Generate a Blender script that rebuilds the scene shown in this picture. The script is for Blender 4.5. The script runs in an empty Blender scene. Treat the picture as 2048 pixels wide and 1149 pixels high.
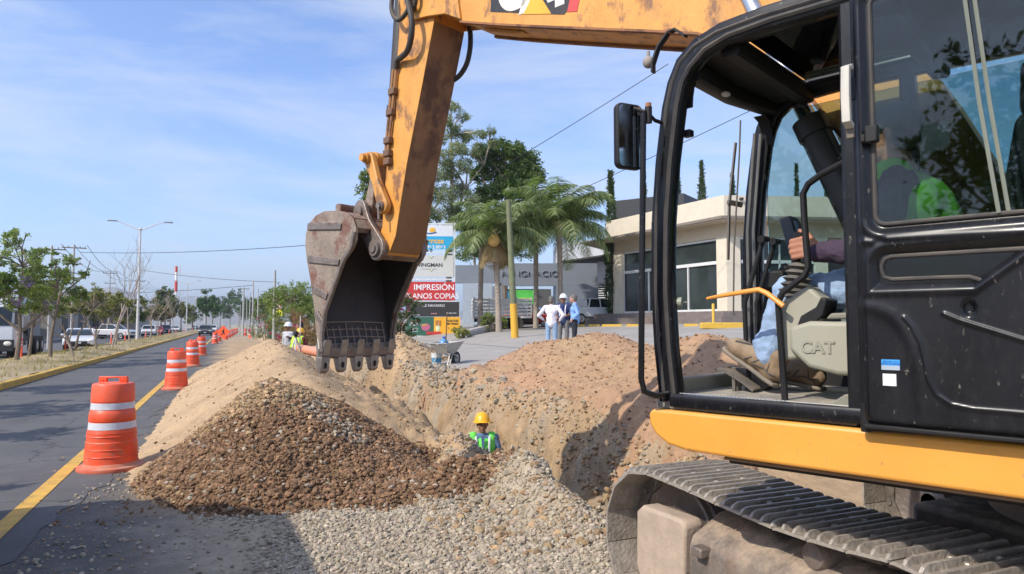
import bpy, bmesh, math, random
import numpy as np
from mathutils import Vector, Matrix, Euler
random.seed(7); RNG = np.random.default_rng(11)
R = math.radians
scene = bpy.context.scene
COL = scene.collection
# ------------------------------------------------------------------ camera
# world: +Y runs along the road, +X to its right, Z up; the camera stands at the origin
F_PX = 1365.0; EYE = 1.70; YAW = R(22.6); PITCH = math.atan(75.5/F_PX)
cam = bpy.data.cameras.new('camera'); camo = bpy.data.objects.new('camera', cam); COL.objects.link(camo)
camo.location = (0, 0, EYE); camo.rotation_euler = (math.pi/2 + PITCH, 0, -YAW)
cam.sensor_width = 36; cam.lens = 36*F_PX/2048; cam.clip_end = 9000; cam.clip_start = .05
cam.dof.use_dof = True; cam.dof.focus_distance = 6.5; cam.dof.aperture_fstop = 9
scene.camera = camo
# ------------------------------------------------------------------ light
SUN_EL = R(41); SH = Vector((-.955, -.297)).normalized()          # horizontal direction towards the sun
sd = Vector((SH.x*math.cos(SUN_EL), SH.y*math.cos(SUN_EL), math.sin(SUN_EL)))
sun = bpy.data.lights.new('sun', 'SUN'); sun.energy = 5.0; sun.angle = R(.5); sun.color = (1, .93, .82)
suno = bpy.data.objects.new('sun', sun); COL.objects.link(suno)
suno.rotation_euler = (-sd).to_track_quat('-Z', 'Y').to_euler()
world = bpy.data.worlds.new('World'); scene.world = world; world.use_nodes = True
nt = world.node_tree; bg = nt.nodes['Background']
sky = nt.nodes.new('ShaderNodeTexSky'); sky.sky_type = 'NISHITA'; sky.sun_disc = False
sky.sun_elevation = SUN_EL; sky.sun_rotation = math.atan2(SH.x, SH.y)
sky.air_density = 1.0; sky.dust_density = 1.4; sky.ozone_density = 2.6; sky.altitude = 0
tc = nt.nodes.new('ShaderNodeTexCoord')
mp = nt.nodes.new('ShaderNodeMapping'); mp.inputs['Scale'].default_value = (1.0, 1.6, 5.5); mp.inputs['Rotation'].default_value = (.15, .25, .5)
nz = nt.nodes.new('ShaderNodeTexNoise'); nz.inputs['Scale'].default_value = 1.6; nz.inputs['Detail'].default_value = 7; nz.inputs['Roughness'].default_value = .62
nz.inputs['Distortion'].default_value = .5
cr = nt.nodes.new('ShaderNodeValToRGB'); cr.color_ramp.elements[0].position = .41; cr.color_ramp.elements[1].position = .70
cr.color_ramp.elements[0].color = (.05, .05, .05, 1); cr.color_ramp.elements[1].color = (.80, .80, .80, 1)
mx = nt.nodes.new('ShaderNodeMixRGB'); mx.inputs[2].default_value = (5.6, 6.1, 7.0, 1)
nt.links.new(tc.outputs['Generated'], mp.inputs[0]); nt.links.new(mp.outputs[0], nz.inputs[0]); nt.links.new(nz.outputs[0], cr.inputs[0])
nt.links.new(cr.outputs[0], mx.inputs[0]); gn = nt.nodes.new('ShaderNodeMixRGB'); gn.blend_type = 'MULTIPLY'; gn.inputs[0].default_value = 1; gn.inputs[2].default_value = (1.34, 1.50, 1.86, 1)
nt.links.new(sky.outputs[0], gn.inputs[1]); nt.links.new(gn.outputs[0], mx.inputs[1]); nt.links.new(mx.outputs[0], bg.inputs[0])
bg.inputs[1].default_value = .15
scene.view_settings.view_transform = 'Standard'; scene.view_settings.look = 'None'
scene.view_settings.exposure = -0.06; scene.view_settings.gamma = 1
scene.cycles.max_bounces = 8; scene.cycles.transparent_max_bounces = 12

# ------------------------------------------------------------------ measuring helpers
def ray(px, py):
    cx = (px-1024)/F_PX; cy = -(py-574.5)/F_PX
    x, y, z = cx, math.cos(PITCH)-cy*math.sin(PITCH), math.sin(PITCH)+cy*math.cos(PITCH)
    return x, y, z
def at(px, py, d):
    """the point of the place that stands d metres in front of the camera"""
    x, y, z = ray(px, py); k = d/y; x *= k; z *= k; y = d
    return Vector((x*math.cos(YAW)+y*math.sin(YAW), -x*math.sin(YAW)+y*math.cos(YAW), z+EYE))
def gnd(px, py, z=0.0):
    x, y, dz = ray(px, py); return at(px, py, y*(z-EYE)/dz)
_LU = [-5, 3.2, 4.1, 5, 9, 12, 27, 40, 80, 300]; _LZ = [0, 0, .36, .56, .78, 1.13, 1.9, 2.55, 3.6, 5]
def z_lot(u): return np.interp(u, _LU, _LZ)
def lot(px, py):
    last = None
    for d in np.arange(9, 160, .1):
        p = at(px, py, float(d))
        if p.z <= z_lot(p.x): p.z = float(z_lot(p.x)); return p
    return p

# ------------------------------------------------------------------ mesh helpers
def mesh_np(name, V, Fc, mat=None, col=None, smooth=False):
    """V (n,3), Fc (m,k) one face size"""
    V = np.asarray(V, dtype=np.float32); Fc = np.asarray(Fc, dtype=np.int32)
    me = bpy.data.meshes.new(name); me.vertices.add(len(V)); me.vertices.foreach_set('co', V.ravel())
    k = Fc.shape[1]; me.loops.add(Fc.size); me.loops.foreach_set('vertex_index', Fc.ravel())
    me.polygons.add(len(Fc)); me.polygons.foreach_set('loop_start', np.arange(0, Fc.size, k, dtype=np.int32))
    me.polygons.foreach_set('loop_total', np.full(len(Fc), k, dtype=np.int32))
    me.polygons.foreach_set('use_smooth', np.full(len(Fc), smooth, dtype=bool))
    if col is not None:
        a = me.color_attributes.new('tint', 'FLOAT_COLOR', 'POINT')
        c = np.ones((len(V), 4), dtype=np.float32); c[:, :3] = col; a.data.foreach_set('color', c.ravel())
    me.update(calc_edges=True)
    if mat: me.materials.append(mat)
    return me
def link(name, me, parent=None, loc=None, rot=None):
    o = bpy.data.objects.new(name, me); COL.objects.link(o)
    if parent: o.parent = parent
    if loc is not None: o.location = loc
    if rot is not None: o.rotation_euler = rot
    return o
def tag(o, label=None, cat=None, group=None, kind=None):
    if label: o['label'] = label
    if cat: o['category'] = cat
    if group: o['group'] = group
    if kind: o['kind'] = kind
    return o
def thing(name, label, cat, loc=(0, 0, 0), rz=0, group=None, kind=None):
    o = bpy.data.objects.new(name, None); COL.objects.link(o); o.location = loc; o.rotation_euler = (0, 0, rz)
    o.empty_display_size = .2
    return tag(o, label, cat, group, kind)
def children(o): return [c for c in COL.objects if c.parent == o]
def copy_tree(o, parent=None):
    c = o.copy(); COL.objects.link(c); c.parent = parent
    for ch in children(o): copy_tree(ch, c)
    return c
def dup(o, loc, rz=None, label=None, scale=None):
    c = copy_tree(o); c.location = loc
    if rz is not None: c.rotation_euler = (0, 0, rz)
    if scale is not None: c.scale = scale if hasattr(scale, '__len__') else (scale,)*3
    if label: c['label'] = label
    return c

class MB:
    """collects simple solids; build() links them as ONE mesh object"""
    def __init__(s, M=None): s.v = []; s.f = []; s.M = M; s.mi = []; s.cur = 0
    def add(s, vs, fs, M=None):
        b = len(s.v)
        T = s.M
        for p in vs:
            p = Vector(p)
            if M is not None: p = M @ p
            if T is not None: p = T @ p
            s.v.append(p)
        s.f += [tuple(b+i for i in f) for f in fs]; s.mi += [s.cur]*len(fs)
        return s
    def box(s, lo, hi, M=None):
        x0, y0, z0 = lo; x1, y1, z1 = hi
        vs = [(x0,y0,z0),(x1,y0,z0),(x1,y1,z0),(x0,y1,z0),(x0,y0,z1),(x1,y0,z1),(x1,y1,z1),(x0,y1,z1)]
        return s.add(vs, [(0,3,2,1),(4,5,6,7),(0,1,5,4),(1,2,6,5),(2,3,7,6),(3,0,4,7)], M)
    def cbox(s, c, size, rot=None):
        M = Matrix.Translation(c)
        if rot is not None: M = M @ Euler(rot).to_matrix().to_4x4()
        a = [k/2 for k in size]
        return s.box([-k for k in a], a, M)
    def prism(s, prof, a, b, axis='x'):
        """closed 2d outline swept between a and b along an axis: x takes (y,z), y takes (x,z), z takes (x,y)"""
        n = len(prof)
        def P(q, t): return (t, q[0], q[1]) if axis == 'x' else ((q[0], t, q[1]) if axis == 'y' else (q[0], q[1], t))
        vs = [P(q, a) for q in prof]+[P(q, b) for q in prof]
        fs = [tuple(range(n-1, -1, -1)), tuple(range(n, 2*n))]
        fs += [(i, (i+1) % n, n+(i+1) % n, n+i) for i in range(n)]
        return s.add(vs, fs)
    def tube(s, pts, r, seg=8, cap=True, closed=False, sq=None):
        """round tube along points; r a number or list; sq=(w,h) gives a rounded-rectangle section"""
        pts = [Vector(p) for p in pts]; n = len(pts)
        rs = r if hasattr(r, '__len__') else [r]*n
        rings = []; prev = None
        for i, p in enumerate(pts):
            if closed: t = (pts[(i+1) % n]-pts[i-1]).normalized()
            else: t = (pts[min(i+1, n-1)]-pts[max(i-1, 0)]).normalized()
            if prev is None:
                up = Vector((0, 0, 1)) if abs(t.z) < .95 else Vector((0, 1, 0))
                if sq: up = Vector((1, 0, 0)) if abs(t.x) < .9 else Vector((0, 0, 1))
                a = (up-t*up.dot(t)).normalized()
            else:
                a = prev-t*prev.dot(t)
                a = a.normalized() if a.length > 1e-6 else t.orthogonal().normalized()
            b = t.cross(a); prev = a; ring = []
            for k in range(seg):
                th = 2*math.pi*(k+.5)/seg; c, d = math.cos(th), math.sin(th)
                if sq:
                    e = .45; cc = math.copysign(abs(c)**e, c); dd = math.copysign(abs(d)**e, d)
                    ring.append(p+a*(cc*sq[0]/2*rs[i])+b*(dd*sq[1]/2*rs[i]))
                else: ring.append(p+(a*c+b*d)*rs[i])
            rings.append(ring)
        vs = [v for rg in rings for v in rg]; fs = []
        m = n if closed else n-1
        for i in range(m):
            j = (i+1) % n
            for k in range(seg):
                l = (k+1) % seg; fs.append((i*seg+k, i*seg+l, j*seg+l, j*seg+k))
        if cap and not closed: fs += [tuple(range(seg-1, -1, -1)), tuple((n-1)*seg+k for k in range(seg))]
        return s.add(vs, fs)
    def cyl(s, p0, p1, r, r1=None, seg=16): return s.tube([p0, p1], [r, r if r1 is None else r1], seg)
    def lathe(s, prof, c=(0, 0, 0), seg=24, M=None):
        """(r,z) outline turned about the z axis"""
        n = len(prof); vs = []
        for i in range(seg):
            th = 2*math.pi*i/seg
            for r, z in prof: vs.append((c[0]+r*math.cos(th), c[1]+r*math.sin(th), c[2]+z))
        fs = [(i*n+k, ((i+1) % seg)*n+k, ((i+1) % seg)*n+k+1, i*n+k+1) for i in range(seg) for k in range(n-1)]
        return s.add(vs, fs, M)
    def ball(s, c, r, seg=12, rings=8, M=None):
        r = r if hasattr(r, '__len__') else (r, r, r); vs = [(c[0], c[1], c[2]-r[2])]
        for i in range(1, rings):
            ph = -math.pi/2+math.pi*i/rings
            for k in range(seg):
                th = 2*math.pi*k/seg
                vs.append((c[0]+r[0]*math.cos(ph)*math.cos(th), c[1]+r[1]*math.cos(ph)*math.sin(th), c[2]+r[2]*math.sin(ph)))
        vs.append((c[0], c[1], c[2]+r[2])); fs = []
        for k in range(seg): fs.append((0, 1+(k+1) % seg, 1+k))
        for i in range(rings-2):
            for k in range(seg):
                a = 1+i*seg+k; b = 1+i*seg+(k+1) % seg; fs.append((a, b, b+seg, a+seg))
        t = len(vs)-1
        for k in range(seg): fs.append((t, 1+(rings-2)*seg+k, 1+(rings-2)*seg+(k+1) % seg))
        return s.add(vs, fs, M)
    def cap(s, p0, p1, r0, r1=None, seg=12):
        """capsule between joints"""
        r1 = r0 if r1 is None else r1
        p0, p1 = Vector(p0), Vector(p1)
        s.tube([p0, p1], [r0, r1], seg); s.ball(p0, r0, seg, 8); s.ball(p1, r1, seg, 8); return s
    def data(s, name, mats, smooth=True, ang=35):
        me = bpy.data.meshes.new(name); me.from_pydata(s.v, [], s.f); me.update()
        for m in (mats if isinstance(mats, (list, tuple)) else [mats]): me.materials.append(m)
        if any(s.mi): me.polygons.foreach_set('material_index', s.mi)
        bm = bmesh.new(); bm.from_mesh(me); bmesh.ops.recalc_face_normals(bm, faces=bm.faces); bm.to_mesh(me); bm.free()
        if smooth:
            me.polygons.foreach_set('use_smooth', [True]*len(me.polygons)); me.set_sharp_from_angle(angle=R(ang))
        return me
    def build(s, name, mats, parent=None, bevel=0, smooth=True, ang=35, loc=None, rot=None, seg=2):
        o = link(name, s.data(name, mats, smooth, ang), parent, loc, rot)
        if bevel:
            b = o.modifiers.new('bevel', 'BEVEL'); b.width = bevel; b.segments = seg; b.limit_method = 'ANGLE'; b.angle_limit = R(40)
        return o
    def melt(s, name, mat, parent=None, voxel=.012, smooth_it=4, loc=None, rot=None, disp=None):
        """fuse the overlapping solids into one continuous skin"""
        me = s.data(name, mat, False); t = bpy.data.objects.new('tmp', me); COL.objects.link(t)
        m = t.modifiers.new('r', 'REMESH'); m.mode = 'VOXEL'; m.voxel_size = voxel
        k = t.modifiers.new('s', 'SMOOTH'); k.iterations = smooth_it; k.factor = .5
        if disp:
            tx = bpy.data.textures.new('fold', 'CLOUDS'); tx.noise_scale = disp[1]; tx.noise_depth = 2
            dm = t.modifiers.new('d', 'DISPLACE'); dm.texture = tx; dm.strength = disp[0]; dm.mid_level = .5
        dg = bpy.context.evaluated_depsgraph_get(); dg.update(); out = bpy.data.meshes.new_from_object(t.evaluated_get(dg))
        bpy.data.objects.remove(t); out.name = name
        out.polygons.foreach_set('use_smooth', [True]*len(out.polygons))
        if not out.materials: out.materials.append(mat)
        return link(name, out, parent, loc, rot)

# ------------------------------------------------------------------ materials
_mc = {}
def mat(name, c, rough=.6, metal=0.0, var=.12, scale=6.0, bump=0.0, bscale=40.0, dust=0.0, dustc=(.42, .32, .21), rust=None, rustamt=.5, rscale=3.0, attr=False, coat=0.0, dirt=0.0, dirtc=(.12, .08, .05), stretch=None, cracks=0):
    if name in _mc: return _mc[name]
    m = bpy.data.materials.new(name); m.use_nodes = True; n = m.node_tree; N = n.nodes; L = n.links
    b = N['Principled BSDF']; b.inputs['Roughness'].default_value = rough; b.inputs['Metallic'].default_value = metal
    b.inputs['Coat Weight'].default_value = coat; b.inputs['Coat Roughness'].default_value = .15
    tc = N.new('ShaderNodeTexCoord'); src = tc.outputs['Object']
    if stretch:
        mp = N.new('ShaderNodeMapping'); mp.inputs['Scale'].default_value = stretch; L.new(src, mp.inputs[0]); src = mp.outputs[0]
    nz = N.new('ShaderNodeTexNoise'); nz.inputs['Scale'].default_value = scale; nz.inputs['Detail'].default_value = 8; nz.inputs['Roughness'].default_value = .65
    L.new(src, nz.inputs[0])
    mr = N.new('ShaderNodeMapRange'); mr.inputs[1].default_value = .3; mr.inputs[2].default_value = .7
    mr.inputs[3].default_value = 1-var; mr.inputs[4].default_value = 1+var; L.new(nz.outputs[0], mr.inputs[0])
    mul = N.new('ShaderNodeVectorMath'); mul.operation = 'SCALE'
    if attr:
        at_ = N.new('ShaderNodeAttribute'); at_.attribute_name = 'tint'; L.new(at_.outputs['Color'], mul.inputs[0])
    else: mul.inputs[0].default_value = c[:3]
    L.new(mr.outputs[0], mul.inputs['Scale']); out = mul.outputs[0]
    def blend(fac, colr, prev):
        x = N.new('ShaderNodeMixRGB'); L.new(fac, x.inputs[0]); L.new(prev, x.inputs[1]); x.inputs[2].default_value = (*colr, 1); return x.outputs[0]
    def mask(sc, lo, hi, amt, det=9):
        q = N.new('ShaderNodeTexNoise'); q.inputs['Scale'].default_value = sc; q.inputs['Detail'].default_value = det; q.inputs['Roughness'].default_value = .7
        L.new(src, q.inputs[0]); w = N.new('ShaderNodeMapRange'); w.inputs[1].default_value = lo; w.inputs[2].default_value = hi; w.inputs[4].default_value = amt
        L.new(q.outputs[0], w.inputs[0]); return w.outputs[0]
    if rust: out = blend(mask(rscale, .62-.2*rustamt, .70-.2*rustamt, .9), rust, out)
    if dirt: out = blend(mask(rscale*.8+1, .50, .72, dirt), dirtc, out)
    if dust:
        g = N.new('ShaderNodeNewGeometry'); sx = N.new('ShaderNodeSeparateXYZ'); L.new(g.outputs['Normal'], sx.inputs[0])
        w = N.new('ShaderNodeMapRange'); w.inputs[1].default_value = -.1; w.inputs[2].default_value = .9; w.inputs[3].default_value = .18*dust; w.inputs[4].default_value = dust; L.new(sx.outputs[2], w.inputs[0])
        k = mask(5, .35, .62, 1.0); mm = N.new('ShaderNodeMath'); mm.operation = 'MULTIPLY'; L.new(w.outputs[0], mm.inputs[0]); L.new(k, mm.inputs[1])
        out = blend(mm.outputs[0], dustc, out)
    L.new(out, b.inputs['Base Color'])
    if bump:
        q = N.new('ShaderNodeTexNoise'); q.inputs['Scale'].default_value = bscale; q.inputs['Detail'].default_value = 6; L.new(src, q.inputs[0])
        bp = N.new('ShaderNodeBump'); bp.inputs['Strength'].default_value = bump; bp.inputs['Distance'].default_value = .02
        L.new(q.outputs[0], bp.inputs['Height']); L.new(bp.outputs[0], b.inputs['Normal'])
    rr = N.new('ShaderNodeMapRange'); rr.inputs[1].default_value = .3; rr.inputs[2].default_value = .7
    rr.inputs[3].default_value = max(.02, rough-.08); rr.inputs[4].default_value = min(1, rough+.1); L.new(nz.outputs[0], rr.inputs[0]); L.new(rr.outputs[0], b.inputs['Roughness'])
    if cracks:
        vo = N.new('ShaderNodeTexVoronoi'); vo.feature = 'DISTANCE_TO_EDGE'; vo.inputs['Scale'].default_value = cracks
        dn = N.new('ShaderNodeTexNoise'); dn.inputs['Scale'].default_value = 2.5; dn.inputs['Detail'].default_value = 6; L.new(src, dn.inputs[0]); va = N.new('ShaderNodeVectorMath'); va.operation = 'MULTIPLY_ADD'; va.inputs[1].default_value = (.5, .5, .5); L.new(dn.outputs['Color'], va.inputs[0]); L.new(src, va.inputs[2]); L.new(va.outputs[0], vo.inputs['Vector'])
        w2 = N.new('ShaderNodeMapRange'); w2.inputs[1].default_value = .002; w2.inputs[2].default_value = .008; w2.inputs[3].default_value = .45; w2.inputs[4].default_value = 1; L.new(vo.outputs['Distance'], w2.inputs[0]); mm2 = N.new('ShaderNodeVectorMath'); mm2.operation = 'SCALE'; L.new(b.inputs['Base Color'].links[0].from_socket, mm2.inputs[0]); L.new(w2.outputs[0], mm2.inputs['Scale']); L.new(mm2.outputs[0], b.inputs['Base Color'])
    _mc[name] = m; return m
def glass(name, tint=(.8, .9, .88), dark=1.0, rough=.02, spec=1.0):
    if name in _mc: return _mc[name]
    m = bpy.data.materials.new(name); m.use_nodes = True; n = m.node_tree; N = n.nodes; L = n.links; N.remove(N['Principled BSDF'])
    t = N.new('ShaderNodeBsdfTransparent'); t.inputs[0].default_value = (*tint, 1)
    g = N.new('ShaderNodeBsdfGlossy'); g.inputs['Roughness'].default_value = rough; g.inputs[0].default_value = (spec, spec, spec, 1)
    f = N.new('ShaderNodeFresnel'); f.inputs[0].default_value = 1.42; x = N.new('ShaderNodeMixShader')
    L.new(f.outputs[0], x.inputs[0]); L.new(t.outputs[0], x.inputs[1]); L.new(g.outputs[0], x.inputs[2]); L.new(x.outputs[0], N['Material Output'].inputs[0])
    _mc[name] = m; return m
def leafmat(name='foliage'):
    if name in _mc: return _mc[name]
    m = bpy.data.materials.new(name); m.use_nodes = True; n = m.node_tree; N = n.nodes; L = n.links; b = N['Principled BSDF']
    a = N.new('ShaderNodeAttribute'); a.attribute_name = 'tint'; b.inputs['Roughness'].default_value = .55
    L.new(a.outputs['Color'], b.inputs['Base Color'])
    tr = N.new('ShaderNodeBsdfTranslucent'); sc = N.new('ShaderNodeVectorMath'); sc.operation = 'MULTIPLY'; sc.inputs[1].default_value = (1.3, 1.5, .6)
    L.new(a.outputs['Color'], sc.inputs[0]); L.new(sc.outputs[0], tr.inputs[0])
    x = N.new('ShaderNodeMixShader'); x.inputs[0].default_value = .35; L.new(b.outputs[0], x.inputs[1]); L.new(tr.outputs[0], x.inputs[2]); L.new(x.outputs[0], N['Material Output'].inputs[0])
    _mc[name] = m; return m
def writing(name, txt, size, m, parent, loc, rot, ext=.002, align='CENTER', sx=1.0, bold=0.0, label=None):
    cu = bpy.data.curves.new(name, 'FONT'); cu.body = txt; cu.size = size; cu.extrude = ext; cu.align_x = align; cu.align_y = 'BOTTOM_BASELINE'; cu.offset = bold
    t = bpy.data.objects.new('tmp', cu); COL.objects.link(t); dg = bpy.context.evaluated_depsgraph_get(); dg.update()
    me = bpy.data.meshes.new_from_object(t.evaluated_get(dg)); bpy.data.objects.remove(t)
    me.materials.clear(); me.materials.append(m); me.name = name
    o = link(name, me, parent, loc, rot); o.scale = (sx, 1, 1); return o

# ------------------------------------------------------------------ noise
_lat = RNG.random((256, 256)).astype(np.float64)
def vnoise(x, y):
    xi = np.floor(x).astype(int); yi = np.floor(y).astype(int); fx = x-xi; fy = y-yi
    fx = fx*fx*(3-2*fx); fy = fy*fy*(3-2*fy); a = _lat[xi & 255, yi & 255]; b = _lat[(xi+1) & 255, yi & 255]
    c = _lat[xi & 255, (yi+1) & 255]; d = _lat[(xi+1) & 255, (yi+1) & 255]
    return (a*(1-fx)+b*fx)*(1-fy)+(c*(1-fx)+d*fx)*fy
def fbm(x, y, oct=5, s=1.0, rough=.5):
    x = np.asarray(x)*s; y = np.asarray(y)*s; t = 0; a = 1; n = 0
    for i in range(oct): t = t+a*(vnoise(x+17.3*i, y+9.1*i)-.5); n += a; a *= rough; x = x*2.03; y = y*2.03
    return t/n*2
def sstep(x, a, b): t = np.clip((x-a)/(b-a), 0, 1); return t*t*(3-2*t)
# ================================================================== GROUND
TR_U, TR_W, TR_D = 3.42, .52, 1.55            # the trench: middle line, half width, depth
def z_flat(u, v):
    """smooth lie of the land without the trench"""
    z = z_lot(u)*sstep(v, 4.6, 7.5)
    return z*np.where(u > 3.2, 1, 1)
def z_ground(u, v):
    u = np.asarray(u, float); v = np.asarray(v, float)
    z = z_flat(u, v)
    wz = sstep(u, -1.15, .1)*(1-sstep(u, 5.0, 5.6))*sstep(v, -6, 1)*(1-sstep(v, 60, 90))     # churned work zone
    rough = fbm(u, v, 6, 1.3, .55)
    z = z+wz*(.035*rough+.012*fbm(u, v, 4, 14))
    wz2 = sstep(u, 1.4, 2.4)*sstep(v, 5, 6.5)*(1-sstep(v, 30, 40))*(1-sstep(u, 4.6, 5.2))
    z = z+wz2*(.16*rough+.08*fbm(u+5, v, 4, 5)+.05*fbm(u, v, 3, 17)+.07)
    # spoil thrown up along the near lip of the trench
    z = z+(.16+.16*np.exp(-((v-5.9)/.8)**2))*np.exp(-((u-2.70)/.28)**2)*sstep(v, 4.2, 5.2)*(1-sstep(v, 26, 30))*(.75+1.1*fbm(u, v, 3, 1.1))
    z = z+.10*np.exp(-((u-4.5)/.3)**2)*sstep(v, 5.6, 6.6)*(1-sstep(v, 26, 30))*(.8+1.2*fbm(u+3, v, 3, .9))
    edge = .20*fbm(u*.4+9, v, 4, 1.1)+.12*fbm(u+30, v, 4, 3.0)
    dist = TR_W-np.abs(u-TR_U+.05*np.sin(v*.7))+edge
    dl = dist-.12
    tr_ = sstep(dist-.3*edge, -.72, .36)**1.35
    t = np.where(u > TR_U, tr_, sstep(dl, -.16, .26))*sstep(v+.8*edge, 4.7, 6.3)*(1-sstep(v, 30, 34))
    sl = 4*t*(1-t)
    return z*(1-t)+t*(-TR_D+.15*rough)+sl*(.22*fbm(u+2, v*.8+5, 4, 1.9, .6)+.09*fbm(u, v, 4, 6.5))
def axis(*segs):
    out = []
    for a, b, st0, st1 in segs:
        x = a; k = 0
        while x < b-1e-9:
            out.append(x); f = (x-a)/(b-a); x += st0*(1-f)+st1*f
    out.append(segs[-1][1]); return np.array(out)
def clr(*c): return np.array(c)
TAN = clr(.375, .25, .135); SANDY = clr(.435, .30, .17); RED = clr(.325, .195, .11); GREY = clr(.365, .305, .225); BROWN = clr(.20, .115, .06); ASPH = clr(.115, .11, .105)
def mixc(a, b, t): t = np.asarray(t)[..., None]; return a*(1-t)+b*t
def ground_tint(u, v):
    n = fbm(u+40, v, 5, .8); n2 = fbm(u, v+70, 5, 3.5)
    c = mixc(TAN, SANDY, np.clip(.5+n, 0, 1))
    g = sstep(n*.5+u*0+1.1-np.abs(u-1.1)*.42-np.maximum(v-6.6, 0)*.75, 0, .35)*(v < 9)          # crushed stone near the machine
    c = mixc(c, GREY, np.clip(g*(.85+.5*n2), 0, 1))
    b = sstep(.9-np.abs((v-7.05+.12*u)/.75)+.6*n+.3*n2, .2, .7)*sstep(u, -.3, .8)*(1-sstep(u, 2.9, 3.1))
    c = mixc(c, BROWN*1.35, np.clip(b, 0, 1)*.9)
    dustroad = 1-sstep(u+.5*n+.25*n2, -1.15, .15)
    c = mixc(c, clr(.34, .275, .195), sstep(.9-np.abs(u-.2)+.5*n, 0, .5)*(v < 7.5)*.8); c = mixc(c, clr(.115, .108, .10), dustroad)
    c = mixc(c, GREY*1.0, sstep(u+.5*n, 4.5, 4.8)*(1-sstep(u, 5.4, 5.8))*sstep(v, 12, 13.5)*.8)
    w_ = np.exp(-((u-4.0)/.75)**2)*sstep(v, 4.5, 6)*(1-sstep(v, 26, 32)); c = mixc(c, mixc(GREY*.78, TAN*.70, np.clip(.5+1.6*fbm(u+7, v, 4, 1.7), 0, 1)), w_*np.clip(.65+1.2*n2, 0, 1)); c = mixc(c, clr(.20, .13, .075), np.clip(w_*sstep(-u, -4.1, -3.5), 0, .7))
    far = sstep(v, 60, 140); c = mixc(c, clr(.30, .26, .18), far)
    c = mixc(c, clr(.27, .23, .15), sstep(np.abs(u+12)-30, 0, 30))
    return np.clip(c*(1+.22*n2[..., None]), .02, .9)
def sheet(us, vs, zf, tintf=None):
    U, Vv = np.meshgrid(us, vs, indexing='ij'); Z = zf(U, Vv)
    P = np.stack([U, Vv, Z], -1).reshape(-1, 3); a, b = U.shape
    i = np.arange(a-1)[:, None]*b+np.arange(b-1)[None]; i = i.ravel()
    Fc = np.stack([i, i+b, i+b+1, i+1], -1)
    return P, Fc, (tintf(U, Vv).reshape(-1, 3) if tintf else None)
us = np.concatenate([-np.geomspace(3000, 14, 26), axis((-12, -3, .5, .3), (-3, 9.5, .042, .042), (9.6, 42, .3, 1.5)), np.geomspace(46, 3000, 24)])
vs = np.concatenate([-np.geomspace(400, 8, 10), axis((-7, 3, .6, .08), (3, 12, .038, .038), (12, 36, .05, .24), (36.3, 120, .5, 4)), np.geomspace(130, 6000, 24)])
P, Fc, T = sheet(us, vs, z_ground, ground_tint)
pu_, pv_, pz_ = P[:, 0].copy(), P[:, 1].copy(), P[:, 2].copy(); wm_ = sstep(pu_, 2.7, 3.0)*(1-sstep(pu_, 4.4, 4.9))*sstep(pv_, 4.5, 5.6)*(1-sstep(pv_, 28, 33))*sstep(-pz_, -.25, .1)
P[:, 0] += wm_*(.16*fbm(pv_*.8, pz_*1.1, 3, 2.0)+.09*fbm(pv_, pz_*1.2+9, 4, 6.0)+.035*fbm(pv_+4, pz_, 2, 20)); P[:, 1] += wm_*.05*fbm(pv_+30, pz_*1.2, 3, 7)
T = np.clip(T*(1+wm_*(.5*fbm(pv_, pz_*1.6+3, 4, 4.5)+.25*fbm(pv_+1, pz_+8, 2, 18)))[:, None], .02, .9)
soil = mat('soil', (1, 1, 1), .95, var=.16, scale=9, bump=.9, bscale=34, attr=True)
g = link('ground', mesh_np('ground', P, Fc, soil, T, True)); tag(g, 'tan and grey churned earth of the road works', kind='structure')

# ------------------------------------------------------------------ road and median
KU = float(np.mean([gnd(2, 785).x, gnd(200, 722).x])); LU = float(np.mean([gnd(165, 905).x, gnd(300, 795).x]))
print('kerb u', KU, 'line u', LU)
asph = mat('asphalt', (.096, .096, .098), .85, var=.28, scale=1.1, bump=.35, bscale=120, cracks=.45, dirt=.5, dirtc=(.12, .105, .09), dust=.22, dustc=(.17, .15, .13))
def road(name, u0, u1, v0, v1, z, m, jag_=False):
    uu = np.linspace(u0, u1, 10); vv = np.concatenate([np.arange(v0, 60, .12 if jag_ else 1.0), np.geomspace(60, v1, 30)])
    P, Fc, _ = sheet(uu, vv, lambda a, b: np.full(a.shape, z)); P = P.copy()
    if jag_: k_ = np.abs(P[:, 0]-u1) < 1e-6; P[k_, 0] += .45*fbm(P[k_, 1], P[k_, 1]*0, 5, .9)
    return link(name, mesh_np(name, P, Fc, m, smooth=True))
tag(road('road', KU-.02, -1.2, -30, 1500, .006, asph, True), kind='structure')
tag(road('road', KU-11.5, KU-3.75, -30, 1500, .006, asph), kind='structure')
paint = mat('road_paint_yellow', (.62, .36, .06), .7, var=.25, scale=7, dirt=.55, dirtc=(.20, .15, .09))
def strip(name, u, w, v0, v1, z, m):
    return tag(road(name, u-w/2, u+w/2, v0, v1, z, m), kind='structure')
strip('road_marking', LU, .15, -20, 400, .012, paint)
kerbm = mat('kerb_paint', (.60, .36, .055), .7, var=.25, scale=3, dirt=.75, dirtc=(.24, .19, .13), bump=.3)
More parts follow.
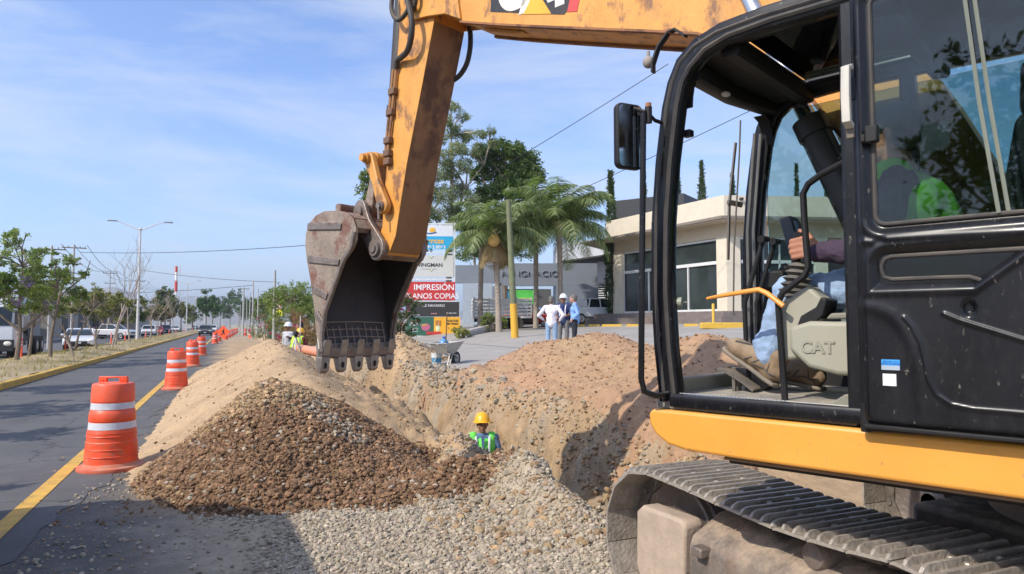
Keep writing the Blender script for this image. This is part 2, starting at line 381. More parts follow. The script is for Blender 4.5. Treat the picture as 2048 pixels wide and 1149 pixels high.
def bar(name, u0, u1, z1, m, v0=-20, v1=900):
    mb = MB(); st = 2.0; v = v0
    vv = list(np.arange(v0, 120, 2.0))+list(np.geomspace(120, v1, 12))
    prof = [(u0, -.05), (u0, z1-.02), (u0+.02, z1), (u1-.02, z1), (u1, z1-.02), (u1, -.05)]
    vs_ = [(p[0]+.006*math.sin(v*1.3), v, p[1]+.006*math.sin(v*.9+p[0])) for v in vv for p in prof]; n = 6
    mb.add(vs_, [(i*n+k, i*n+k+1, (i+1)*n+k+1, (i+1)*n+k) for i in range(len(vv)-1) for k in range(n-1)])
    return tag(mb.build(name, m), kind='structure')
bar('kerb', KU-.2, KU, .17, kerbm); bar('kerb', KU-3.75, KU-3.55, .17, kerbm)
def med_z(u, v): return .15+.16*np.exp(-((u-(KU-1.9))/1.2)**2)+.05*fbm(u, v, 4, 1.5)
P, Fc, T = sheet(np.linspace(KU-3.57, KU-.18, 26), np.concatenate([np.arange(-4, 60, .35), np.geomspace(60, 800, 60)]), med_z,
                 lambda u, v: mixc(clr(.40, .31, .18), clr(.30, .23, .12), np.clip(.5+fbm(u, v, 5, 1.2), 0, 1)))
tag(link('median_strip', mesh_np('median_strip', P, Fc, soil, T, True)), kind='structure')
# the far pavement and the yards behind it
pav = mat('pavement', (.36, .31, .25), .9, var=.2, scale=.8, bump=.3, dirt=.4, dirtc=(.25, .17, .1))
tag(road('pavement', KU-30, KU-11.48, -30, 700, .05, pav), kind='structure')

# ------------------------------------------------------------------ the sloping car park
lotm = mat('concrete_lot', (.33, .30, .265), .85, var=.16, scale=.9, bump=.25, bscale=60, dirt=.35, dirtc=(.21, .18, .15))
lu = np.array(list(np.linspace(4.75, 12, 22))+[16, 21, 27, 33, 40, 60, 80, 130]); lv = np.concatenate([np.arange(7.6, 45, .4), np.geomspace(45.5, 160, 20)])
U, Vv = np.meshgrid(lu, lv, indexing='ij'); U = U.copy()
jag = .40*fbm(lv, lv*0, 5, 1.6)+.10*fbm(lv, lv*0+3, 3, 7); w = np.clip((9-U)/4.25, 0, 1); U += jag[None]*w
Z = z_lot(U)*sstep(Vv, 4.6, 7.5)+.045-.04*w**3
P = np.stack([U, Vv, Z], -1).reshape(-1, 3); b = len(lv); i = (np.arange(len(lu)-1)[:, None]*b+np.arange(b-1)[None]).ravel()
tag(link('parking_lot', mesh_np('parking_lot', P, np.stack([i, i+b, i+b+1, i+1], -1), lotm, smooth=True)), kind='structure')
# joints between the poured slabs
jm = mat('joint_tar', (.10, .09, .08), .9)
for kx in range(4):
    mb = MB(); u = 9.5+kx*4.5
    mb.add([(u-.02, 9, float(z_lot(u))+.052), (u+.02, 9, float(z_lot(u))+.052), (u+.02, 55, float(z_lot(u))+.052), (u-.02, 55, float(z_lot(u))+.052)], [(0, 1, 2, 3)])
    tag(mb.build('slab_joint', jm), kind='structure')

# ------------------------------------------------------------------ loose stones
def ico():
    bm = bmesh.new(); bmesh.ops.create_icosphere(bm, subdivisions=1, radius=1)
    v = np.array([p.co[:] for p in bm.verts]); f = np.array([[q.index for q in p.verts] for p in bm.faces]); bm.free(); return v, f
IV, IF = ico()
STONES = [IV*(1+RNG.uniform(-.28, .28, (len(IV), 1)))*RNG.uniform([.7, .6, .4], [1.2, 1.0, .8]) for _ in range(14)]
def rotm(n):
    q = RNG.normal(size=(n, 4)); q /= np.linalg.norm(q, axis=1)[:, None]; w, x, y, z = q.T
    return np.stack([1-2*(y*y+z*z), 2*(x*y-z*w), 2*(x*z+y*w), 2*(x*y+z*w), 1-2*(x*x+z*z), 2*(y*z-x*w), 2*(x*z-y*w), 2*(y*z+x*w), 1-2*(x*x+y*y)], -1).reshape(n, 3, 3)
def stones(name, pos, size, tint, parent=None, m=None):
    n = len(pos); idx = RNG.integers(0, len(STONES), n); B = np.stack(STONES)[idx]; Rm = rotm(n)
    W = np.einsum('nij,nkj->nki', Rm, B); W[:, :, 2] *= .8; W = W*size[:, None, None]+pos[:, None, :]
    k = B.shape[1]; Fc = (IF[None]+(np.arange(n)*k)[:, None, None]).reshape(-1, 3)
    C = np.repeat(tint, k, axis=0)
    return link(name, mesh_np(name, W.reshape(-1, 3), Fc, m or stonem, C, False), parent)
stonem = mat('stone', (1, 1, 1), .9, var=.12, scale=30, attr=True)

def pile(name, label, hf, u0, u1, v0, v1, du, dv, tintf, m=soil, st=None, cat='dirt mound'):
    """a heap lying on the ground: open sheet tucked 5 cm into the earth, with its loose stones as a part"""
    t = thing(name, label, cat, ((u0+u1)/2, (v0+v1)/2, float(z_flat((u0+u1)/2, (v0+v1)/2))))
    uu = np.arange(u0, u1, du); vv = np.arange(v0, v1, dv); U, Vv = np.meshgrid(uu, vv, indexing='ij')
    H = hf(U, Vv); Z = z_ground(U, Vv)+H-.05; keep = H > .0
    b = len(vv); i = (np.arange(len(uu)-1)[:, None]*b+np.arange(b-1)[None])
    kq = keep[:-1, :-1] | keep[1:, :-1] | keep[1:, 1:] | keep[:-1, 1:]; i = i[kq].ravel()
    Fc = np.stack([i, i+b, i+b+1, i+1], -1); P = np.stack([U, Vv, Z], -1).reshape(-1, 3); T = tintf(U, Vv, H).reshape(-1, 3)
    used = np.unique(Fc); mp = -np.ones(len(P), int); mp[used] = np.arange(len(used)); P = P[used]-np.array(t.location); T = T[used]; Fc = mp[Fc]
    link('mound', mesh_np('mound', P, Fc, m, T, True), t)
    if st:
        n, smin, smax, pw, tf, wf = st
        pu = RNG.uniform(u0, u1, n*3); pv = RNG.uniform(v0, v1, n*3); h = hf(pu, pv); w = wf(pu, pv, h); k = (h > -.02) & (RNG.random(n*3) < w)
        pu, pv, h = pu[k][:n], pv[k][:n], h[k][:n]; s = smin+(smax-smin)*RNG.random(len(pu))**pw
        pos = np.stack([pu, pv, z_ground(pu, pv)+np.maximum(h, .0)-.05+s*.35], -1)-np.array(t.location)
        o = stones('stones', pos, s, tf(pu, pv, h), t); o['kind'] = 'stuff'
    return t
def jit(c, n, s=.25):
    return np.clip(c*(1+RNG.normal(0, s, (n, 1)))*(1+RNG.normal(0, .022, (n, 3))), .015, .85)

# gravel heap in front
def h_gravel(u, v):
    du = u-.49; dv = v-8.45
    r = np.sqrt((du/np.where(du < 0, 1.38, 2.05))**2+(dv/np.where(dv < 0, 2.05, 2.4))**2)
    n = fbm(u, v, 5, 1.4)
    r = r*(1+.13*n); h = 1.22*(1-r)
    h = h-.10*np.exp(-(r/.13)**2)
    tail = .15-.20*np.abs((v-6.95+.10*(u-2))/.8)**1.5-.22*np.maximum(u-2.3, 0)+.08*n   # brown tail running towards the trench
    tail = np.where((u > .4) & (u < 2.95), tail, -1)
    return np.maximum(h, tail)+.02*fbm(u, v, 3, 14)
def gravel_mix(u, v, h):
    n = fbm(u+3, v+8, 5, 1.0); n2 = fbm(u, v, 3, 6)
    tan = np.clip(sstep(h+.45*n+.10*n2-(u-.5)*.18+.12*(v-8.4), .52, .86)+sstep(-u+.45*n, .35, 1.0)*.8, 0, 1)
    gr = sstep(fbm(u+11, v+5, 4, 1.6)+.55-1.6*np.sqrt((u-1.25)**2+((v-7.75)*1.2)**2), -.25, .12)
    return tan, gr
def t_gravel(u, v, h):
    tan, gr = gravel_mix(u, v, h); return mixc(mixc(BROWN*.75, TAN*.8, tan), GREY*.55, gr*.4)
def ts_gravel(u, v, h):
    n = len(u); tan, gr = gravel_mix(u, v, h); q = RNG.random(n)
    c = np.where((q < tan)[:, None], TAN*.92, BROWN*1.08); c = np.where((RNG.random(n) < gr*.55)[:, None], GREY*.85, c)
    c = np.where((RNG.random(n) < .05)[:, None], GREY*.95, c); return jit(c, n, .26)
pile('gravel_pile', 'heap of loose brown and tan gravel beside the nearest drum', h_gravel, -1.5, 3.0, 5.6, 11.2, .05, .05, t_gravel,
     st=(46000, .010, .040, 1.9, ts_gravel, lambda u, v, h: np.clip(.25+h*3, 0, 1)), cat='gravel pile')

# sand ridge between the lane and the trench
def h_sand(u, v):
    uc = 1.15+.12*np.sin(v*.35)+.25*sstep(10.5-v, 0, 3); n = fbm(u, v+20, 5, .7); top = np.interp(v, [7.4, 9.2, 10.8, 13.5, 18, 24, 27.5, 30], [-.1, .72, 1.0, 1.22, 1.30, 1.22, .75, -.1])
    top = top*(1+.16*fbm(v, v*0+2, 3, .5)); hw = np.where(u < uc, (uc+1.05)/1.0, (2.85-uc))
    x = np.abs(u-uc)/hw; h = top*(1.06-np.sqrt(x*x+.012))*1.0
    return np.where(x < 1.12, h, -.2)+.12*n*sstep(h, -.02, .3)+(.03+.05*sstep(u, 1.2, 2.2))*fbm(u, v, 4, 6)+.02*fbm(u, v, 2, 25)
def t_sand(u, v, h):
    n = fbm(u, v, 5, 1.5); return np.clip(mixc(SANDY*1.05, TAN*.92, np.clip(.45+1.2*n+.25*(u-1.2), 0, 1))*(1+.12*fbm(u, v, 3, 9)[..., None]), .02, .9)
pile('sand_ridge', 'long pale sand and earth ridge between the orange drums and the trench', h_sand, -1.5, 3.1, 7.2, 30.2, .055, .06, t_sand,
     st=(9000, .006, .036, 3.8, lambda u, v, h: jit(TAN*.85, len(u), .25), lambda u, v, h: np.clip(.08+.5*sstep(u, .6, 2.4), 0, 1)*sstep(h, -.05, .05)), cat='sand pile')
# red-brown spoil behind the trench
def h_red(u, v):
    uc = 6.35+.15*np.sin(v*.8); top = np.interp(v, [5.4, 6.3, 8.0, 9.7, 11.4, 13.2, 14.6, 16.4], [-.1, .66, 1.08, .66, 1.02, .80, .38, -.15])
    n = fbm(u+9, v, 5, .8); hw = np.where(u < uc, 1.82, 2.3); x = np.abs(u-uc)/hw
    h = top*(1.07-np.sqrt(x*x+.02)); return np.where(x < 1.15, h, -.2)+.10*n*sstep(h, -.02, .3)+.07*fbm(u, v, 4, 4)+.04*fbm(u, v, 3, 13)
def t_red(u, v, h):
    n = fbm(u, v, 5, 1.2); c = mixc(RED*1.15, TAN*.95, np.clip(.25+1.3*n-.3*sstep(9-v, 0, 2), 0, 1)); return np.clip(c*(1+.15*fbm(u, v, 3, 10)[..., None]), .02, .9)
pile('earth_mound', 'long reddish brown earth mound behind the trench', h_red, 3.9, 8.9, 5.2, 16.6, .055, .06, t_red,
     st=(11000, .005, .036, 4.0, lambda u, v, h: jit(RED*1.05, len(u), .25), lambda u, v, h: .5*sstep(h, -.05, .1)+.02), cat='dirt mound')
# small pale heap by the wheelbarrow
def mound_small(name, label, cu, cv, ru, rv, hh, c0, seed):
    def hf(u, v):
        r = np.sqrt(((u-cu)/ru)**2+((v-cv)/rv)**2); return hh*(1.05-np.sqrt(r*r+.012)*(1+.2*fbm(u+seed, v, 3, 1)))+.05*fbm(u+seed, v, 5, 3)
    pile(name, label, hf, cu-ru*1.25, cu+ru*1.25, cv-rv*1.25, cv+rv*1.25, .06, .06, lambda u, v, h: np.clip(c0*(1+.3*fbm(u, v, 4, 2)[..., None]), .02, .9),
         st=(1500, .01, .06, 3, lambda u, v, h: jit(c0*.85, len(u), .25), lambda u, v, h: .6*sstep(h, -.02, .05)))
mound_small('earth_mound', 'small pale heap of earth left of the wheelbarrow', 4.85, 20.2, 1.45, 1.5, .95, SANDY*1.05, 4)
mound_small('earth_mound', 'low tan heap beyond the pipes near the lone far drum', 5.6, 46, 2.4, 4, 1.0, TAN, 14)
mound_small('earth_mound', 'tan heap beside the fence behind the surveyors', 5.2, 30.5, 1.9, 2.6, 1.25, SANDY*.9, 24)

# crushed stone spread over the ground by the machine, and rubble along the trench
def scatter_ground(name, label, n, u0, u1, v0, v1, smin, smax, pw, tf, wf):
    pu = RNG.uniform(u0, u1, n*3); pv = RNG.uniform(v0, v1, n*3); w = wf(pu, pv); k = RNG.random(n*3) < w; pu = pu[k][:n]; pv = pv[k][:n]
    s = smin+(smax-smin)*RNG.random(len(pu))**pw; pos = np.stack([pu, pv, z_ground(pu, pv)+s*.25], -1)
    tag(stones(name, pos, s, tf(pu, pv)), label, 'gravel', kind='stuff')
def near_mask(u, v):
    n = fbm(u+40, v, 5, .8); return np.clip(sstep(n*1.3+u*.38, .0, .75)*(1-.55*sstep(v, 6.2, 8.5))+.06, 0, 1)
scatter_ground('crushed_stone', 'grey crushed stone spread on the ground in front of the tracks', 42000, -1.4, 3.0, 2.6, 8.6, .004, .030, 2.6,
               lambda u, v: jit(np.where((RNG.random(len(u)) < sstep(.9-np.abs((v-7.05+.12*u)/.75), .2, .7)*.75)[:, None], BROWN*1.2, GREY*1.02), len(u), .2), near_mask)
scatter_ground('rubble', 'tan rubble and clods along both lips of the trench', 26000, 1.6, 5.0, 4.6, 26, .006, .05, 3.6,
               lambda u, v: jit(np.where((RNG.random(len(u)) < .35)[:, None], GREY*.95, TAN*.9), len(u), .2),
               lambda u, v: (.45+.75*np.exp(-((u-4.05)/.45)**2))*np.exp(-np.maximum(v-8, 0)/9))
scatter_ground('broken_concrete', 'grey debris at the broken edge of the car park', 2200, 4.3, 5.5, 11, 20, .015, .10, 3,
               lambda u, v: jit(GREY*.75, len(u), .25), lambda u, v: np.clip(1-np.abs(u-4.9)*1.3, 0, 1))
# pebbles strewn on the asphalt shoulder
scatter_ground('pebbles', 'stray pebbles on the asphalt beside the drums', 900, -2.6, -.5, 4.2, 16, .005, .022, 3,
               lambda u, v: jit(TAN*.8, len(u), .25), lambda u, v: np.clip((u+2.6)/2, 0, 1)**2)
# dry grass of the median
def blades(name, label, n, u0, u1, v0, v1, zf, h0, h1, c0, c1, wf=None):
    pu = RNG.uniform(u0, u1, n); pv = v0+(v1-v0)*RNG.random(n)**1.7
    if wf is not None: k = RNG.random(n) < wf(pu, pv); pu = pu[k]; pv = pv[k]
    n = len(pu); z = zf(pu, pv); a = RNG.uniform(0, 2*np.pi, n); h = RNG.uniform(h0, h1, n); w = h*.10
    b0 = np.stack([pu-w*np.cos(a), pv-w*np.sin(a), z], -1); b1 = np.stack([pu+w*np.cos(a), pv+w*np.sin(a), z], -1)
    lean = RNG.normal(0, .35, (n, 2))*h[:, None]; tp = np.stack([pu+lean[:, 0], pv+lean[:, 1], z+h], -1)
    V3 = np.stack([b0, b1, tp], 1).reshape(-1, 3); t = RNG.random((n, 1)); C = np.repeat(clr(*c0)*(1-t)+clr(*c1)*t, 3, axis=0)
    tag(link(name, mesh_np(name, V3, np.arange(3*n).reshape(-1, 3), leafmat(), C)), label, 'grass', kind='stuff')
blades('dry_grass', 'straw coloured dry grass on the median strip', 16000, KU-3.5, KU-.25, 6, 110, med_z, .05, .20, (.42, .33, .18), (.25, .20, .08),
       lambda u, v: np.clip(.35+2*fbm(u, v, 3, .8), .05, 1))
# ================================================================== STREET FURNITURE
orange = mat('drum_plastic', (.85, .085, .022), .45, var=.16, scale=7, rust=(.55, .16, .09), rustamt=.25, rscale=9, dust=.30, dustc=(.55, .30, .2), dirt=.22, dirtc=(.45, .16, .09))
orange_base = mat('drum_foot', (.62, .12, .06), .75, var=.15, scale=8, dust=.7, dustc=(.5, .33, .22), dirt=.4, dirtc=(.35, .2, .13))
reflect = mat('reflective_band', (.62, .62, .66), .35, var=.12, scale=14, dirt=.25, dirtc=(.4, .36, .32))
def make_drum(label, loc, rz=0):
    t = thing('traffic_drum', label, 'traffic drum', loc, rz, 'orange drums along the lane')
    m = MB(); m.lathe([(.285, .05), (.283, .07), (.270, .33), (.266, .335), (.262, .34), (.259, .43), (.262, .435), (.255, .47), (.247, .475), (.241, .565), (.246, .57), (.250, .58),
                       (.244, .66), (.241, .668), (.232, .70), (.228, .705), (.224, .79), (.229, .795), (.232, .80), (.224, .99), (.215, 1.005), (.19, 1.01), (0.001, 1.01)], seg=40); m.build('body', orange, t, ang=30)
    for zz, r in ((.17, .283), (.25, .277), (.40, .263)):
        q = MB(); q.tube([(r*math.cos(a), r*math.sin(a), zz) for a in [k*2*math.pi/40 for k in range(40)]], .006, 6, closed=True); q.build('rib', orange, t)
    for z0, z1, r0, r1 in ((.48, .56, .2515, .2445), (.71, .785, .2320, .2275)):
        q = MB(); q.lathe([(r0-.006, z0), (r0+.001, z0), (r1+.001, z1), (r1-.006, z1)], seg=40); q.build('reflective_band', reflect, t, ang=30)
    q = MB(); q.lathe([(.20, 0), (.355, 0), (.36, .02), (.355, .045), (.31, .055), (.29, .085), (.27, .09)], seg=40); q.build('foot', orange_base, t, ang=40)
    q = MB(); q.box((-.16, -.028, 1.0), (.16, .028, 1.02)); q.box((-.16, -.025, 1.02), (-.07, .025, 1.075)); q.box((.07, -.025, 1.02), (.16, .025, 1.075)); q.box((-.16, -.025, 1.065), (.16, .025, 1.085))
    for s in (-1, 1): q.cyl((s*.115, -.029, 1.045), (s*.115, .029, 1.045), .014)
    q.build('handle', orange, t, bevel=.006); return t
d0 = make_drum('large orange drum nearest the camera, at the foot of the gravel heap', gnd(222, 937), -YAW+.1)
dup(d0, gnd(352, 779), -YAW+.4, 'orange drum with two grey bands, second along the yellow line')
dup(d0, gnd(384, 733), -YAW-.3, 'orange drum third along the lane, half hidden by the second drum')
dup(d0, gnd(402, 711), -YAW+.9, 'orange drum fourth along the lane, standing before the roadworks sign')
dup(d0, gnd(490, 672, .0), 0, 'small far orange drum standing alone on the tan earth beside pipes')
for k, (px, dd) in enumerate([(431, 62), (438, 70), (452, 78), (458, 88), (463, 98), (467, 110), (471, 125), (474, 142), (502, 86), (506, 104)]):
    dup(d0, (at(px, 650, dd).x, at(px, 650, dd).y, 0), 0, 'tiny far orange drum in the row running away down the lane', .95)
# tubular delineators on the far kerb
delm = mat('delineator', (.85, .10, .03), .55, var=.1)
def make_post(loc):
    t = thing('delineator_post', 'thin orange post with white rings on the far kerb of the median', 'road post', loc, 0, 'thin orange posts along the far kerb')
    m = MB(); m.lathe([(.055, .04), (.05, .06), (.045, 1.02), (.03, 1.06), (.001, 1.07)], seg=14); m.build('body', delm, t)
    m = MB(); m.lathe([(.05, 0), (.13, 0), (.12, .03), (.05, .05)], seg=14); m.build('foot', delm, t)
    for z in (.72, .86): m = MB(); m.lathe([(.045, z), (.051, z), (.051, z+.07), (.045, z+.07)], seg=14); m.build('ring', reflect, t)
    return t
p0 = None
for px, py in [(42, 722), (130, 708), (155, 700), (186, 700), (222, 694), (250, 688), (291, 683), (320, 676), (338, 673), (352, 670), (368, 667), (385, 664)]:
    g0 = gnd(px, py); 
    if p0 is None: p0 = make_post(g0)
    else: dup(p0, g0)
# orange diamond sign, men at work
black = mat('sign_black', (.02, .02, .02), .6); sign_or = mat('sign_orange', (.85, .10, .02), .5, var=.06); steel = mat('galvanised_steel', (.42, .42, .42), .45, .6, dust=.3)
def diamond(label, loc, rz, s, tilt=0):
    t = thing('roadworks_sign', label, 'road sign', loc, rz)
    q = MB(); q.add([(0, 0, .35), (s*.707, 0, .35+s*.707), (0, 0, .35+s*1.414), (-s*.707, 0, .35+s*.707), (0, .012, .35), (s*.707, .012, .35+s*.707), (0, .012, .35+s*1.414), (-s*.707, .012, .35+s*.707)],
                    [(0, 1, 2, 3), (7, 6, 5, 4), (0, 4, 5, 1), (1, 5, 6, 2), (2, 6, 7, 3), (3, 7, 4, 0)])
    q.build('panel', sign_or, t)
    q = MB(); c = .35+s*.707; k = s/1.0
    q.ball((.02*k, -.012, c+.29*k), (.055*k, .008, .06*k), 10, 6)
    for a, b_, r in (((0, c+.22), (.02, c+.0), .06), ((.02, c+.02), (-.10, c-.22), .035), ((.03, c+.0), (.11, c-.12), .035), ((.11, c-.12), (.10, c-.27), .03), ((0, c+.18), (-.15, c+.06), .028), ((.02, c+.18), (.13, c+.04), .028), ((-.22, c+.10), (.0, c-.10), .014), ((-.24, c-.22), (-.14, c-.20), .05)):
        q.tube([(a[0]*k, -.008, c+(a[1]-c)*k), (b_[0]*k, -.008, c+(b_[1]-c)*k)], r*k, 6, sq=None)
    q.build('worker_symbol', black, t)
    q = MB(); q.cyl((0, .03, 0), (0, .03, .35+s*1.2), .02, seg=8); q.cyl((-.45, .03, .02), (.45, .03, .02), .02, seg=8); q.cyl((0, -.4, .02), (0, .4, .02), .02, seg=8); q.build('stand', steel, t)
    return t
diamond('orange diamond sign with a black digging figure beyond the sand ridge', gnd(446, 686), -YAW-.05, .92)
diamond('second orange diamond sign partly hidden behind the nearer one', gnd(433, 684)+Vector((0, 3, 0)), -.1, .62)

conc = mat('concrete_pole', (.42, .40, .37), .85, var=.12, dirt=.3, dirtc=(.3, .25, .2))
lampw = mat('lamp_white', (.60, .58, .54), .5, var=.08, dirt=.2, dirtc=(.35, .28, .2))
def make_lamp(label, loc, h=11.0):
    t = thing('street_lamp', label, 'street lamp', loc, 0, 'twin arm street lamps on the median')
    m = MB(); m.tube([(0, 0, 0), (0, 0, h*.96)], [.13, .075], 10); m.box((-.2, -.2, 0), (.2, .2, .1)); m.build('pole', lampw, t)
    a = MB()
    for s in (-1, 1):
        a.tube([(0, 0, h*.95), (s*.7*math.cos(YAW), -s*.7*math.sin(YAW)*.4, h*.975), (s*1.6, -s*.3, h*1.015), (s*2.1, -s*.35, h*1.025)], [.06, .05, .04, .035], 8)
    a.ball((0, 0, h*.96), .13, 10, 6); a.build('arm', lampw, t)
    for s in (-1, 1):
        b = MB(); b.box((s*1.95 if s > 0 else s*2.75, -s*.35-.16, h*1.025-.04), (s*2.75 if s > 0 else s*1.95, -s*.35+.16, h*1.025+.06)); b.build('lamp_head', steel, t, bevel=.03)
    return t
l0 = make_lamp('tall white twin arm lamp post on the median, nearest one', gnd(274, 687))
for px, dd, lb in ((373, 148, 'second twin arm lamp post along the median'), (391, 190, 'third twin arm lamp post along the median'), (409, 240, 'fourth twin arm lamp post, before the round dark tree'), (438, 330, 'fifth lamp post, far down the median'), (445, 420, 'farthest lamp post on the median')):
    p = at(px, 650, dd); dup(l0, (p.x, p.y, 0), 0, lb)

wood = mat('timber_pole', (.19, .15, .11), .9, var=.2, scale=3, stretch=(6, 6, .6))
blackwire = mat('cable', (.015, .015, .015), .6)
def utility(name, label, base, top_h, r=.14, m=conc, arms=0, cat='utility pole', yellow=0, lean=(0, 0), az=0.0):
    t = thing(name, label, cat, base, az)
    if yellow:
        q = MB(); q.tube([(0, 0, 0), (lean[0]*yellow/top_h, 0, yellow)], [r*1.15, r*1.05], 12); q.build('painted_base', mat('pole_yellow', (.66, .36, .03), .6, var=.12, dirt=.3, dirtc=(.4, .25, .08)), t)
        q = MB(); q.tube([(lean[0]*yellow/top_h, 0, yellow), (lean[0], lean[1], top_h)], [r*1.02, r*.72], 12); q.build('pole', m, t)
    else:
        q = MB(); q.tube([(0, 0, 0), (lean[0], lean[1], top_h)], [r, r*.65], 12); q.build('pole', m, t)
    for k in range(arms):
        z = top_h-.25-k*1.3; q = MB(); q.box((-.85+.25*k, -.04, z-.04), (.85-.25*k, .04, z+.04))
        for x in ((-.75, -.4, .4, .75) if k == 0 else (-.45, .45)): q.cyl((x, 0, z+.04), (x, 0, z+.16), .025, seg=8)
        q.build('crossarm', wood, t)
    return t
def hgt(px, py, base): # height of the point seen at a pixel above a base
    d = base.x*math.sin(YAW)+base.y*math.cos(YAW); return at(px, py, d).z-base.z
b = lot(1030, 678); utility('utility_pole', 'green and yellow painted wooden pole standing on the car park', b, hgt(1014, 400, b), .15, mat('pole_green', (.16, .17, .09), .8, var=.2, dirt=.3), yellow=hgt(1026, 608, b), lean=(-.30, 0), az=-YAW)
b = lot(951, 655); utility('utility_pole', 'shorter grey concrete pole behind the sign tower', b, hgt(944, 470, b), .16, conc, lean=(-.15, 0), az=-YAW)
b = lot(963, 653); utility('utility_pole', 'taller grey concrete pole beside the shorter one behind the sign tower', b, hgt(955, 420, b), .16, conc, lean=(-.15, 0), az=-YAW)
rp = []
for px, top, dd, hh in ((548, 541, 46, 0), (505, 562, 82, 0), (515, 578, 95, 0), (486, 575, 105, 1), (499, 585, 130, 0), (493, 592, 150, 0), (480, 610, 190, 0)):
    b = at(px, 650, dd); b.z = 0
    rp.append(utility('utility_pole', ['slim grey post right of the lane, in front of the bushes', 'tall slim post beyond the green fence', 'shorter slim post beyond the green fence', 'white concrete pole with crossarm beyond the works', 'far slim post behind the crossarm pole', 'far slim post near the end of the works', 'farthest post near the end of the works'][len(rp)], b, at(px, top, dd).z, .11 if not hh else .17, conc, arms=1 if hh else 0))
lp = []
for px, py, dd, lb in ((143, 490, 55, 'tall pole with wide crossarm behind the left trees'), (98, 492, 48, 'pole with two short crossarms behind the leafy left tree'), (217, 543, 88, 'crossarm pole behind the bare trees'), (277, 560, 118, 'crossarm pole just right of the nearest lamp post'), (321, 580, 160, 'far crossarm pole left of the radio mast')):
    b = at(px, 650, dd); b.z = 0; lp.append(utility('utility_pole', lb, b, at(px, py, dd).z, .10, conc, arms=2, az=.1))
def cable(label, pts, r=.012, sag=0.0, group=None):
    a, b_ = Vector(pts[0]), Vector(pts[-1]); P = []
    for k in range(17):
        t = k/16; p = a.lerp(b_, t); p.z -= sag*4*t*(1-t); P.append(p)
    o = MB().tube(P, r, 6).build('overhead_cable', blackwire); tag(o, label, 'cable', group)
cable('thin cable running from the cab side up past the tall trees', [at(1337, 128, 30), at(905, 392, 36)], .016, .1)
cable('second cable crossing behind the cab window towards the palms', [at(1760, 95, 22), at(1110, 402, 34)], .014, .1)
cable('long level cable across the sky left of the bucket', [at(160, 505, 60), at(640, 489, 44)], .022, .25)
cable('lower far cable left of the bucket', [at(280, 540, 100), at(560, 565, 80)], .03, .3)
cable('faint far cable ending at the white crossarm pole', [at(60, 585, 100), at(505, 571, 84)], .03, .5)
for k in range(len(lp)-1):
    A, B = lp[k if k != 1 else 0], lp[k+1]
for a_, b_ in ((0, 2), (2, 3), (3, 4)):
    A, B = lp[a_], lp[b_]
    for s in (-.9, 0, .9):
        za = at(0, [490, 492, 543, 560, 580][a_], [55, 48, 88, 118, 160][a_]).z; zb = at(0, [490, 492, 543, 560, 580][b_], [55, 48, 88, 118, 160][b_]).z
        cable('power line strung between the crossarm poles on the left', [(A.location.x+s, A.location.y, za), (B.location.x+s, B.location.y, zb)], .02, .7, 'power lines between the left poles')
# pedestrian warning signs on a post at the bushes
t = thing('sign_post', 'post with a round red ring sign above a yellow walking children sign', 'road sign', (lambda p: (p.x, p.y, 0))(at(558, 650, 52)), -YAW)
q = MB(); q.cyl((0, .03, 0), (0, .03, 3.0), .03, seg=8); q.build('post', steel, t)
zc = at(557, 612, 52).z; zy = at(557, 625, 52).z
q = MB(); q.box((-.22, 0, zc-.24), (.22, .015, zc+.24)); q.build('white_plate', mat('sign_white', (.75, .75, .75), .5), t)
q = MB(); q.tube([(.15*math.cos(a), -.005, zc+.04+.15*math.sin(a)) for a in [k*math.pi/10 for k in range(20)]], .022, 6, closed=True); q.cyl((-.1, -.006, zc+.14), (.1, -.006, zc-.06), .018, seg=6); q.box((-.16, -.005, zc-.2), (.16, 0, zc-.16)); q.build('red_ring', mat('sign_red', (.6, .02, .05), .5), t)
q = MB(); q.prism([(-.26, zy-.3), (.26, zy-.3), (.26, zy+.05), (0, zy+.27), (-.26, zy+.05)], 0, .015, 'y'); q.build('yellow_plate', mat('sign_yellow', (.75, .75, .02), .5), t)
q = MB()
for s in (-.08, .08):
    q.ball((s, -.006, zy+.02), (.03, .008, .035), 8, 5); q.tube([(s, -.006, zy-.01), (s, -.006, zy-.12)], .035, 6); q.tube([(s, -.006, zy-.1), (s-.05, -.006, zy-.23)], .016, 5); q.tube([(s, -.006, zy-.1), (s+.05, -.006, zy-.23)], .016, 5)
q.build('children_symbol', black, t)
# drainage pipes waiting by the trench
pipem = mat('clay_pvc_pipe', (.68, .27, .16), .45, var=.08, dust=.4)
def pipe(label, a, b_, r):
    c = (Vector(a)+Vector(b_))/2; t = thing('drain_pipe', label, 'pipe', c); d = (Vector(b_)-Vector(a))/2; n = d.normalized()
    q = MB(); q.tube([-d, d], r, 20, cap=False); q.tube([-d*.999, d*.999], r*.9, 20, cap=False); q.build('barrel', pipem, t)
    q = MB(); q.tube([d-n*.25, d-n*.2, d], [r*1.0, r*1.12, r*1.12], 20, cap=False); q.build('socket', pipem, t)
pipe('salmon drain pipe lying on the earth just left of the bucket teeth', at(596, 697, 20.5), at(650, 708, 18.5), .13)
pipe('salmon drain pipe end seen between the first two bucket teeth', at(668, 706, 18.2), at(645, 695, 20.5), .13)
pipe('long far salmon pipe beside the lone drum', gnd(497, 668)+Vector((0, 0, .15)), gnd(515, 667)+Vector((.6, 0, .15)), .15)
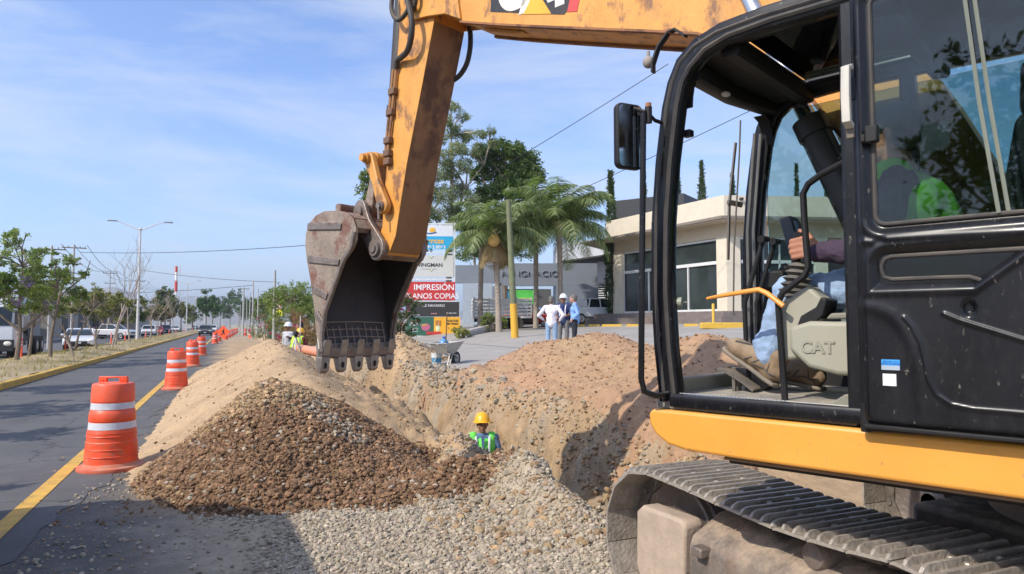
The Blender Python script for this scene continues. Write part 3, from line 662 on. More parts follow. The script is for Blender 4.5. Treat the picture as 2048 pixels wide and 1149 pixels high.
# green fence beside the works
t = thing('green_fence', 'low green mesh fence in front of the right hand bushes', 'fence', (lambda p: (p.x, p.y, 0))(at(545, 650, 60)), 0)
gm = mat('fence_green', (.05, .16, .08), .6); q = MB()
for k in range(34): q.cyl((0, -6+k*.4, .1), (0, -6+k*.4, 1.9), .012, seg=5)
q.build('mesh_panel', gm, t)
for k in range(5): q = MB(); q.cyl((0, -6+k*3.3, 0), (0, -6+k*3.3, 2.05), .04, seg=8); q.build('fence_post', gm, t)
q = MB(); [q.cyl((0, -6, z), (0, 7.2, z), .016, seg=6) for z in (.2, 1.0, 1.85)]; q.build('rail', gm, t)

# ================================================================== TREES
barkm = mat('bark', (.20, .155, .115), .95, var=.35, scale=4, bump=.8, bscale=20, stretch=(3, 3, .7)); barkg = mat('bark_grey', (.34, .28, .22), .95, var=.3, scale=5, bump=.6, bscale=20, stretch=(3, 3, .7))
def leaves(name, pos, size, cols, parent, flat=.3, asp=.42, m=None, droop=0.0):
    """n small pointed leaves, two triangles each, folded along the rib"""
    n = len(pos); d = RNG.normal(size=(n, 3)); d[:, 2] = d[:, 2]*(1-flat)-droop; d /= np.linalg.norm(d, axis=1)[:, None]
    e = np.cross(d, RNG.normal(size=(n, 3))); e /= np.linalg.norm(e, axis=1)[:, None]+1e-9
    s = size[:, None]; A = pos; B = pos+d*s*.5+e*s*asp*.5; C = pos+d*s; D = pos+d*s*.5-e*s*asp*.5
    V4 = np.stack([A, B, C, D], 1).reshape(-1, 3); Fc = np.arange(4*n).reshape(-1, 4)
    return link(name, mesh_np(name, V4, Fc, m or leafmat(), np.repeat(cols, 4, axis=0)), parent)
def blob_points(n, blobs, shell=.55):
    """points clustered in small twig tufts inside a set of ellipsoids (cx,cy,cz,rx,ry,rz)"""
    B = np.array(blobs, float); w = B[:, 3]*B[:, 4]*B[:, 5]; w = w**.75; w /= w.sum()
    nt_ = max(8, n//24); bi = RNG.choice(len(B), nt_, p=w); u = RNG.normal(size=(nt_, 3)); u /= np.linalg.norm(u, axis=1)[:, None]
    r = RNG.random(nt_)**(1/3)*(1-shell)+shell*RNG.random(nt_)**.25; r = np.minimum(r, 1)*RNG.uniform(.82, 1.12, nt_)
    T = B[bi, :3]+u*r[:, None]*B[bi, 3:]; ti = RNG.integers(0, nt_, n); sc = B[bi, 3:].mean(1)
    P = T[ti]+RNG.normal(size=(n, 3))*(.13*sc[ti][:, None]); return P, ti, RNG.random(nt_)
def tree(name, label, base, trunk_r, limbs, blobs, n, lsize, c0, c1, cat='tree', group=None, bark=None, flat=.2, asp=.45, droop=0.0, shell=.5, twigs=1, trunkh=None, parent_rz=0):
    """limbs: list of point lists in metres from the base; blobs: crown masses"""
    t = thing(name, label, cat, base, parent_rz, group); m = MB()
    for L in limbs:
        r0 = L[0]; pts = L[1:]; k = len(pts); m.tube(pts, [max(.012, r0*(1-.75*i/(k-1))) for i in range(k)], 8)
    B = np.array(blobs, float)
    for b_ in B[:: max(1, len(B)//26)] if twigs else []:
        src = min((p for L in limbs for p in L[1:]), key=lambda p: (Vector(p)-Vector(b_[:3])).length+max(0, p[2]-b_[2])*2)
        q = Vector(b_[:3]); s_ = Vector(src); mid = s_.lerp(q, .5)+Vector((random.uniform(-.1, .1), random.uniform(-.1, .1), .08))*(q-s_).length
        m.tube([s_, mid, q], [trunk_r*.28, trunk_r*.18, trunk_r*.06], 6)
        for _ in range(3):
            e = q+Vector((random.gauss(0, 1)*b_[3], random.gauss(0, 1)*b_[4], random.gauss(.3, .6)*b_[5]))*.55; m.tube([mid, q.lerp(e, .5), e], [trunk_r*.10, trunk_r*.07, trunk_r*.03], 5)
    m.build('trunk', bark or barkm, t)
    P, ti, tr = blob_points(n, blobs, shell); x = np.clip(tr[ti]*.75+RNG.random(n)*.35, 0, 1)[:, None]
    C = clr(*c0)*(1-x)+clr(*c1)*x; C = C*(1+RNG.normal(0, .12, (n, 1))); s = lsize*RNG.uniform(.6, 1.3, n)
    leaves('crown', P, s, np.clip(C, .01, .9), t, flat, asp, droop=droop); return t
def rblobs(k, cx, cy, cz, sx, sy, sz, r0, r1, zsq=.8):
    out = []
    for _ in range(k):
        while True:
            a = [random.uniform(-1, 1) for _ in range(3)]
            if sum(q*q for q in a) < 1: break
        r = random.uniform(r0, r1); out.append((cx+a[0]*sx, cy+a[1]*sy, cz+a[2]*sz, r, r, r*zsq))
    return out
def G(px, d, z=0.0): p = at(px, 650, d); return Vector((p.x, p.y, z))
def Lg(px, d): p = at(px, 650, d); return Vector((p.x, p.y, float(z_lot(p.x))))
GR = (.075, .12, .028); GR2 = (.15, .20, .055)
# leafy young tree at the left edge, with a purple flower cluster
b = G(35, 27); t = tree('leafy_tree', 'leafy green tree at the left edge with purple blossom', b, .11, [[.10, (0, 0, 0), (.1, 0, 1.4), (.0, .1, 2.6), (.1, 0, 4)], [.06, (.05, 0, 1.5), (-.7, 0, 2.2), (-1.1, .2, 3.2)], [.06, (.0, 0, 1.3), (.9, .1, 2.3), (1.3, 0, 3.2)]],
         rblobs(34, 0, .2, 3.8, 1.35, 1.3, 1.6, .18, .42), 7000, .13, (.13, .18, .05), (.31, .35, .12), asp=.42, shell=.3)
P, ti, tr = blob_points(500, [(.35, -.6, 3.3, .3, .3, .35), (.1, -.7, 2.7, .25, .2, .25)]); leaves('blossom', P, np.full(500, .07), jit(clr(.34, .22, .55), 500, .15), t)
b = G(-30, 25); tree('leafy_tree', 'leafy tree cut by the left edge of the picture', b, .10, [[.1, (0, 0, 0), (0, 0, 2), (.2, 0, 4)]], rblobs(14, 0, 0, 3.5, 1.0, 1, 1.1, .3, .55), 3000, .18, (.10, .16, .03), (.24, .30, .08))
b = G(103, 30); tree('leafy_tree', 'slender tree with sparse green crown right of the leafy one', b, .09, [[.09, (0, 0, 0), (.0, 0, 1.2), (.25, .1, 3), (.6, 0, 4.6)], [.05, (.1, 0, 1.9), (-.5, 0, 3.0), (-.9, 0, 4.1)], [.04, (.3, 0, 3), (1.2, 0, 3.9), (1.4, 0, 4.6)]],
         rblobs(28, .3, .2, 3.9, 1.8, 1.3, 1.3, .14, .36), 5200, .13, (.11, .17, .04), (.26, .31, .10), shell=.3)
b = G(150, 38); tree('leafy_tree', 'low spreading yellow green tree with brown twigs behind the white sedan', b, .08, [[.08, (0, 0, 0), (-.3, 0, 1.0), (-.9, 0, 2.2)], [.08, (0, 0, 0), (.2, 0, 1.2), (.9, 0, 2.6)]],
         rblobs(30, .2, .2, 3.0, 2.3, 1.4, 1.0, .15, .40), 5000, .13, (.16, .17, .05), (.30, .28, .12), bark=barkm)
b = G(60, 33); tree('leafy_tree', 'green tree standing between the two nearest leafy trees', b, .08, [[.08, (0, 0, 0), (.1, 0, 1.5), (.1, .1, 3.8)]], rblobs(22, .2, .2, 3.2, 1.5, 1.2, 1.1, .18, .38), 3800, .13, (.10, .15, .03), (.22, .27, .08))
# bare trees on the median
def bare(label, base, h, spread, seed, n0=3, lean=0):
    rnd = random.Random(seed); t = thing('bare_tree', label, 'tree', base, 0, 'bare young trees on the median'); m = MB()
    def grow(p, d, L, r, lv):
        q = p+d*L*.5+Vector((rnd.gauss(0, .05), rnd.gauss(0, .05), 0))*L; e = q+(d+Vector((rnd.gauss(0, .15), rnd.gauss(0, .15), .05))).normalized()*L*.5
        m.tube([p, q, e], [r, r*.8, r*.55], 6)
        if lv: 
            for _ in range(rnd.choice((2, 3))):
                dd = (d+Vector((rnd.gauss(0, spread), rnd.gauss(0, spread), rnd.uniform(.0, .35)))).normalized(); grow(q.lerp(e, rnd.random()), dd, L*rnd.uniform(.55, .8), r*.55, lv-1)
    grow(Vector((0, 0, 0)), Vector((lean, 0, 1)).normalized(), h*.45, .07, 4); m.build('trunk', barkg, t); return t
for k_, (v_, h_) in enumerate(((-10, 7), (-6, 6.5), (-1.8, 7), (2.2, 6), (7, 5), (11, 4.6), (15.5, 4.8), (20.5, 4.6))):
    tree('leafy_tree', 'leafy median tree beside the road outside the left edge of the picture', (KU-2.0, v_, .15), .12, [[.12, (0, 0, 0), (0, 0, h_*.4), (.1, 0, h_*.75)]], rblobs(18, 0, 0, h_*.62, 1.7 if v_ > 5 else 2.4, 1.7, h_*.24, .3, .6 if v_ > 5 else .9), 3000 if v_ > 5 else 4200, .17, (.07, .11, .03), (.15, .19, .06), group='median trees left of the picture')
bare('dark forked bare tree in front of the white sedan', G(152, 31), 3.2, .75, 3, lean=-.3)
bare('small crooked bare tree right of the white sedan', G(196, 40), 3.6, .8, 5)
bare('tall pale bare tree left of the nearest lamp post', G(224, 45), 8.0, .32, 8, lean=.12)
bare('pale bare tree close beside the tall pale one', G(231, 48), 7.6, .36, 9, lean=.2)
bare('thin bare tree just left of the lamp post', G(262, 55), 6.5, .4, 12)
bare('brown bare tree right of the lamp post', G(300, 66), 5.8, .5, 14)
bare('brown bare tree farther right on the median', G(316, 78), 6.0, .5, 15)
bare('far bare tree near the curve of the median', G(345, 105), 6.0, .5, 18)
# the hedge of far trees on the left side of the road
k = 0
for px, d, h, w, c0, c1 in ((170, 72, 6.5, 4, (.17, .15, .06), (.27, .24, .12)), (205, 84, 6.5, 4, (.20, .16, .09), (.28, .24, .13)), (240, 95, 6.0, 4, (.13, .13, .05), (.24, .22, .10)), (275, 108, 7.0, 4, (.10, .13, .04), (.22, .23, .08)), (300, 120, 6.2, 5, (.16, .14, .07), (.26, .22, .12)),
                          (322, 140, 9.0, 4, (.07, .10, .03), (.15, .18, .06)), (340, 150, 11.0, 6, (.09, .12, .05), (.16, .19, .09)), (362, 160, 8, 5, (.14, .14, .06), (.24, .22, .1)), (330, 130, 6, 4, (.18, .13, .07), (.27, .21, .11)), (385, 185, 8, 6, (.12, .14, .05), (.2, .22, .09)), (412, 200, 13.5, 7, (.04, .09, .025), (.09, .15, .04)),
                          (425, 215, 12, 6, (.05, .10, .03), (.10, .16, .05)), (460, 330, 19, 14, (.05, .09, .04), (.10, .14, .06)), (440, 380, 16, 14, (.05, .09, .04), (.10, .14, .06)), (478, 300, 15, 12, (.06, .10, .04), (.11, .16, .06)), (500, 240, 12, 9, (.05, .09, .03), (.10, .15, .05)), (530, 150, 9, 7, (.06, .10, .03), (.13, .17, .05)), (545, 110, 8, 6, (.10, .14, .04), (.2, .24, .08))):
    tree('roadside_tree', ['dusty olive tree over the left yard wall', 'brownish tree over the left yard', 'olive tree behind the parked white cars', 'green tree behind the nearest lamp post', 'dry brown tree right of the nearest lamp post', 'dark green tree left of the radio mast', 'large grey green tree behind the radio mast', 'olive tree right of the radio mast', 'reddish dry tree below the radio mast', 'olive tree by the third lamp post', 'round dark green tree beside the fourth lamp post', 'dark green tree behind the round one', 'broad far tree at the end of the road', 'farthest tree at the end of the road', 'far tree above the drum row', 'dark far tree right of the road end', 'tree behind the slim posts on the right', 'light green tree behind the green fence'][k], G(px, d), .2, [[.2, (0, 0, 0), (0, 0, h*.4), (.2, 0, h*.8)]],
         rblobs(14, 0, 0, h*.62, w*.42, w*.42, h*.27, w*.13, w*.24), 1900, .045*h+.08, c0, c1, group=None, asp=.6, shell=.5); k += 1
# acacia and bougainvillea hedge on the right of the works
b = G(585, 45); tree('leafy_tree', 'feathery green tree left of the bucket above the pink bushes', b, .2, [[.2, (0, 0, 0), (.3, 0, 1.6), (0, 0, 3.2)], [.12, (.2, 0, 1.5), (1.5, 0, 2.8)]], rblobs(26, .1, .6, 3.0, 2.0, 2.2, 1.35, .4, .8), 9000, .14, (.12, .17, .04), (.26, .32, .10), shell=.3)
b = G(640, 48); tree('leafy_tree', 'green tree half hidden behind the bucket', b, .2, [[.2, (0, 0, 0), (0, 0, 3)]], rblobs(16, .2, .3, 2.9, 2.2, 2, 1.4, .5, .9), 5000, .15, (.10, .15, .04), (.22, .28, .08))
def bush(label, base, rx, ry, rz_, n, c0, c1, fl=None, nf=0, ls=.11):
    t = thing('flowering_bush' if fl else 'bush', label, 'bush', base); m = MB()
    for _ in range(7): m.tube([(0, 0, 0), (random.gauss(0, rx*.25), random.gauss(0, ry*.25), rz_*.5), (random.gauss(0, rx*.45), random.gauss(0, ry*.45), rz_*1.1)], [.04, .03, .01], 5)
    m.build('stems', barkm, t); bl = rblobs(16, 0, 0, rz_*.75, rx*.75, ry*.75, rz_*.5, rx*.2, rx*.4)
    P, ti, tr = blob_points(n, bl, .3); P[:, 2] = np.abs(P[:, 2]); x = tr[ti][:, None]; leaves('foliage', P, ls*RNG.uniform(.6, 1.3, n), clr(*c0)*(1-x)+clr(*c1)*x, t)
    if fl: P, ti, tr = blob_points(nf, [q for q in bl][:6], .8); leaves('blossom', P, np.full(nf, ls*.8), jit(clr(*fl), nf, .2), t, asp=.8)
bush('pink flowering bush beside the walking children sign', G(570, 48), 1.6, 1.6, 2.0, 4500, (.12, .13, .04), (.28, .22, .10), (.55, .05, .20), 420)
bush('reddish flowering bush left of the bucket', G(598, 42), 1.5, 1.7, 1.9, 4500, (.16, .13, .05), (.32, .22, .10), (.55, .08, .18), 380)
bush('dry brown bush with red blossom close behind the bucket', G(622, 40), 1.3, 1.5, 1.6, 3600, (.20, .13, .06), (.33, .22, .11), (.5, .08, .12), 220)
bush('green bush with magenta blossom behind the slim post', G(530, 62), 2.0, 2.0, 2.2, 4000, (.08, .12, .04), (.18, .20, .07), (.5, .06, .25), 260)
bush('dark green bush under the sign tower', Lg(805, 31), 1.2, 1.2, 1.9, 3800, (.04, .07, .02), (.10, .14, .04), (.4, .05, .2), 100)
bush('low green bush behind the concrete poles', Lg(985, 40), 1.0, .8, .8, 1600, (.10, .14, .03), (.24, .28, .06))
bush('yellow green bush at the foot of the sign tower', Lg(925, 34), .6, .6, .5, 900, (.16, .18, .04), (.34, .33, .08))
# tall feathery trees behind the signs
b = Lg(893, 52); H0 = b.z
def bz(px, py, d, r, base): p = at(px, py, d); return (p.x-base.x, p.y-base.y, p.z-base.z, r, r, r*.85)
bl = [bz(*q, 52+random.uniform(-1.2, 1.2), r, b) for q, r in (((905, 212), .55), ((925, 232), .55), ((893, 240), .65), ((908, 262), .7), ((880, 275), .6), ((935, 272), .6), ((960, 268), .5), ((982, 262), .45), ((915, 300), .8), ((885, 315), .8), ((870, 350), .8), ((900, 345), .9), ((930, 330), .7), ((860, 385), .8), ((890, 390), .9), ((920, 380), .8), ((870, 425), .8), ((905, 425), .9), ((985, 285), .45), ((955, 300), .6), ((940, 400), .8))]
tree('feathery_tree', 'tall feathery grey green tree rising right of the excavator arm', b, .28, [[.28, (0, 0, 0), (.2, 0, 5), (.4, 0, 9), (.3, 0, 15)], [.12, (.3, 0, 8), (1.5, 0, 11), (3.0, 0, 13)], [.12, (.2, 0, 6), (-1.2, 0, 9)]], bl, 26000, .22, (.11, .15, .06), (.34, .36, .21), asp=.22, droop=.5, shell=.2, bark=barkg)
bl = [bz(*q, 54+random.uniform(-1.5, 1.5), r, b) for q, r in (((970, 310), 1.0), ((1000, 302), 1.1), ((1030, 305), 1.0), ((1055, 325), 1.1), ((1068, 350), .9), ((1030, 345), 1.3), ((985, 340), 1.2), ((960, 350), .9), ((1010, 375), 1.2), ((1050, 378), .9), ((975, 390), 1.0))]
b2 = Lg(1012, 54); bl = [(q[0]+b.x-b2.x, q[1]+b.y-b2.y, q[2]+b.z-b2.z, *q[3:]) for q in bl]
tree('round_tree', 'dense round dark green tree beside the feathery tall one', b2, .3, [[.3, (0, 0, 0), (-.2, 0, 5), (0, 0, 9), (.1, 0, 11.5)], [.14, (0, 0, 8), (1.5, 0, 11)], [.14, (0, 0, 8), (-1.6, 0, 11)]], bl, 24000, .22, (.055, .095, .025), (.16, .22, .06), asp=.6, shell=.55)
b3 = Lg(740, 50); bl = [bz(*q, 50, r, b3) for q, r in (((735, 355), .6), ((728, 380), .6), ((745, 400), .8), ((735, 430), .8), ((760, 380), .7), ((760, 430), .9), ((780, 450), .9), ((800, 480), .9), ((820, 400), .9), ((835, 440), .9), ((850, 480), .9))]
tree('feathery_tree', 'green tree showing left of the excavator arm above the bucket', b3, .25, [[.25, (0, 0, 0), (0, 0, 6), (0, 0, 10)]], bl, 14000, .24, (.09, .13, .04), (.24, .28, .11), asp=.4, shell=.4)
# green mass behind the palms
b4 = Lg(1000, 56); bl = [bz(*q, 56+random.uniform(-1.5, 1.5), r, b4) for q, r in (((925, 440), 1.1), ((945, 470), 1.2), ((960, 420), 1.2), ((985, 445), 1.3), ((1010, 425), 1.2), ((1035, 450), 1.3), ((1060, 425), 1.1), ((1075, 460), 1.1), ((930, 500), 1.2), ((970, 500), 1.2), ((1015, 490), 1.3), ((1050, 495), 1.2))]
tree('leafy_tree', 'wide mid green tree filling the gap behind the palm crowns', b4, .2, [[.2, (0, 0, 0), (0, 0, 3), (0, 0, 6)]], bl, 15000, .22, (.08, .12, .035), (.24, .29, .11), asp=.4, shell=.4)
# palms
def palm(label, base, h, n, fl, seed, lean=0.0, dead=0):
    rnd = random.Random(seed); t = thing('palm_tree', label, 'palm tree', base, 0, 'queen palms before the grey wall'); m = MB()
    m.tube([(0, 0, 0), (lean*.3, 0, h*.4), (lean, 0, h)], [.19, .15, .17], 12)
    for k in range(int(h*5)): z = .2*k+.1; m.tube([(lean*z/h+.0, 0, z), (lean*z/h, 0, z+.03)], [.165, .165], 12)
    m.build('trunk', barkg, t); top = Vector((lean, 0, h)); V_, F_, C_ = [], [], []; s = MB()
    m = MB(); m.tube([top-Vector((0, 0, .5)), top+Vector((0, 0, .5))], [.2, .06], 10); m.build('crownshaft', mat('palm_sheath', (.22, .20, .08), .8, var=.3), t)
    for i in range(n):
        dd = i >= n-dead; az = i*2.399+rnd.uniform(-.2, .2); el = (-.9 if dd else rnd.uniform(-.1, 1.35)); L = fl*rnd.uniform(.8, 1.1)*(.6 if dd else 1); p = top.copy(); pts = [p.copy()]; ds = []
        hd = Vector((math.cos(az), math.sin(az), 0)); e = el
        for k in range(14):
            d = hd*math.cos(e)+Vector((0, 0, math.sin(e))); ds.append(d); p = p+d*(L/14); pts.append(p.copy()); e -= (.03+.015*k) if not dd else .03
        s.tube(pts, [.03*(1-k/16) for k in range(15)], 5); side = Vector((-hd.y, hd.x, 0))
        for k in range(2, 14):
            for j in range(7):
                q = pts[k].lerp(pts[k+1] if k < 14 else pts[k], j/7); Ll = .70*fl/2.6*math.sin(math.pi*min(1, (k+j/7+1.5)/15.5))**.6
                for sg in (-1, 1):
                    dr = (side*sg+ds[min(k, 13)]*.5+Vector((0, 0, rnd.uniform(-.9, -.1)))).normalized(); w = ds[min(k, 13)]*.017; nb = len(V_)
                    tip = q+dr*Ll+Vector((0, 0, -.22*Ll)); md = q+dr*Ll*.5; V_ += [q-w, q+w, md+w*1.2, tip, md-w*1.2]; F_ += [(nb, nb+1, nb+2, nb+4), (nb+4, nb+2, nb+3, nb+3)]
                    c = (.34, .24, .12) if dd else rnd.choice(((.07, .11, .03), (.17, .22, .08), (.32, .36, .18))); C_ += [c]*5
    me = bpy.data.meshes.new('fronds'); me.from_pydata([tuple(v) for v in V_], [], [f if f[2] != f[3] else f[:3] for f in F_]); me.materials.append(leafmat())
    a = me.color_attributes.new('tint', 'FLOAT_COLOR', 'POINT'); a.data.foreach_set('color', np.concatenate([np.array(C_), np.ones((len(C_), 1))], 1).astype(np.float32).ravel())
    link('fronds', me, t); s.build('rachis', mat('palm_rib', (.28, .27, .10), .7), t); return t
def ph(px, py, base): return hgt(px, py, base)
b = Lg(1122, 41); palm('queen palm with grey trunk in front of the grey wall lettering', b, ph(1118, 452, b), 34, 4.3, 3, -.1)
b = Lg(998, 39); pt = palm('queen palm with orange fruit cluster and brown dead fronds', b, ph(990, 468, b), 30, 3.4, 6, -.25, dead=6)
q = MB(); q.ball((-.55, -.6, ph(984, 484, b)), (.35, .3, .38), 12, 8); q.build('fruit_cluster', mat('palm_fruit', (.55, .35, .10), .8, var=.3, bump=1, bscale=15), pt)
b = Lg(1072, 44); palm('queen palm between the fruiting palm and the grey trunked one', b, ph(1050, 440, b), 30, 3.7, 9, 0)
b = Lg(960, 43); palm('low queen palm whose fronds fall behind the concrete poles', b, ph(945, 480, b), 24, 3.1, 12, .1)
# cypresses
def cypress(label, px, ptop, pbase, d, w):
    b = at(px, 650, d); b.z = float(z_lot(b.x)); h = at(px, ptop, d).z-b.z; t = thing('cypress', label, 'cypress', b, 0, 'slim cypresses behind the shop building')
    MB().tube([(0, 0, 0), (0, 0, h*.95)], [.12, .02], 8).build('trunk', barkm, t); n = 3600; z = RNG.random(n)**.8; r = w*(np.sin(np.pi*np.clip(z, 0, 1)**.7*.93+.12))**.7*(1-z*.45)*RNG.uniform(.6, 1.08, n)
    r *= 1+.18*np.sin(z*23+RNG.random()*6); a = RNG.uniform(0, 2*np.pi, n); P = np.stack([r*np.cos(a)*.5, r*np.sin(a)*.5, .3+z*(h-.3)], -1); x = RNG.random((n, 1))
    leaves('crown', P, .30*RNG.uniform(.6, 1.2, n), clr(.025, .055, .018)*(1-x)+clr(.08, .11, .04)*x, t, asp=.3, droop=-1.6)
cypress('tall cypress at the left corner of the shop building', 1224, 345, 640, 46, 1.0)
cypress('small cypress tip just left of the cab pillar above the dark box', 1291, 345, 400, 66, 1.1)
cypress('cypress tip right of the cab pillar, above the dark box end', 1360, 346, 400, 66, 1.1)
cypress('tallest cypress seen through the cab above the shop roof', 1408, 325, 400, 60, 1.3)
cypress('thin cypress tip between the two front pillars', 1470, 347, 400, 66, .9)
cypress('cypress tip seen at the cab door frame', 1662, 318, 400, 66, 1.0)
cypress('cypress behind the far window of the cab', 1600, 330, 400, 70, .9)
# ================================================================== BUILDINGS
def C2(X, Y):   # metres right of / ahead of the camera -> world plan point
    return Vector((X*math.cos(YAW)+Y*math.sin(YAW), -X*math.sin(YAW)+Y*math.cos(YAW)))
def plan(px, d): p = at(px, 650, d); return Vector((p.x, p.y))
cream = mat('cream_render', (.62, .55, .43), .85, var=.06, scale=1.5, dirt=.18, dirtc=(.36, .30, .22)); creamd = mat('beige_render', (.50, .42, .30), .85, var=.06, scale=1.5)
winglass = mat('window_glass_dark', (.03, .038, .036), .06, var=.3, scale=.6); winglass.node_tree.nodes['Principled BSDF'].inputs['Specular IOR Level'].default_value = .35
alum = mat('white_aluminium', (.62, .62, .60), .4, var=.04); tile = mat('dark_step_tile', (.16, .13, .12), .5, var=.25, scale=2, dust=.4)
asl = mat('canopy_edge', (.20, .17, .14), .8)
L0, C0, R0 = plan(1229, 45.6), plan(1456, 36.6), plan(1760, 37.4); inn = (C0-L0).normalized(); nL = Vector((inn.y, -inn.x)); nL = nL if nL.dot(C0) < 0 else -nL
def off(p, k): return p+nL*k
BK = [plan(1900, 52), plan(1300, 60)]
t = thing('shop_building', 'single storey cream shop with large dark windows and flat canopy on the right', 'building', (C0.x, C0.y, 2.0))
o0 = Vector((C0.x, C0.y, 2.0))
def poly(pts, z0, z1, name, m, bevel=0, par=t):
    q = MB(); q.prism([(p.x-o0.x, p.y-o0.y) for p in pts], z0-2.0, z1-2.0, 'z'); return q.build(name, m, par, bevel=bevel, smooth=False)
fr = (R0-C0).normalized(); nR = Vector((fr.y, -fr.x)); nR = nR if nR.dot(C0) < 0 else -nR
mit = (nL+nR).normalized()/max(.6, (nL+nR).normalized().dot(nL))
def ring(k, ex=0): return [L0+nL*k-inn*(k*.6+ex), C0+mit*k, R0+nR*k+fr*k, BK[0], BK[1]]
poly(ring(.45), 7.42, 8.62, 'parapet', cream); poly(ring(1.05, 1.6), 7.27, 7.42, 'canopy', asl); poly(ring(.95, 1.5), 7.20, 7.27, 'soffit', creamd)
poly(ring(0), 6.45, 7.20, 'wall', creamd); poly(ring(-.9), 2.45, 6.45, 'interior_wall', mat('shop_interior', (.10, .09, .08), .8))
poly(ring(.9, .5), 2.08, 2.42, 'plinth', tile); poly(ring(1.4, .8), 1.7, 2.12, 'step', tile)
def seg_wall(a, b_, z0, z1, th, name, m):
    d = (b_-a).normalized(); n = Vector((d.y, -d.x)); n = n if n.dot(C0) < 0 else -n
    return poly([a+n*.02, b_+n*.02, b_-n*th, a-n*th], z0, z1, name, m)
Ln = (C0-L0).length
seg_wall(L0-inn*.1, L0+inn*.95, 2.42, 6.45, .5, 'column', cream); seg_wall(C0-inn*.75, C0-inn*.0, 2.42, 6.45, .5, 'column', cream); seg_wall(C0, C0+fr*.75, 2.42, 6.45, .5, 'column', cream)
seg_wall(C0+fr*5, C0+fr*5.7, 2.42, 6.45, .5, 'column', cream)
def window(a, b_, name='window'):
    w = (b_-a).length; d = (b_-a).normalized(); n = Vector((d.y, -d.x)); n = n if n.dot(C0) < 0 else -n
    gl = poly([a-n*.16, b_-n*.16, b_-n*.20, a-n*.20], 2.45, 6.43, 'window', winglass)
    f = MB()
    def fb(p, q_, z0, z1, th=.08): c = [(v.x-o0.x, v.y-o0.y) for v in (p-n*.06, q_-n*.06, q_-n*.15, p-n*.15)]; f.prism(c, z0-2, z1-2, 'z')
    fb(a, b_, 5.02, 5.20); fb(a, b_, 2.45, 2.56); fb(a, b_, 6.33, 6.43)
    for k, (z0, z1) in ((0, (2.56, 6.33)), (1, (2.56, 6.33)), (.30, (2.56, 5.02)), (.53, (2.56, 6.33)), (.72, (2.56, 5.02))):
        p = a+(b_-a)*k; fb(p-d*.04, p+d*.04, z0, z1)
    f.build('frame', alum, gl)
window(L0+inn*.95, C0-inn*.75); window(C0+fr*.75, C0+fr*5)
# camera and stains on the parapet
q = MB(); c = C0+nR*.46+fr*.6-o0.xy; q.box((c.x-.06, c.y-.2, 6.35), (c.x+.06, c.y, 6.47)); q.build('security_camera', black, t)
# black tank box on the roof
q = MB(); a = plan(1229, 50); b_ = plan(1371, 47); d = (b_-a).normalized(); n = Vector((-d.y, d.x)); q.prism([(p.x, p.y) for p in (a, b_, b_+n*3, a+n*3)], at(1300, 470, 48).z, at(1371, 387, 47).z, 'z')
bx = q.build('roof_box', mat('black_panel', (.022, .022, .024), .5, var=.2)); tag(bx, 'large black screen box standing on the shop roof behind the cab pillar', 'roof box')
# wheel stops, kerb and bollard
ym = mat('wheel_stop_yellow', (.62, .38, .05), .7, var=.15, dirt=.3, dirtc=(.35, .27, .12))
def wstop(label, px, py, w=.75):
    p = lot(px, py); t = thing('wheel_stop', label, 'wheel stop', p, -YAW, 'yellow wheel stops before the shop'); q = MB(); q.prism([(-.12, 0), (.12, 0), (.08, .17), (-.08, .17)], -w/2, w/2, 'x'); q.build('block', ym, t); return t
wsx = [1188, 1215, 1232, 1265, 1342, 1382, 1160]; w0 = None
for px in wsx:
    p = lot(px, 655)
    if w0 is None: w0 = wstop('small yellow wheel stop in the row on the car park before the shop', px, 655, .62)
    else: dup(w0, p)
p = lot(1472, 658); t2 = thing('yellow_kerb', 'long bright yellow kerb seen between the cab pillars', 'kerb', p, -YAW); q = MB(); q.box((-1.5, -.15, 0), (1.5, .15, .26)); q.build('block', ym, t2, bevel=.03)
p = lot(1427, 652); t2 = thing('bollard', 'thin yellow bollard at the corner of the shop steps', 'bollard', p, 0); q = MB(); q.lathe([(.07, 0), (.07, 1.05), (.05, 1.1), (.001, 1.1)], seg=12); q.build('post', ym, t2)

# grey building with lettering behind the palms
greyw = mat('grey_render', (.20, .225, .26), .85, var=.08, scale=1, dirt=.1, dirtc=(.15, .16, .18)); dark = mat('dark_opening', (.025, .025, .028), .8)
whitew = mat('white_render', (.72, .73, .74), .8, var=.03)
DG = 50
t = thing('entrance_building', 'blue grey gatehouse with raised lettering behind the palms', 'building', (*plan(1050, DG), 2.0), -YAW-.0)
def XZ(px, py, d=DG): # local x,z in the gatehouse frame
    p = at(px, py, d); q_ = p-Vector(t.location); return q_.x*math.cos(YAW)-q_.y*math.sin(YAW), q_.z
def gbox(px0, py0, px1, py1, y0, y1, name, m, par=None, bevel=0):
    x0, z1 = XZ(px0, py0); x1, z0 = XZ(px1, py1); q = MB(); q.box((x0, y0, max(z0, -.3)), (x1, y1, z1)); return q.build(name, m, par or t, smooth=False, bevel=bevel)
gbox(1005, 527, 1195, 572, 0, .6, 'wall', greyw); gbox(910, 530, 1004.8, 566, .3, .9, 'wall', greyw); gbox(925, 566.2, 984, 668, .3, .9, 'wall', mat('pale_blue_wall', (.35, .40, .46), .85)); gbox(1112, 572.2, 1197, 660, .0, .6, 'wall', greyw)
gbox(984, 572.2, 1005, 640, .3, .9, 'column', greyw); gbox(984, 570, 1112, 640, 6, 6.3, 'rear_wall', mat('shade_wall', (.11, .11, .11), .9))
gbox(1002, 575, 1072, 606, 4.0, 4.2, 'green_billboard', mat('billboard_green', (.10, .55, .09), .6, var=.35, scale=1.5)); gbox(1004, 578, 1018, 612, 3.8, 3.95, 'blue_panel', mat('panel_blue', (.06, .25, .42), .6))
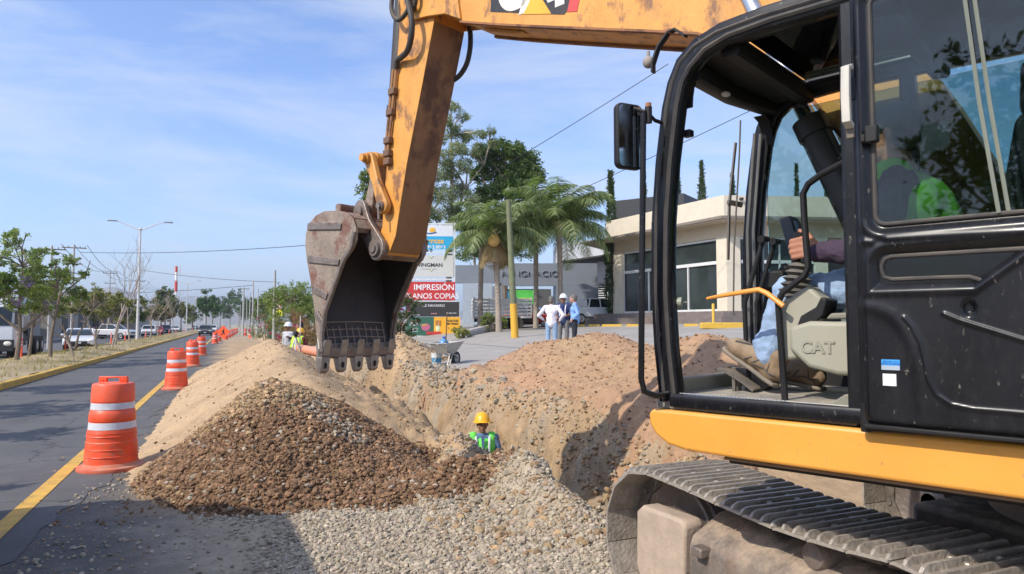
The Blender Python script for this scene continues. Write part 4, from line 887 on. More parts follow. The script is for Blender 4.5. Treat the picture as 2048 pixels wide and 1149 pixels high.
gbox(1040, 592, 1065, 597, 3.9, 3.98, 'billboard_script', mat('billboard_yellow', (.6, .6, .2), .6))
x, z = XZ(985, 553); lt = mat('steel_letters', (.27, .29, .32), .5, .2); writing('lettering', 'SAN IGNACIO', .60, lt, t, (XZ(1055, 553)[0], -.06, z), (math.pi/2, 0, 0), .04, sx=1.2, bold=-.012)
for k in range(7): x, z = XZ(1010+k*26, 553); 
# louvred window and white roof volume
t = thing('hall_building', 'white slanted roof hall with a louvred window right of the palms', 'building', (*plan(1170, 56), 2.2), -YAW)
def XZ(px, py, d=56): p = at(px, py, d); q_ = p-Vector(t.location); return q_.x*math.cos(YAW)-q_.y*math.sin(YAW), q_.z
q = MB(); pr = [XZ(1112, 492), XZ(1240, 478), XZ(1240, 508), XZ(1130, 524), XZ(1112, 528)]; q.prism(pr, -1.5, 4, 'y'); q.build('roof', whitew, t, smooth=False)
q = MB(); pr = [XZ(1112, 528.4), XZ(1130, 524.4), XZ(1240, 508.4), XZ(1240, 640), XZ(1112, 640)]; q.prism(pr, .4, 4, 'y'); q.build('wall', greyw, t, smooth=False)
def hb(px0, py0, px1, py1, y0, y1, name, m, par=None):
    x0, z1 = XZ(px0, py0); x1, z0 = XZ(px1, py1); q = MB(); q.box((x0, y0, z0), (x1, y1, z1)); return q.build(name, m, par or t, smooth=False)
wd = hb(1154, 565, 1216, 612, .3, .36, 'window', dark); q = MB()
for k in range(8):
    x0, z1 = XZ(1156, 567+k*4.6); x1, z0 = XZ(1214, 569+k*4.6); q.box((x0, .22, z0), (x1, .29, z1))
for px in (1154, 1174, 1196, 1216): x0, z1 = XZ(px-1, 565); x1, z0 = XZ(px+1, 612); q.box((x0, .2, z0), (x1, .31, z1))
q.build('louvre', whitew, wd)
hb(1196, 524, 1222, 566, -.05, .38, 'side_panel', mat('pale_wall', (.55, .57, .6), .8))
# white house left of sign, far
# ---- kerb of the car park planting behind the signs
q = MB(); pts = [lot(px, py) for px, py in ((925, 678), (960, 668), (1010, 656), (1080, 643), (1180, 634))]
q.tube([p+Vector((0, 0, .12)) for p in pts], 1, 8, sq=(.5, .55)); o = q.build('planter_kerb', conc); tag(o, 'low concrete kerb running behind the yellow based pole', 'kerb')
# ---- roof edge wall far right (seen through cab)
# ---- left hand yards
shed = mat('shed_wall', (.36, .34, .31), .9, var=.1, dirt=.4, dirtc=(.22, .19, .16)); shedr = mat('shed_roof', (.11, .10, .095), .7, var=.2); shedb = mat('blue_grey_sheet', (.22, .25, .30), .5)
def shedb_(label, v0, v1, u0, u1, h, rh, mw, mr, doors=()):
    t = thing('yard_building', label, 'building', ((u0+u1)/2, (v0+v1)/2, 0)); a, b = (u1-u0)/2, (v1-v0)/2
    q = MB(); q.box((-a, -b, 0), (a, b, h)); q.build('wall', mw, t, smooth=False)
    q = MB(); q.prism([(-a-.4, h+.02), (a+.5, h+.02), (a+.5, h+.2), (0, h+rh), (-a-.4, h+.2)], -b-.3, b+.3, 'y'); q.build('roof', mr, t, smooth=False)
    for (y0, y1, z1, m) in doors: q = MB(); q.box((a+.01, y0, .05), (a+.09, y1, z1)); q.build('door', m, t, smooth=False)
UE = KU-13.5
shedb_('grey walled yard building with dark roof at the far left', 72, 96, UE-16, UE-1.5, 4.6, 2.0, shed, shedr, ((-8, -4, 3.2, shedr), (2, 7, 3.4, shedb)))
shedb_('plain grey block building behind the low spreading tree', 98, 112, UE-12, UE-.5, 4.4, .5, mat('shed_wall_pale', (.40, .37, .33), .9, dirt=.3), shedr, ((-3, 0, 2.6, shedr),))
shedb_('dark open shed with blue grey gate behind the bare trees', 114, 140, UE-14, UE-1, 5.0, 1.6, mat('shed_wall_dark', (.13, .12, .12), .9, var=.2), shedr, ((-9, -4, 3.8, shedb), (0, 5, 3.8, dark)))
shedb_('brown walled yard building right of the dark shed', 144, 180, UE-14, UE-1, 4.2, 1.2, mat('shed_wall_brown', (.24, .18, .13), .9, var=.2), shedr, ((-9, -3, 3, dark),))
shedb_('far pale yard building beyond the parked cars', 186, 230, UE-16, UE-2, 5, 1.2, shed, shedr)
p = at(345, 650, 215); t = thing('white_house', 'small white two level house below the radio mast', 'house', (p.x, p.y, 0), .1)
zt = at(345, 604, 215).z; q = MB(); q.box((-4, -3, 0), (3.6, 3, zt-1.4)); q.box((-2.4, -2.6, zt-1.4), (1.2, 2.6, zt)); q.build('wall', whitew, t, smooth=False)
for x in (-3, -1, 1.6): q = MB(); q.box((x, -3.06, zt-3.3), (x+.9, -3.0, zt-2.2)); q.build('window', dark, t)
p = at(350, 650, 260); t = thing('radio_mast', 'red and white banded radio mast rising above the far trees', 'radio mast', (p.x, p.y, 0)); zt = at(350, 533, 260).z
zs = [0, at(0, 600, 260).z, at(0, 584, 260).z, at(0, 563, 260).z, at(0, 545, 260).z, zt]; rm = mat('mast_red', (.55, .05, .03), .6); wm = mat('mast_white', (.75, .73, .70), .6)
for k in range(5): q = MB(); q.tube([(0, 0, zs[k]), (0, 0, zs[k+1])], .62-.05*k, 10); q.build('mast_section', rm if k in (2, 4) else wm, t)
for a in (0, 2.1, 4.2): q = MB(); c, s = math.cos(a)*1.2, math.sin(a)*1.2; q.box((c-.22, s-.22, zs[4]-.8), (c+.22, s+.22, zs[4]+2.4)); q.cyl((0, 0, zs[4]+.5), (c, s, zs[4]+.5), .07, seg=6); q.build('antenna', wm, t)
# distant mountains, real size
hill = mat('dry_hillside', (.22, .20, .17), .95, var=.25, scale=.01)
def ridge(name, d, prof, depth):
    n = 160; uu = np.linspace(prof[0][0], prof[-1][0], n); yy = np.interp(uu, [q[0] for q in prof], [q[1] for q in prof]); V_ = []
    for i in range(n):
        p = at(float(uu[i]), float(yy[i])+2.2*float(fbm(uu[i]/60, 3.3, 4, 1.0)), d); h = max(p.z, 5)
        for j in range(13):
            s = j/12; f = math.sin(math.pi*s)**1.3; q_ = Vector((p.x, p.y, 0))*(1+(s-.5)*depth); V_.append((q_.x, q_.y, h*f*(1+.16*float(fbm(i*.13, j*.7, 3, 1)) if j != 6 else 1)-4))
    i = (np.arange(n-1)[:, None]*13+np.arange(12)[None]).ravel(); tag(link(name, mesh_np(name, V_, np.stack([i, i+13, i+14, i+1], -1), hill, smooth=True)), kind='structure')
ridge('hills', 2600, [(-500, 640), (-300, 610), (-60, 600), (60, 606), (150, 592), (205, 578), (228, 574), (250, 582), (300, 600), (350, 616), (450, 618), (560, 612), (660, 625), (800, 640), (1000, 644)], .5)
ridge('hills', 4200, [(-600, 625), (0, 610), (200, 606), (330, 596), (420, 590), (500, 598), (620, 606), (900, 622), (1300, 640), (2400, 642)], .3)

# ---- sign tower
t = thing('sign_tower', 'tall white framed advertising tower stacked with five banners beside the bucket', 'sign tower', lot(864, 672), -YAW+.06); DS = t.location.x*math.sin(YAW)+t.location.y*math.cos(YAW)
def SX(px, py): p = at(px, py, DS); q_ = p-Vector(t.location); return q_.x*math.cos(YAW)-q_.y*math.sin(YAW), q_.z
frm = mat('sign_frame_white', (.66, .66, .66), .5, dirt=.15)
q = MB()
for px in (762, 909): x, z = SX(px, 447); q.box((x-.05, .0, 0), (x+.05, .1, z+.04))
xa, xb = SX(762, 0)[0], SX(909, 0)[0]
for py in (448, 506, 559, 603): z = SX(0, py)[1]; q.box((xa+.051, .01, z-.04), (xb-.051, .09, z+.04))
q.build('frame', frm, t)
def panel(px0, py0, px1, py1, name, m, y=-.03, th=.025):
    x0, z1 = SX(px0, py0); x1, z0 = SX(px1, py1); q = MB(); q.box((x0, y, z0), (x1, y+th, z1)); return q.build(name, m, t, smooth=False)
def txt(s, px, py, hpx, m, par, y, sx=1.0, bold=0.0):
    x, z = SX(px, py); writing('lettering', s, hpx/1365*DS/.70, m, par, (x, y, z), (math.pi/2, 0, 0), .003, sx=sx, bold=bold)
def pm(n, *c): return mat('print_'+n, c, .6, var=.05)
W_, K_, Y_ = pm('white', .75, .75, .75), pm('black', .02, .02, .02), pm('gold', .75, .42, .04)
a = panel(766, 451, 906, 473, 'white_banner', pm('pale', .66, .68, .72)); c = panel(766, 473, 906, 499, 'cyan_banner', pm('cyan', .02, .36, .62))
x, z = SX(865, 461); q = MB(); q.ball((x, -.035, z), (.19, .01, .17), 16, 10); q.build('sun_logo', Y_, t)
q = MB(); q.tube([(x-.35, -.037, z-.18), (x-.1, -.037, z-.20), (x+.22, -.037, z-.12)], .035, 6); q.build('wave_logo', pm('blue', .02, .15, .4), t)
txt('mercas', 865, 487, 10.5, Y_, t, -.035, 1.05, .012); txt('33 1962.0063', 864, 497.5, 6.2, W_, t, -.035, 1.12, .006)
a = panel(766, 511, 907, 554, 'pale_banner', pm('offwhite', .55, .55, .52)); txt('WINGMAN', 858, 534, 7.2, K_, t, -.035, 1.06, .008); txt('WINGS BEER & SPORTS', 858, 539.5, 1.8, pm('grey', .3, .3, .3), t, -.035, 1.2)
q = MB(); x, z = SX(862, 522); [q.tube([(x+s*.12, -.031, z+.3*k), (x, -.031, z-.15+.3*k)], .03, 5) for s in (-1, 1) for k in (1, -1.6)]; q.build('cross_logo', pm('lime', .45, .55, .35), t)
a = panel(768, 564, 910, 601, 'red_banner', pm('red', .50, .03, .03)); txt('IMPRESIÓN', 868, 580.5, 11.5, W_, t, -.035, 1.0, .006); txt('PLANOS COPIAS', 864, 597.5, 10.5, W_, t, -.035, .96, .004)
a = panel(812, 604, 918, 633.5, 'black_banner', pm('banner_black', .03, .028, .026), y=-.06); txt('ALE NAVARRO', 866, 614, 5, W_, t, -.065, 1.0); txt('33 1600 1276', 830, 631.5, 2.6, W_, t, -.065, 1.0); txt('33 3956 6441', 903, 628, 2.6, W_, t, -.065); txt('● ● ●', 868, 629, 2.4, pm('pinkish', .6, .25, .25), t, -.065)
a = panel(813.5, 634.5, 868, 671.5, 'green_banner', pm('dkgreen', .03, .11, .07), y=-.06); c = panel(868, 634.5, 920, 671.5, 'orange_banner', pm('amber', .78, .38, .02), y=-.06)
txt('PIZZA', 831, 651, 5.4, W_, t, -.065, 1.05, .006); txt('Hot Taste', 832, 644.5, 3, pm('redt', .6, .05, .03), t, -.065); txt('BUFFET', 828, 660, 3.4, W_, t, -.065, 1, .004); txt('NIGHT', 830, 664.5, 3, W_, t, -.065)
txt('FLAUTAS', 905, 644, 4, K_, t, -.065, 1.0, .008); txt('EN VASO', 905, 650, 4, K_, t, -.065, 1.0, .008); txt('2       5', 904, 659, 4, K_, t, -.065)
x, z = SX(852, 655); q = MB(); q.ball((x, -.065, z), (.26, .012, .22), 14, 8); q.build('food_picture', pm('magenta', .45, .12, .20), t); q = MB(); q.ball((x-.1, -.073, z+.13), (.17, .012, .07), 14, 6); q.build('food_picture', pm('crust', .5, .25, .08), t)
x, z = SX(876, 655); q = MB(); q.ball((x, -.065, z-.05), (.13, .02, .22), 12, 8); q.build('food_picture', pm('salad', .65, .68, .4), t)
q = MB(); [q.tube([(x-.12+.08*k, -.075, z+.1), (x-.15+.09*k, -.075, z+.42)], .03, 6) for k in range(4)]; q.build('food_picture', pm('fried', .55, .27, .08), t); panel(853, 664, 882, 669.5, 'red_label', pm('red', .5, .03, .03), y=-.085)
panel(812, 602.5, 919, 604, 'banner_rail', frm, y=-.07, th=.06)
q = MB()
for px in (813, 919): x, z = SX(px, 604); q.box((x-.025, -.04, 0), (x+.025, .0, z))
x0, z1 = SX(812, 672); x1, z0 = SX(920, 678); q.box((x0, -.05, z0), (x1, .0, z1)); q.build('lower_frame', frm, t)

# ================================================================== VEHICLES
tyre = mat('tyre', (.02, .02, .02), .85, dust=.4); rim = mat('wheel_rim', (.45, .45, .46), .35, .8); cglass = mat('car_glass', (.015, .02, .022), .05); chrome = mat('chrome', (.6, .6, .6), .15, 1)
headl = mat('headlight', (.75, .75, .72), .15); taill = mat('tail_light', (.45, .02, .02), .25); plastic = mat('black_plastic', (.025, .025, .025), .6, dust=.2)
def carpaint(n, *c): return mat('paint_'+n, c, .3, var=.03, coat=.6, dust=.15)
def wheel(t, x, y, r, w):
    o = MB(); o.lathe([(.001, -w/2+.02), (r*.6, -w/2+.02), (r*.62, -w/2), (r*.92, -w/2), (r, -w/2+.04), (r, w/2-.04), (r*.92, w/2), (r*.62, w/2), (r*.6, w/2-.02), (.001, w/2-.02)], seg=24, M=Matrix.Translation((x, y, r)) @ Matrix.Rotation(math.pi/2, 4, 'Y'))
    wv = o.build('wheel', tyre, t)
    for s in (-1, 1):
        q = MB(); q.lathe([(.001, .03), (r*.15, .03), (r*.2, 0), (r*.5, -.01), (r*.6, .02)], seg=20, M=Matrix.Translation((x+s*(w/2-.01), y, r)) @ Matrix.Rotation(s*math.pi/2, 4, 'Y')); q.build('rim', rim, wv)
def car(name, label, cat, loc, rz, paint_, kind='sedan', group=None):
    """front looks along -y"""
    t = thing(name, label, cat, loc, rz, group)
    S = {'sedan': dict(L=4.5, W=.90, body=[(-2.25, .35), (-2.27, .62), (-2.1, .80), (-1.2, .98), (1.5, 1.02), (2.15, .98), (2.25, .70), (2.2, .35)], gh=[(-1.25, .97), (-.45, 1.40), (.75, 1.44), (1.65, 1.02)], wy=(-1.35, 1.35), r=.32),
         'suv': dict(L=4.5, W=.93, body=[(-2.22, .40), (-2.25, .75), (-2.1, .98), (-1.1, 1.12), (2.1, 1.15), (2.22, .9), (2.2, .42)], gh=[(-1.2, 1.11), (-.55, 1.60), (1.6, 1.66), (2.12, 1.14)], wy=(-1.35, 1.35), r=.36),
         'pickup': dict(L=5.2, W=.93, body=[(-2.6, .45), (-2.63, .85), (-2.45, 1.05), (-1.3, 1.18), (2.55, 1.16), (2.6, .55)], gh=[(-1.35, 1.17), (-.65, 1.72), (.75, 1.76), (.95, 1.17)], wy=(-1.6, 1.55), r=.39),
         'van': dict(L=4.9, W=.95, body=[(-2.4, .40), (-2.45, .85), (-2.2, 1.1), (-1.6, 1.25), (2.4, 1.25), (2.45, .5)], gh=[(-1.7, 1.24), (-.95, 1.95), (2.2, 2.0), (2.38, 1.24)], wy=(-1.5, 1.5), r=.36)}[kind]
    W = S['W']; q = MB(); q.prism(S['body'], -W, W, 'x'); b = q.build('body', paint_, t, bevel=.07, seg=3)
    g_ = S['gh']; q = MB(); n = len(g_); zt = max(p[1] for p in g_)
    def hw(z): return W-.05-(z-g_[0][1])*.30
    vs_ = [(-hw(z), y, z) for y, z in g_]+[(hw(z), y, z) for y, z in g_]; q.add(vs_, [tuple(range(n)), tuple(range(2*n-1, n-1, -1))]+[(i, n+i, n+(i+1) % n, (i+1) % n) for i in range(n)]); q.build('windows', cglass, t, bevel=.04)
    q = MB(); a, c = g_[1], g_[2]; q.prism([(a[0]-.05, a[1]-.02), (a[0]+.1, a[1]+.03), (c[0]-.1, c[1]+.03), (c[0]+.05, c[1]-.02)], -hw(a[1])-.01, hw(a[1])+.01, 'x'); q.build('roof', paint_, t, bevel=.025)
    q = MB()
    for s in (-1, 1):
        for i, j in ((0, 1), (2, 3)): q.tube([(s*hw(g_[i][1]), g_[i][0], g_[i][1]), (s*hw(g_[j][1]), g_[j][0], g_[j][1])], .045, 6)
        ym_ = (g_[1][0]+g_[2][0])/2; q.tube([(s*(hw(g_[0][1])), ym_, g_[0][1]), (s*(hw(a[1])), ym_, a[1])], .04, 6)
    q.build('pillar', paint_, t)
    for y in S['wy']:
        for s in (-1, 1): wheel(t, s*(W-.09), y, S['r'], .2)
    yf = S['body'][1][0]; zf = S['body'][1][1]
    for s in (-1, 1):
        q = MB(); q.ball((s*(W-.22), yf+.06, zf+.02), (.2, .1, .075), 12, 8); q.build('headlight', headl, t)
        yb = S['body'][-2][0]; q = MB(); q.ball((s*(W-.12), yb-.02, S['body'][-2][1]+.08), (.12, .07, .16), 10, 8); q.build('tail_light', taill, t)
        q = MB(); q.ball((s*(W+.1), g_[0][0]+.35, g_[0][1]+.06), (.1, .06, .07), 10, 6); q.build('mirror', paint_, t)
    q = MB(); q.box((-.5, yf-.02, zf-.2), (.5, yf+.06, zf-.02)); q.box((-.7, yf-.01, .36), (.7, yf+.06, .45)); q.build('grille', plastic, t, bevel=.01)
    q = MB(); q.box((-.16, yf-.035, .45), (.16, yf-.02, .55)); q.build('number_plate', W_, t)
    q = MB(); q.box((-.75, S['body'][-1][0]-.02, .3), (.75, S['body'][-1][0]+.04, .45)); q.box((-W+.06, S['wy'][0]+.5, .22), (W-.06, S['wy'][1]-.5, .36)); q.build('underbody', plastic, t)
    return t
whitep, redp, bluep, greyp, silv = carpaint('white', .70, .71, .72), carpaint('red', .50, .015, .01), carpaint('navy', .02, .035, .09), carpaint('dark_grey', .06, .065, .07), carpaint('silver', .42, .43, .44)
LX = KU-7.4
def road_at(px, py, du=0): return gnd(px, py)
car('parked_car', 'white sedan driving towards the camera on the far carriageway', 'car', gnd(160, 699), .12, whitep, 'sedan')
car('suv', 'white crossover car approaching behind the bare trees', 'car', gnd(298, 673), .05, whitep, 'suv')
car('suv', 'dark blue suv following the white crossover', 'car', gnd(330, 669), .05, bluep, 'suv')
car('pickup_truck', 'white pickup parked in front of the dark open shed', 'pickup', gnd(222, 678.5), 1.2, whitep, 'pickup')
car('suv', 'dark suv parked between the white pickup and the pale trees', 'car', gnd(236, 676), 1.1, greyp, 'suv')
car('parked_car', 'red car half hidden behind the brown bare trees', 'car', gnd(314, 670), .05, redp, 'sedan')
car('parked_car', 'small white car behind the dark blue suv', 'car', gnd(350, 664.5), .05, whitep, 'sedan')
car('parked_car', 'silver far car before the third lamp post', 'car', gnd(390, 660.5), .05, silv, 'sedan')
car('suv', 'white far van beyond the third lamp post', 'car', gnd(408, 658.5), .05, whitep, 'van')
car('suv', 'dark suv approaching on the near lane beside the far drums', 'car', (KU+2.2, 118, 0), 0, greyp, 'suv')
car('suv', 'white suv following far behind on the near lane', 'car', (KU+2.4, 158, 0), 0, whitep, 'suv')
p = lot(1062, 640); car('parked_car', 'red car in front of the gatehouse, right of the slatted trailer', 'car', Lg(1064, 47), -YAW+1.1, redp, 'sedan')
pk = car('pickup_truck', 'white pickup with a covered bed parked left of the shop steps', 'pickup', Lg(1192, 47.5), -YAW-1.25+math.pi, whitep, 'pickup')
q = MB(); q.prism([(1.0, 1.17), (1.05, 1.70), (2.5, 1.68), (2.58, 1.17)], -.86, .86, 'x'); q.build('bed_cover', whitep, pk, bevel=.06)
# the stake bed truck by the palms
t = thing('stake_trailer', 'white trailer with slatted wooden sides under the palms', 'trailer', Lg(1012, 45), -YAW+.12); wv = mat('slat_white', (.58, .57, .55), .7, dirt=.3)
q = MB(); q.box((-2.2, -.9, .75), (1.6, .9, .9)); q.build('bed', wv, t)
for s in (-1, 1):
    q = MB(); [q.box((-2.2, s*.9-.025, .98+k*.22), (1.6, s*.9+.025, 1.12+k*.22)) for k in range(5)]; [q.box((x-.04, s*.9-.05, .9), (x+.04, s*.9+.05, 2.1)) for x in (-2.16, -1.2, -.3, .6, 1.56)]; q.build('slatted_side', wv, t)
q = MB(); [q.box((-2.225, -.86, .98+k*.22), (-2.175, .86, 1.12+k*.22)) for k in range(5)]; q.build('tailgate', wv, t)
for x in (-1.3, .6):
    for s in (-1, 1):
        q = MB(); q.cyl((x, s*.72, .42), (x, s*.95, .42), .42, seg=20); q.build('wheel', tyre, t)
q = MB(); q.box((-2.1, -.4, .5), (1.7, .4, .74)); q.build('chassis', plastic, t)
# concrete mixer truck at the left edge
t = thing('mixer_truck', 'white concrete mixer truck on the far carriageway at the left edge', 'truck', gnd(18, 714)+Vector((-.6, 2.0, 0)), .03)
q = MB(); q.prism([(-4.2, .5), (-4.25, 1.6), (-4.0, 2.75), (-2.4, 2.8), (-2.3, .5)], -1.2, 1.2, 'x'); q.build('cab', whitep, t, bevel=.1, seg=3)
q = MB(); q.prism([(-4.27, 1.65), (-4.06, 2.6), (-3.98, 2.6), (-4.18, 1.65)], -1.05, 1.05, 'x'); q.box((-1.215, -3.7, 1.6), (1.215, -2.8, 2.4)); q.build('windscreen', cglass, t)
q = MB(); q.box((-1.2, -4.35, .35), (1.2, -4.2, .95)); q.build('bumper', plastic, t, bevel=.03)
for s in (-1, 1):
    q = MB(); q.ball((s*.95, -4.34, .75), (.18, .05, .12)); q.build('headlight', mat('lit_lamp', (.9, .85, .7), .2), t)
    q = MB(); q.box((s*1.28-.08, -4.3, 1.7), (s*1.28+.08, -4.15, 2.4)); q.build('mirror', plastic, t)
q = MB(); q.lathe([(.001, -2.4), (.9, -2.3), (1.15, -.8), (1.2, .2), (.8, 2.0), (.45, 2.5), (.001, 2.5)], seg=28, M=Matrix.Translation((0, .3, 2.3)) @ Matrix.Rotation(-math.pi/2+.2, 4, 'X')); q.build('mixing_drum', mat('mixer_drum', (.45, .45, .44), .6, dirt=.5, dirtc=(.3, .28, .25)), t)
q = MB(); q.box((-.9, -2.3, .8), (.9, 3.4, 1.05)); q.box((-1.1, -2.0, .6), (1.1, -1.2, 1.2)); q.box((-.5, 2.3, 1.0), (.5, 3.3, 2.6)); q.build('chassis', plastic, t)
for y in (-3.3, 1.2, 2.5):
    for s in (-1, 1): q = MB(); q.cyl((s*.8, y, .52), (s*1.18, y, .52), .52, seg=22); w_ = q.build('wheel', tyre, t); q = MB(); q.cyl((s*1.1, y, .52), (s*1.2, y, .52), .25, seg=16); q.build('rim', rim, w_)
# vehicle standing on the road left of the camera: only its shadow reaches the picture
car('van', 'grey van standing on the lane left of the camera', 'van', (-3.12, 4.42, 0), math.pi+.02, greyp, 'van').scale = (1.15, 1.15, 1.34)

# ================================================================== TOOLS ON THE CAR PARK
zinc = mat('tray_steel', (.45, .42, .38), .5, .3, dirt=.5, dirtc=(.35, .29, .22), dust=.5)
wb = lot(893, 731); wb.z -= .02
t = thing('wheelbarrow', 'dusty steel wheelbarrow standing on the broken edge of the car park', 'wheelbarrow', wb, -YAW+1.05)
q = MB(); a = [(-.42, -.30, .62), (.46, -.27, .66), (.46, .27, .66), (-.42, .30, .62)]; b_ = [(-.22, -.17, .34), (.22, -.16, .36), (.22, .16, .36), (-.22, .17, .34)]
q.add(a+b_+[(v[0]*.97, v[1]*.97, v[2]-.004) for v in a]+[(v[0]*.95, v[1]*.95, v[2]+.02) for v in b_], [(0, 1, 5, 4), (1, 2, 6, 5), (2, 3, 7, 6), (3, 0, 4, 7), (4, 5, 6, 7), (9, 8, 12, 13), (10, 9, 13, 14), (11, 10, 14, 15), (8, 11, 15, 12), (15, 14, 13, 12)])
q.tube(a, .012, 6, closed=True); q.build('tray', zinc, t)
q = MB(); q.cyl((.42, -.05, .19), (.42, .05, .19), .19, seg=24); w_ = q.build('wheel', tyre, t); q = MB(); q.cyl((.42, -.06, .19), (.42, .06, .19), .11, seg=16); q.build('rim', zinc, w_)
for s in (-1, 1):
    q = MB(); q.tube([(.46, s*.07, .2), (.1, s*.16, .33), (-.45, s*.28, .50), (-.85, s*.30, .62)], .018, 8); q.build('handle', zinc, t)
    q = MB(); q.tube([(-.10, s*.2, .38), (-.30, s*.24, .02), (-.16, s*.22, .02), (.05, s*.17, .34)], .015, 6); q.build('leg', zinc, t)
jug = thing('water_jug', 'blue water jug standing in the wheelbarrow', 'water jug', wb+Vector((-.08, .0, .36)))
q = MB(); q.lathe([(.001, 0), (.13, 0), (.135, .03), (.135, .12), (.128, .14), (.135, .16), (.135, .27), (.11, .33), (.045, .38), (.04, .43), (.001, .43)], seg=24); q.build('bottle', mat('jug_blue', (.10, .26, .48), .2), jug)
q = MB(); q.lathe([(.04, .40), (.045, .40), (.045, .44), (.001, .445)], seg=16); q.build('cap', mat('cap_blue', (.05, .12, .5), .4), jug)
sh = thing('shovel', 'long handled shovel standing upright in the wheelbarrow', 'shovel', wb+Vector((.0, .1, .38))); top = at(894, 626, 17.4)-Vector(sh.location); q = MB(); q.tube([(0, 0, 0), top], .016, 8); q.build('handle', mat('handle_wood', (.30, .22, .13), .7), sh)
q = MB(); q.box((-.1, -.01, -.02), (.1, .01, .24), ); q.build('blade', zinc, sh, bevel=.008)
bk = thing('bucket', 'white and blue plastic bucket on the ground left of the wheelbarrow', 'bucket', lot(873, 731)+Vector((0, 0, -.02)))
q = MB(); q.lathe([(.001, .01), (.12, 0), (.15, .34), (.157, .34), (.157, .36), (.145, .36), (.12, .02), (.001, .02)], seg=24); q.build('body', mat('bucket_white', (.62, .62, .58), .5, dirt=.4, dirtc=(.4, .35, .28)), bk)
q = MB(); q.lathe([(.131, .10), (.1425, .26), (.14, .26), (.128, .10)], seg=24); q.build('blue_print', mat('bucket_blue', (.08, .25, .40), .5), bk)
q = MB(); q.tube([(.155*math.cos(a), .02, .35-.16*math.sin(a)) for a in [k*math.pi/10 for k in range(11)]], .004, 5); q.build('handle', steel, bk)
# ================================================================== EXCAVATOR
EX = thing('excavator', 'large yellow tracked excavator with black cab, its arm reaching left over the trench', 'excavator', (3.66, 1.585, 0), R(24))
ycol = (.74, .33, .045)
yel = mat('machine_yellow', ycol, .42, var=.07, scale=3, rust=(.34, .20, .10), rustamt=.02, rscale=38, dirt=.35, dirtc=(.56, .28, .07), dust=.22, dustc=(.55, .38, .2), coat=.25)
yelw = mat('machine_yellow_worn', (.70, .31, .05), .5, var=.12, scale=5, bump=.12, bscale=60, rust=(.17, .07, .03), rustamt=.42, rscale=4.5, dust=.35, dirt=.5, dirtc=(.30, .14, .05), stretch=(1, 1, .55))
blk = mat('cab_black', (.007, .007, .009), .30, var=.2, scale=7, dust=.03, dustc=(.34, .30, .24), coat=.12, dirt=.14, dirtc=(.07, .065, .055), rust=(.26, .23, .19), rustamt=-.04, rscale=48, stretch=(1, 1, .45)); blkm = mat('black_matt', (.012, .012, .013), .55, var=.2, dust=.05)
rub = mat('hose_rubber', (.03, .028, .027), .65, var=.2, scale=10, dust=.3)
for _m in (blk, blkm): _m.node_tree.nodes['Principled BSDF'].inputs['Specular IOR Level'].default_value = .3
ironm = mat('worn_iron', (.23, .19, .165), .5, .55, var=.25, scale=7, bump=.35, bscale=35, rust=(.13, .07, .045), rustamt=.35, rscale=5, dust=.45, dustc=(.42, .33, .25))
polish = mat('polished_steel', (.55, .54, .53), .25, .9, var=.1); tooth_m = mat('tooth_steel', (.34, .31, .28), .42, .7, var=.3, scale=14, dust=.35)
shoe_m = mat('track_steel', (.40, .355, .30), .42, .35, var=.35, scale=12, bump=.4, bscale=50, dust=.5, dirt=.35, dirtc=(.16, .13, .11), dustc=(.40, .32, .25)); frame_m = mat('track_frame_dusty', (.11, .095, .085), .75, .2, var=.4, scale=9, bump=.7, bscale=22, dust=1.0, dustc=(.46, .35, .25), rust=(.16, .09, .06), rustamt=.3)
dustp = mat('dusty_paint', (.42, .33, .25), .85, var=.15, scale=8, bump=.25, dirt=.35, dirtc=(.24, .19, .16))
bin_ = mat('bucket_inside_shade', (.055, .045, .04), .7, .2, var=.3, scale=4, bump=.5, bscale=25, dust=.3, dustc=(.2, .15, .11))  # bucket steel darkened so its colour carries the shade of the cavity
bmat = mat('bucket_steel', (.29, .225, .17), .55, .25, var=.3, scale=4, bump=.5, bscale=25, rust=(.17, .055, .035), rustamt=.55, rscale=2.6, dust=.6, dustc=(.42, .33, .25), dirt=.35, dirtc=(.42, .34, .27))
grn = mat('seat_console_green_grey', (.34, .325, .25), .6, var=.06, scale=4, dust=.25, bump=.1, bscale=200); seatm = mat('seat_fabric', (.03, .03, .033), .85, bump=.3, bscale=120)
# ---- tracks (frame turned 23.1 degrees against the upper works)
TM = Matrix.Rotation(R(-23.1), 4, 'Z')
def shoe_data():
    q = MB(); pit = .19; q.prism([(-pit/2+.004, 0), (-pit/2+.004, .012), (-.07, .014), (pit/2-.02, .014), (pit/2-.004, .006), (pit/2-.004, -.004), (pit/2-.02, 0)], -.30, .30, 'x')
    for y, h in ((-.088, .026), (-.025, .030), (.038, .030)):
        pr = [(y-.012, .010), (y-.007, .012+h), (y+.006, .012+h), (y+.013, .010)]
        n = 4; xs = [-.298, -.285, -.26, .26, .285, .298]; sc = [.15, .7, 1, 1, .7, .15]; vs_ = []
        for x, s in zip(xs, sc): vs_ += [(x, p[0]+.02*(1-s)*0, .010+(p[1]-.010)*s) for p in pr]
        q.add(vs_, [(i*4+k, i*4+(k+1) % 4, (i+1)*4+(k+1) % 4, (i+1)*4+k) for i in range(5) for k in range(4)]+[(0, 3, 2, 1), (20, 21, 22, 23)])
    for sx in (-.09, .09):
        for y in (-.055, .005): q.lathe([(.001, .034), (.012, .034), (.016, .028), (.016, .012)], c=(sx, y, 0), seg=8)
    me = q.data('track_shoe', shoe_m, True, 30); return me
SHOE = shoe_data()
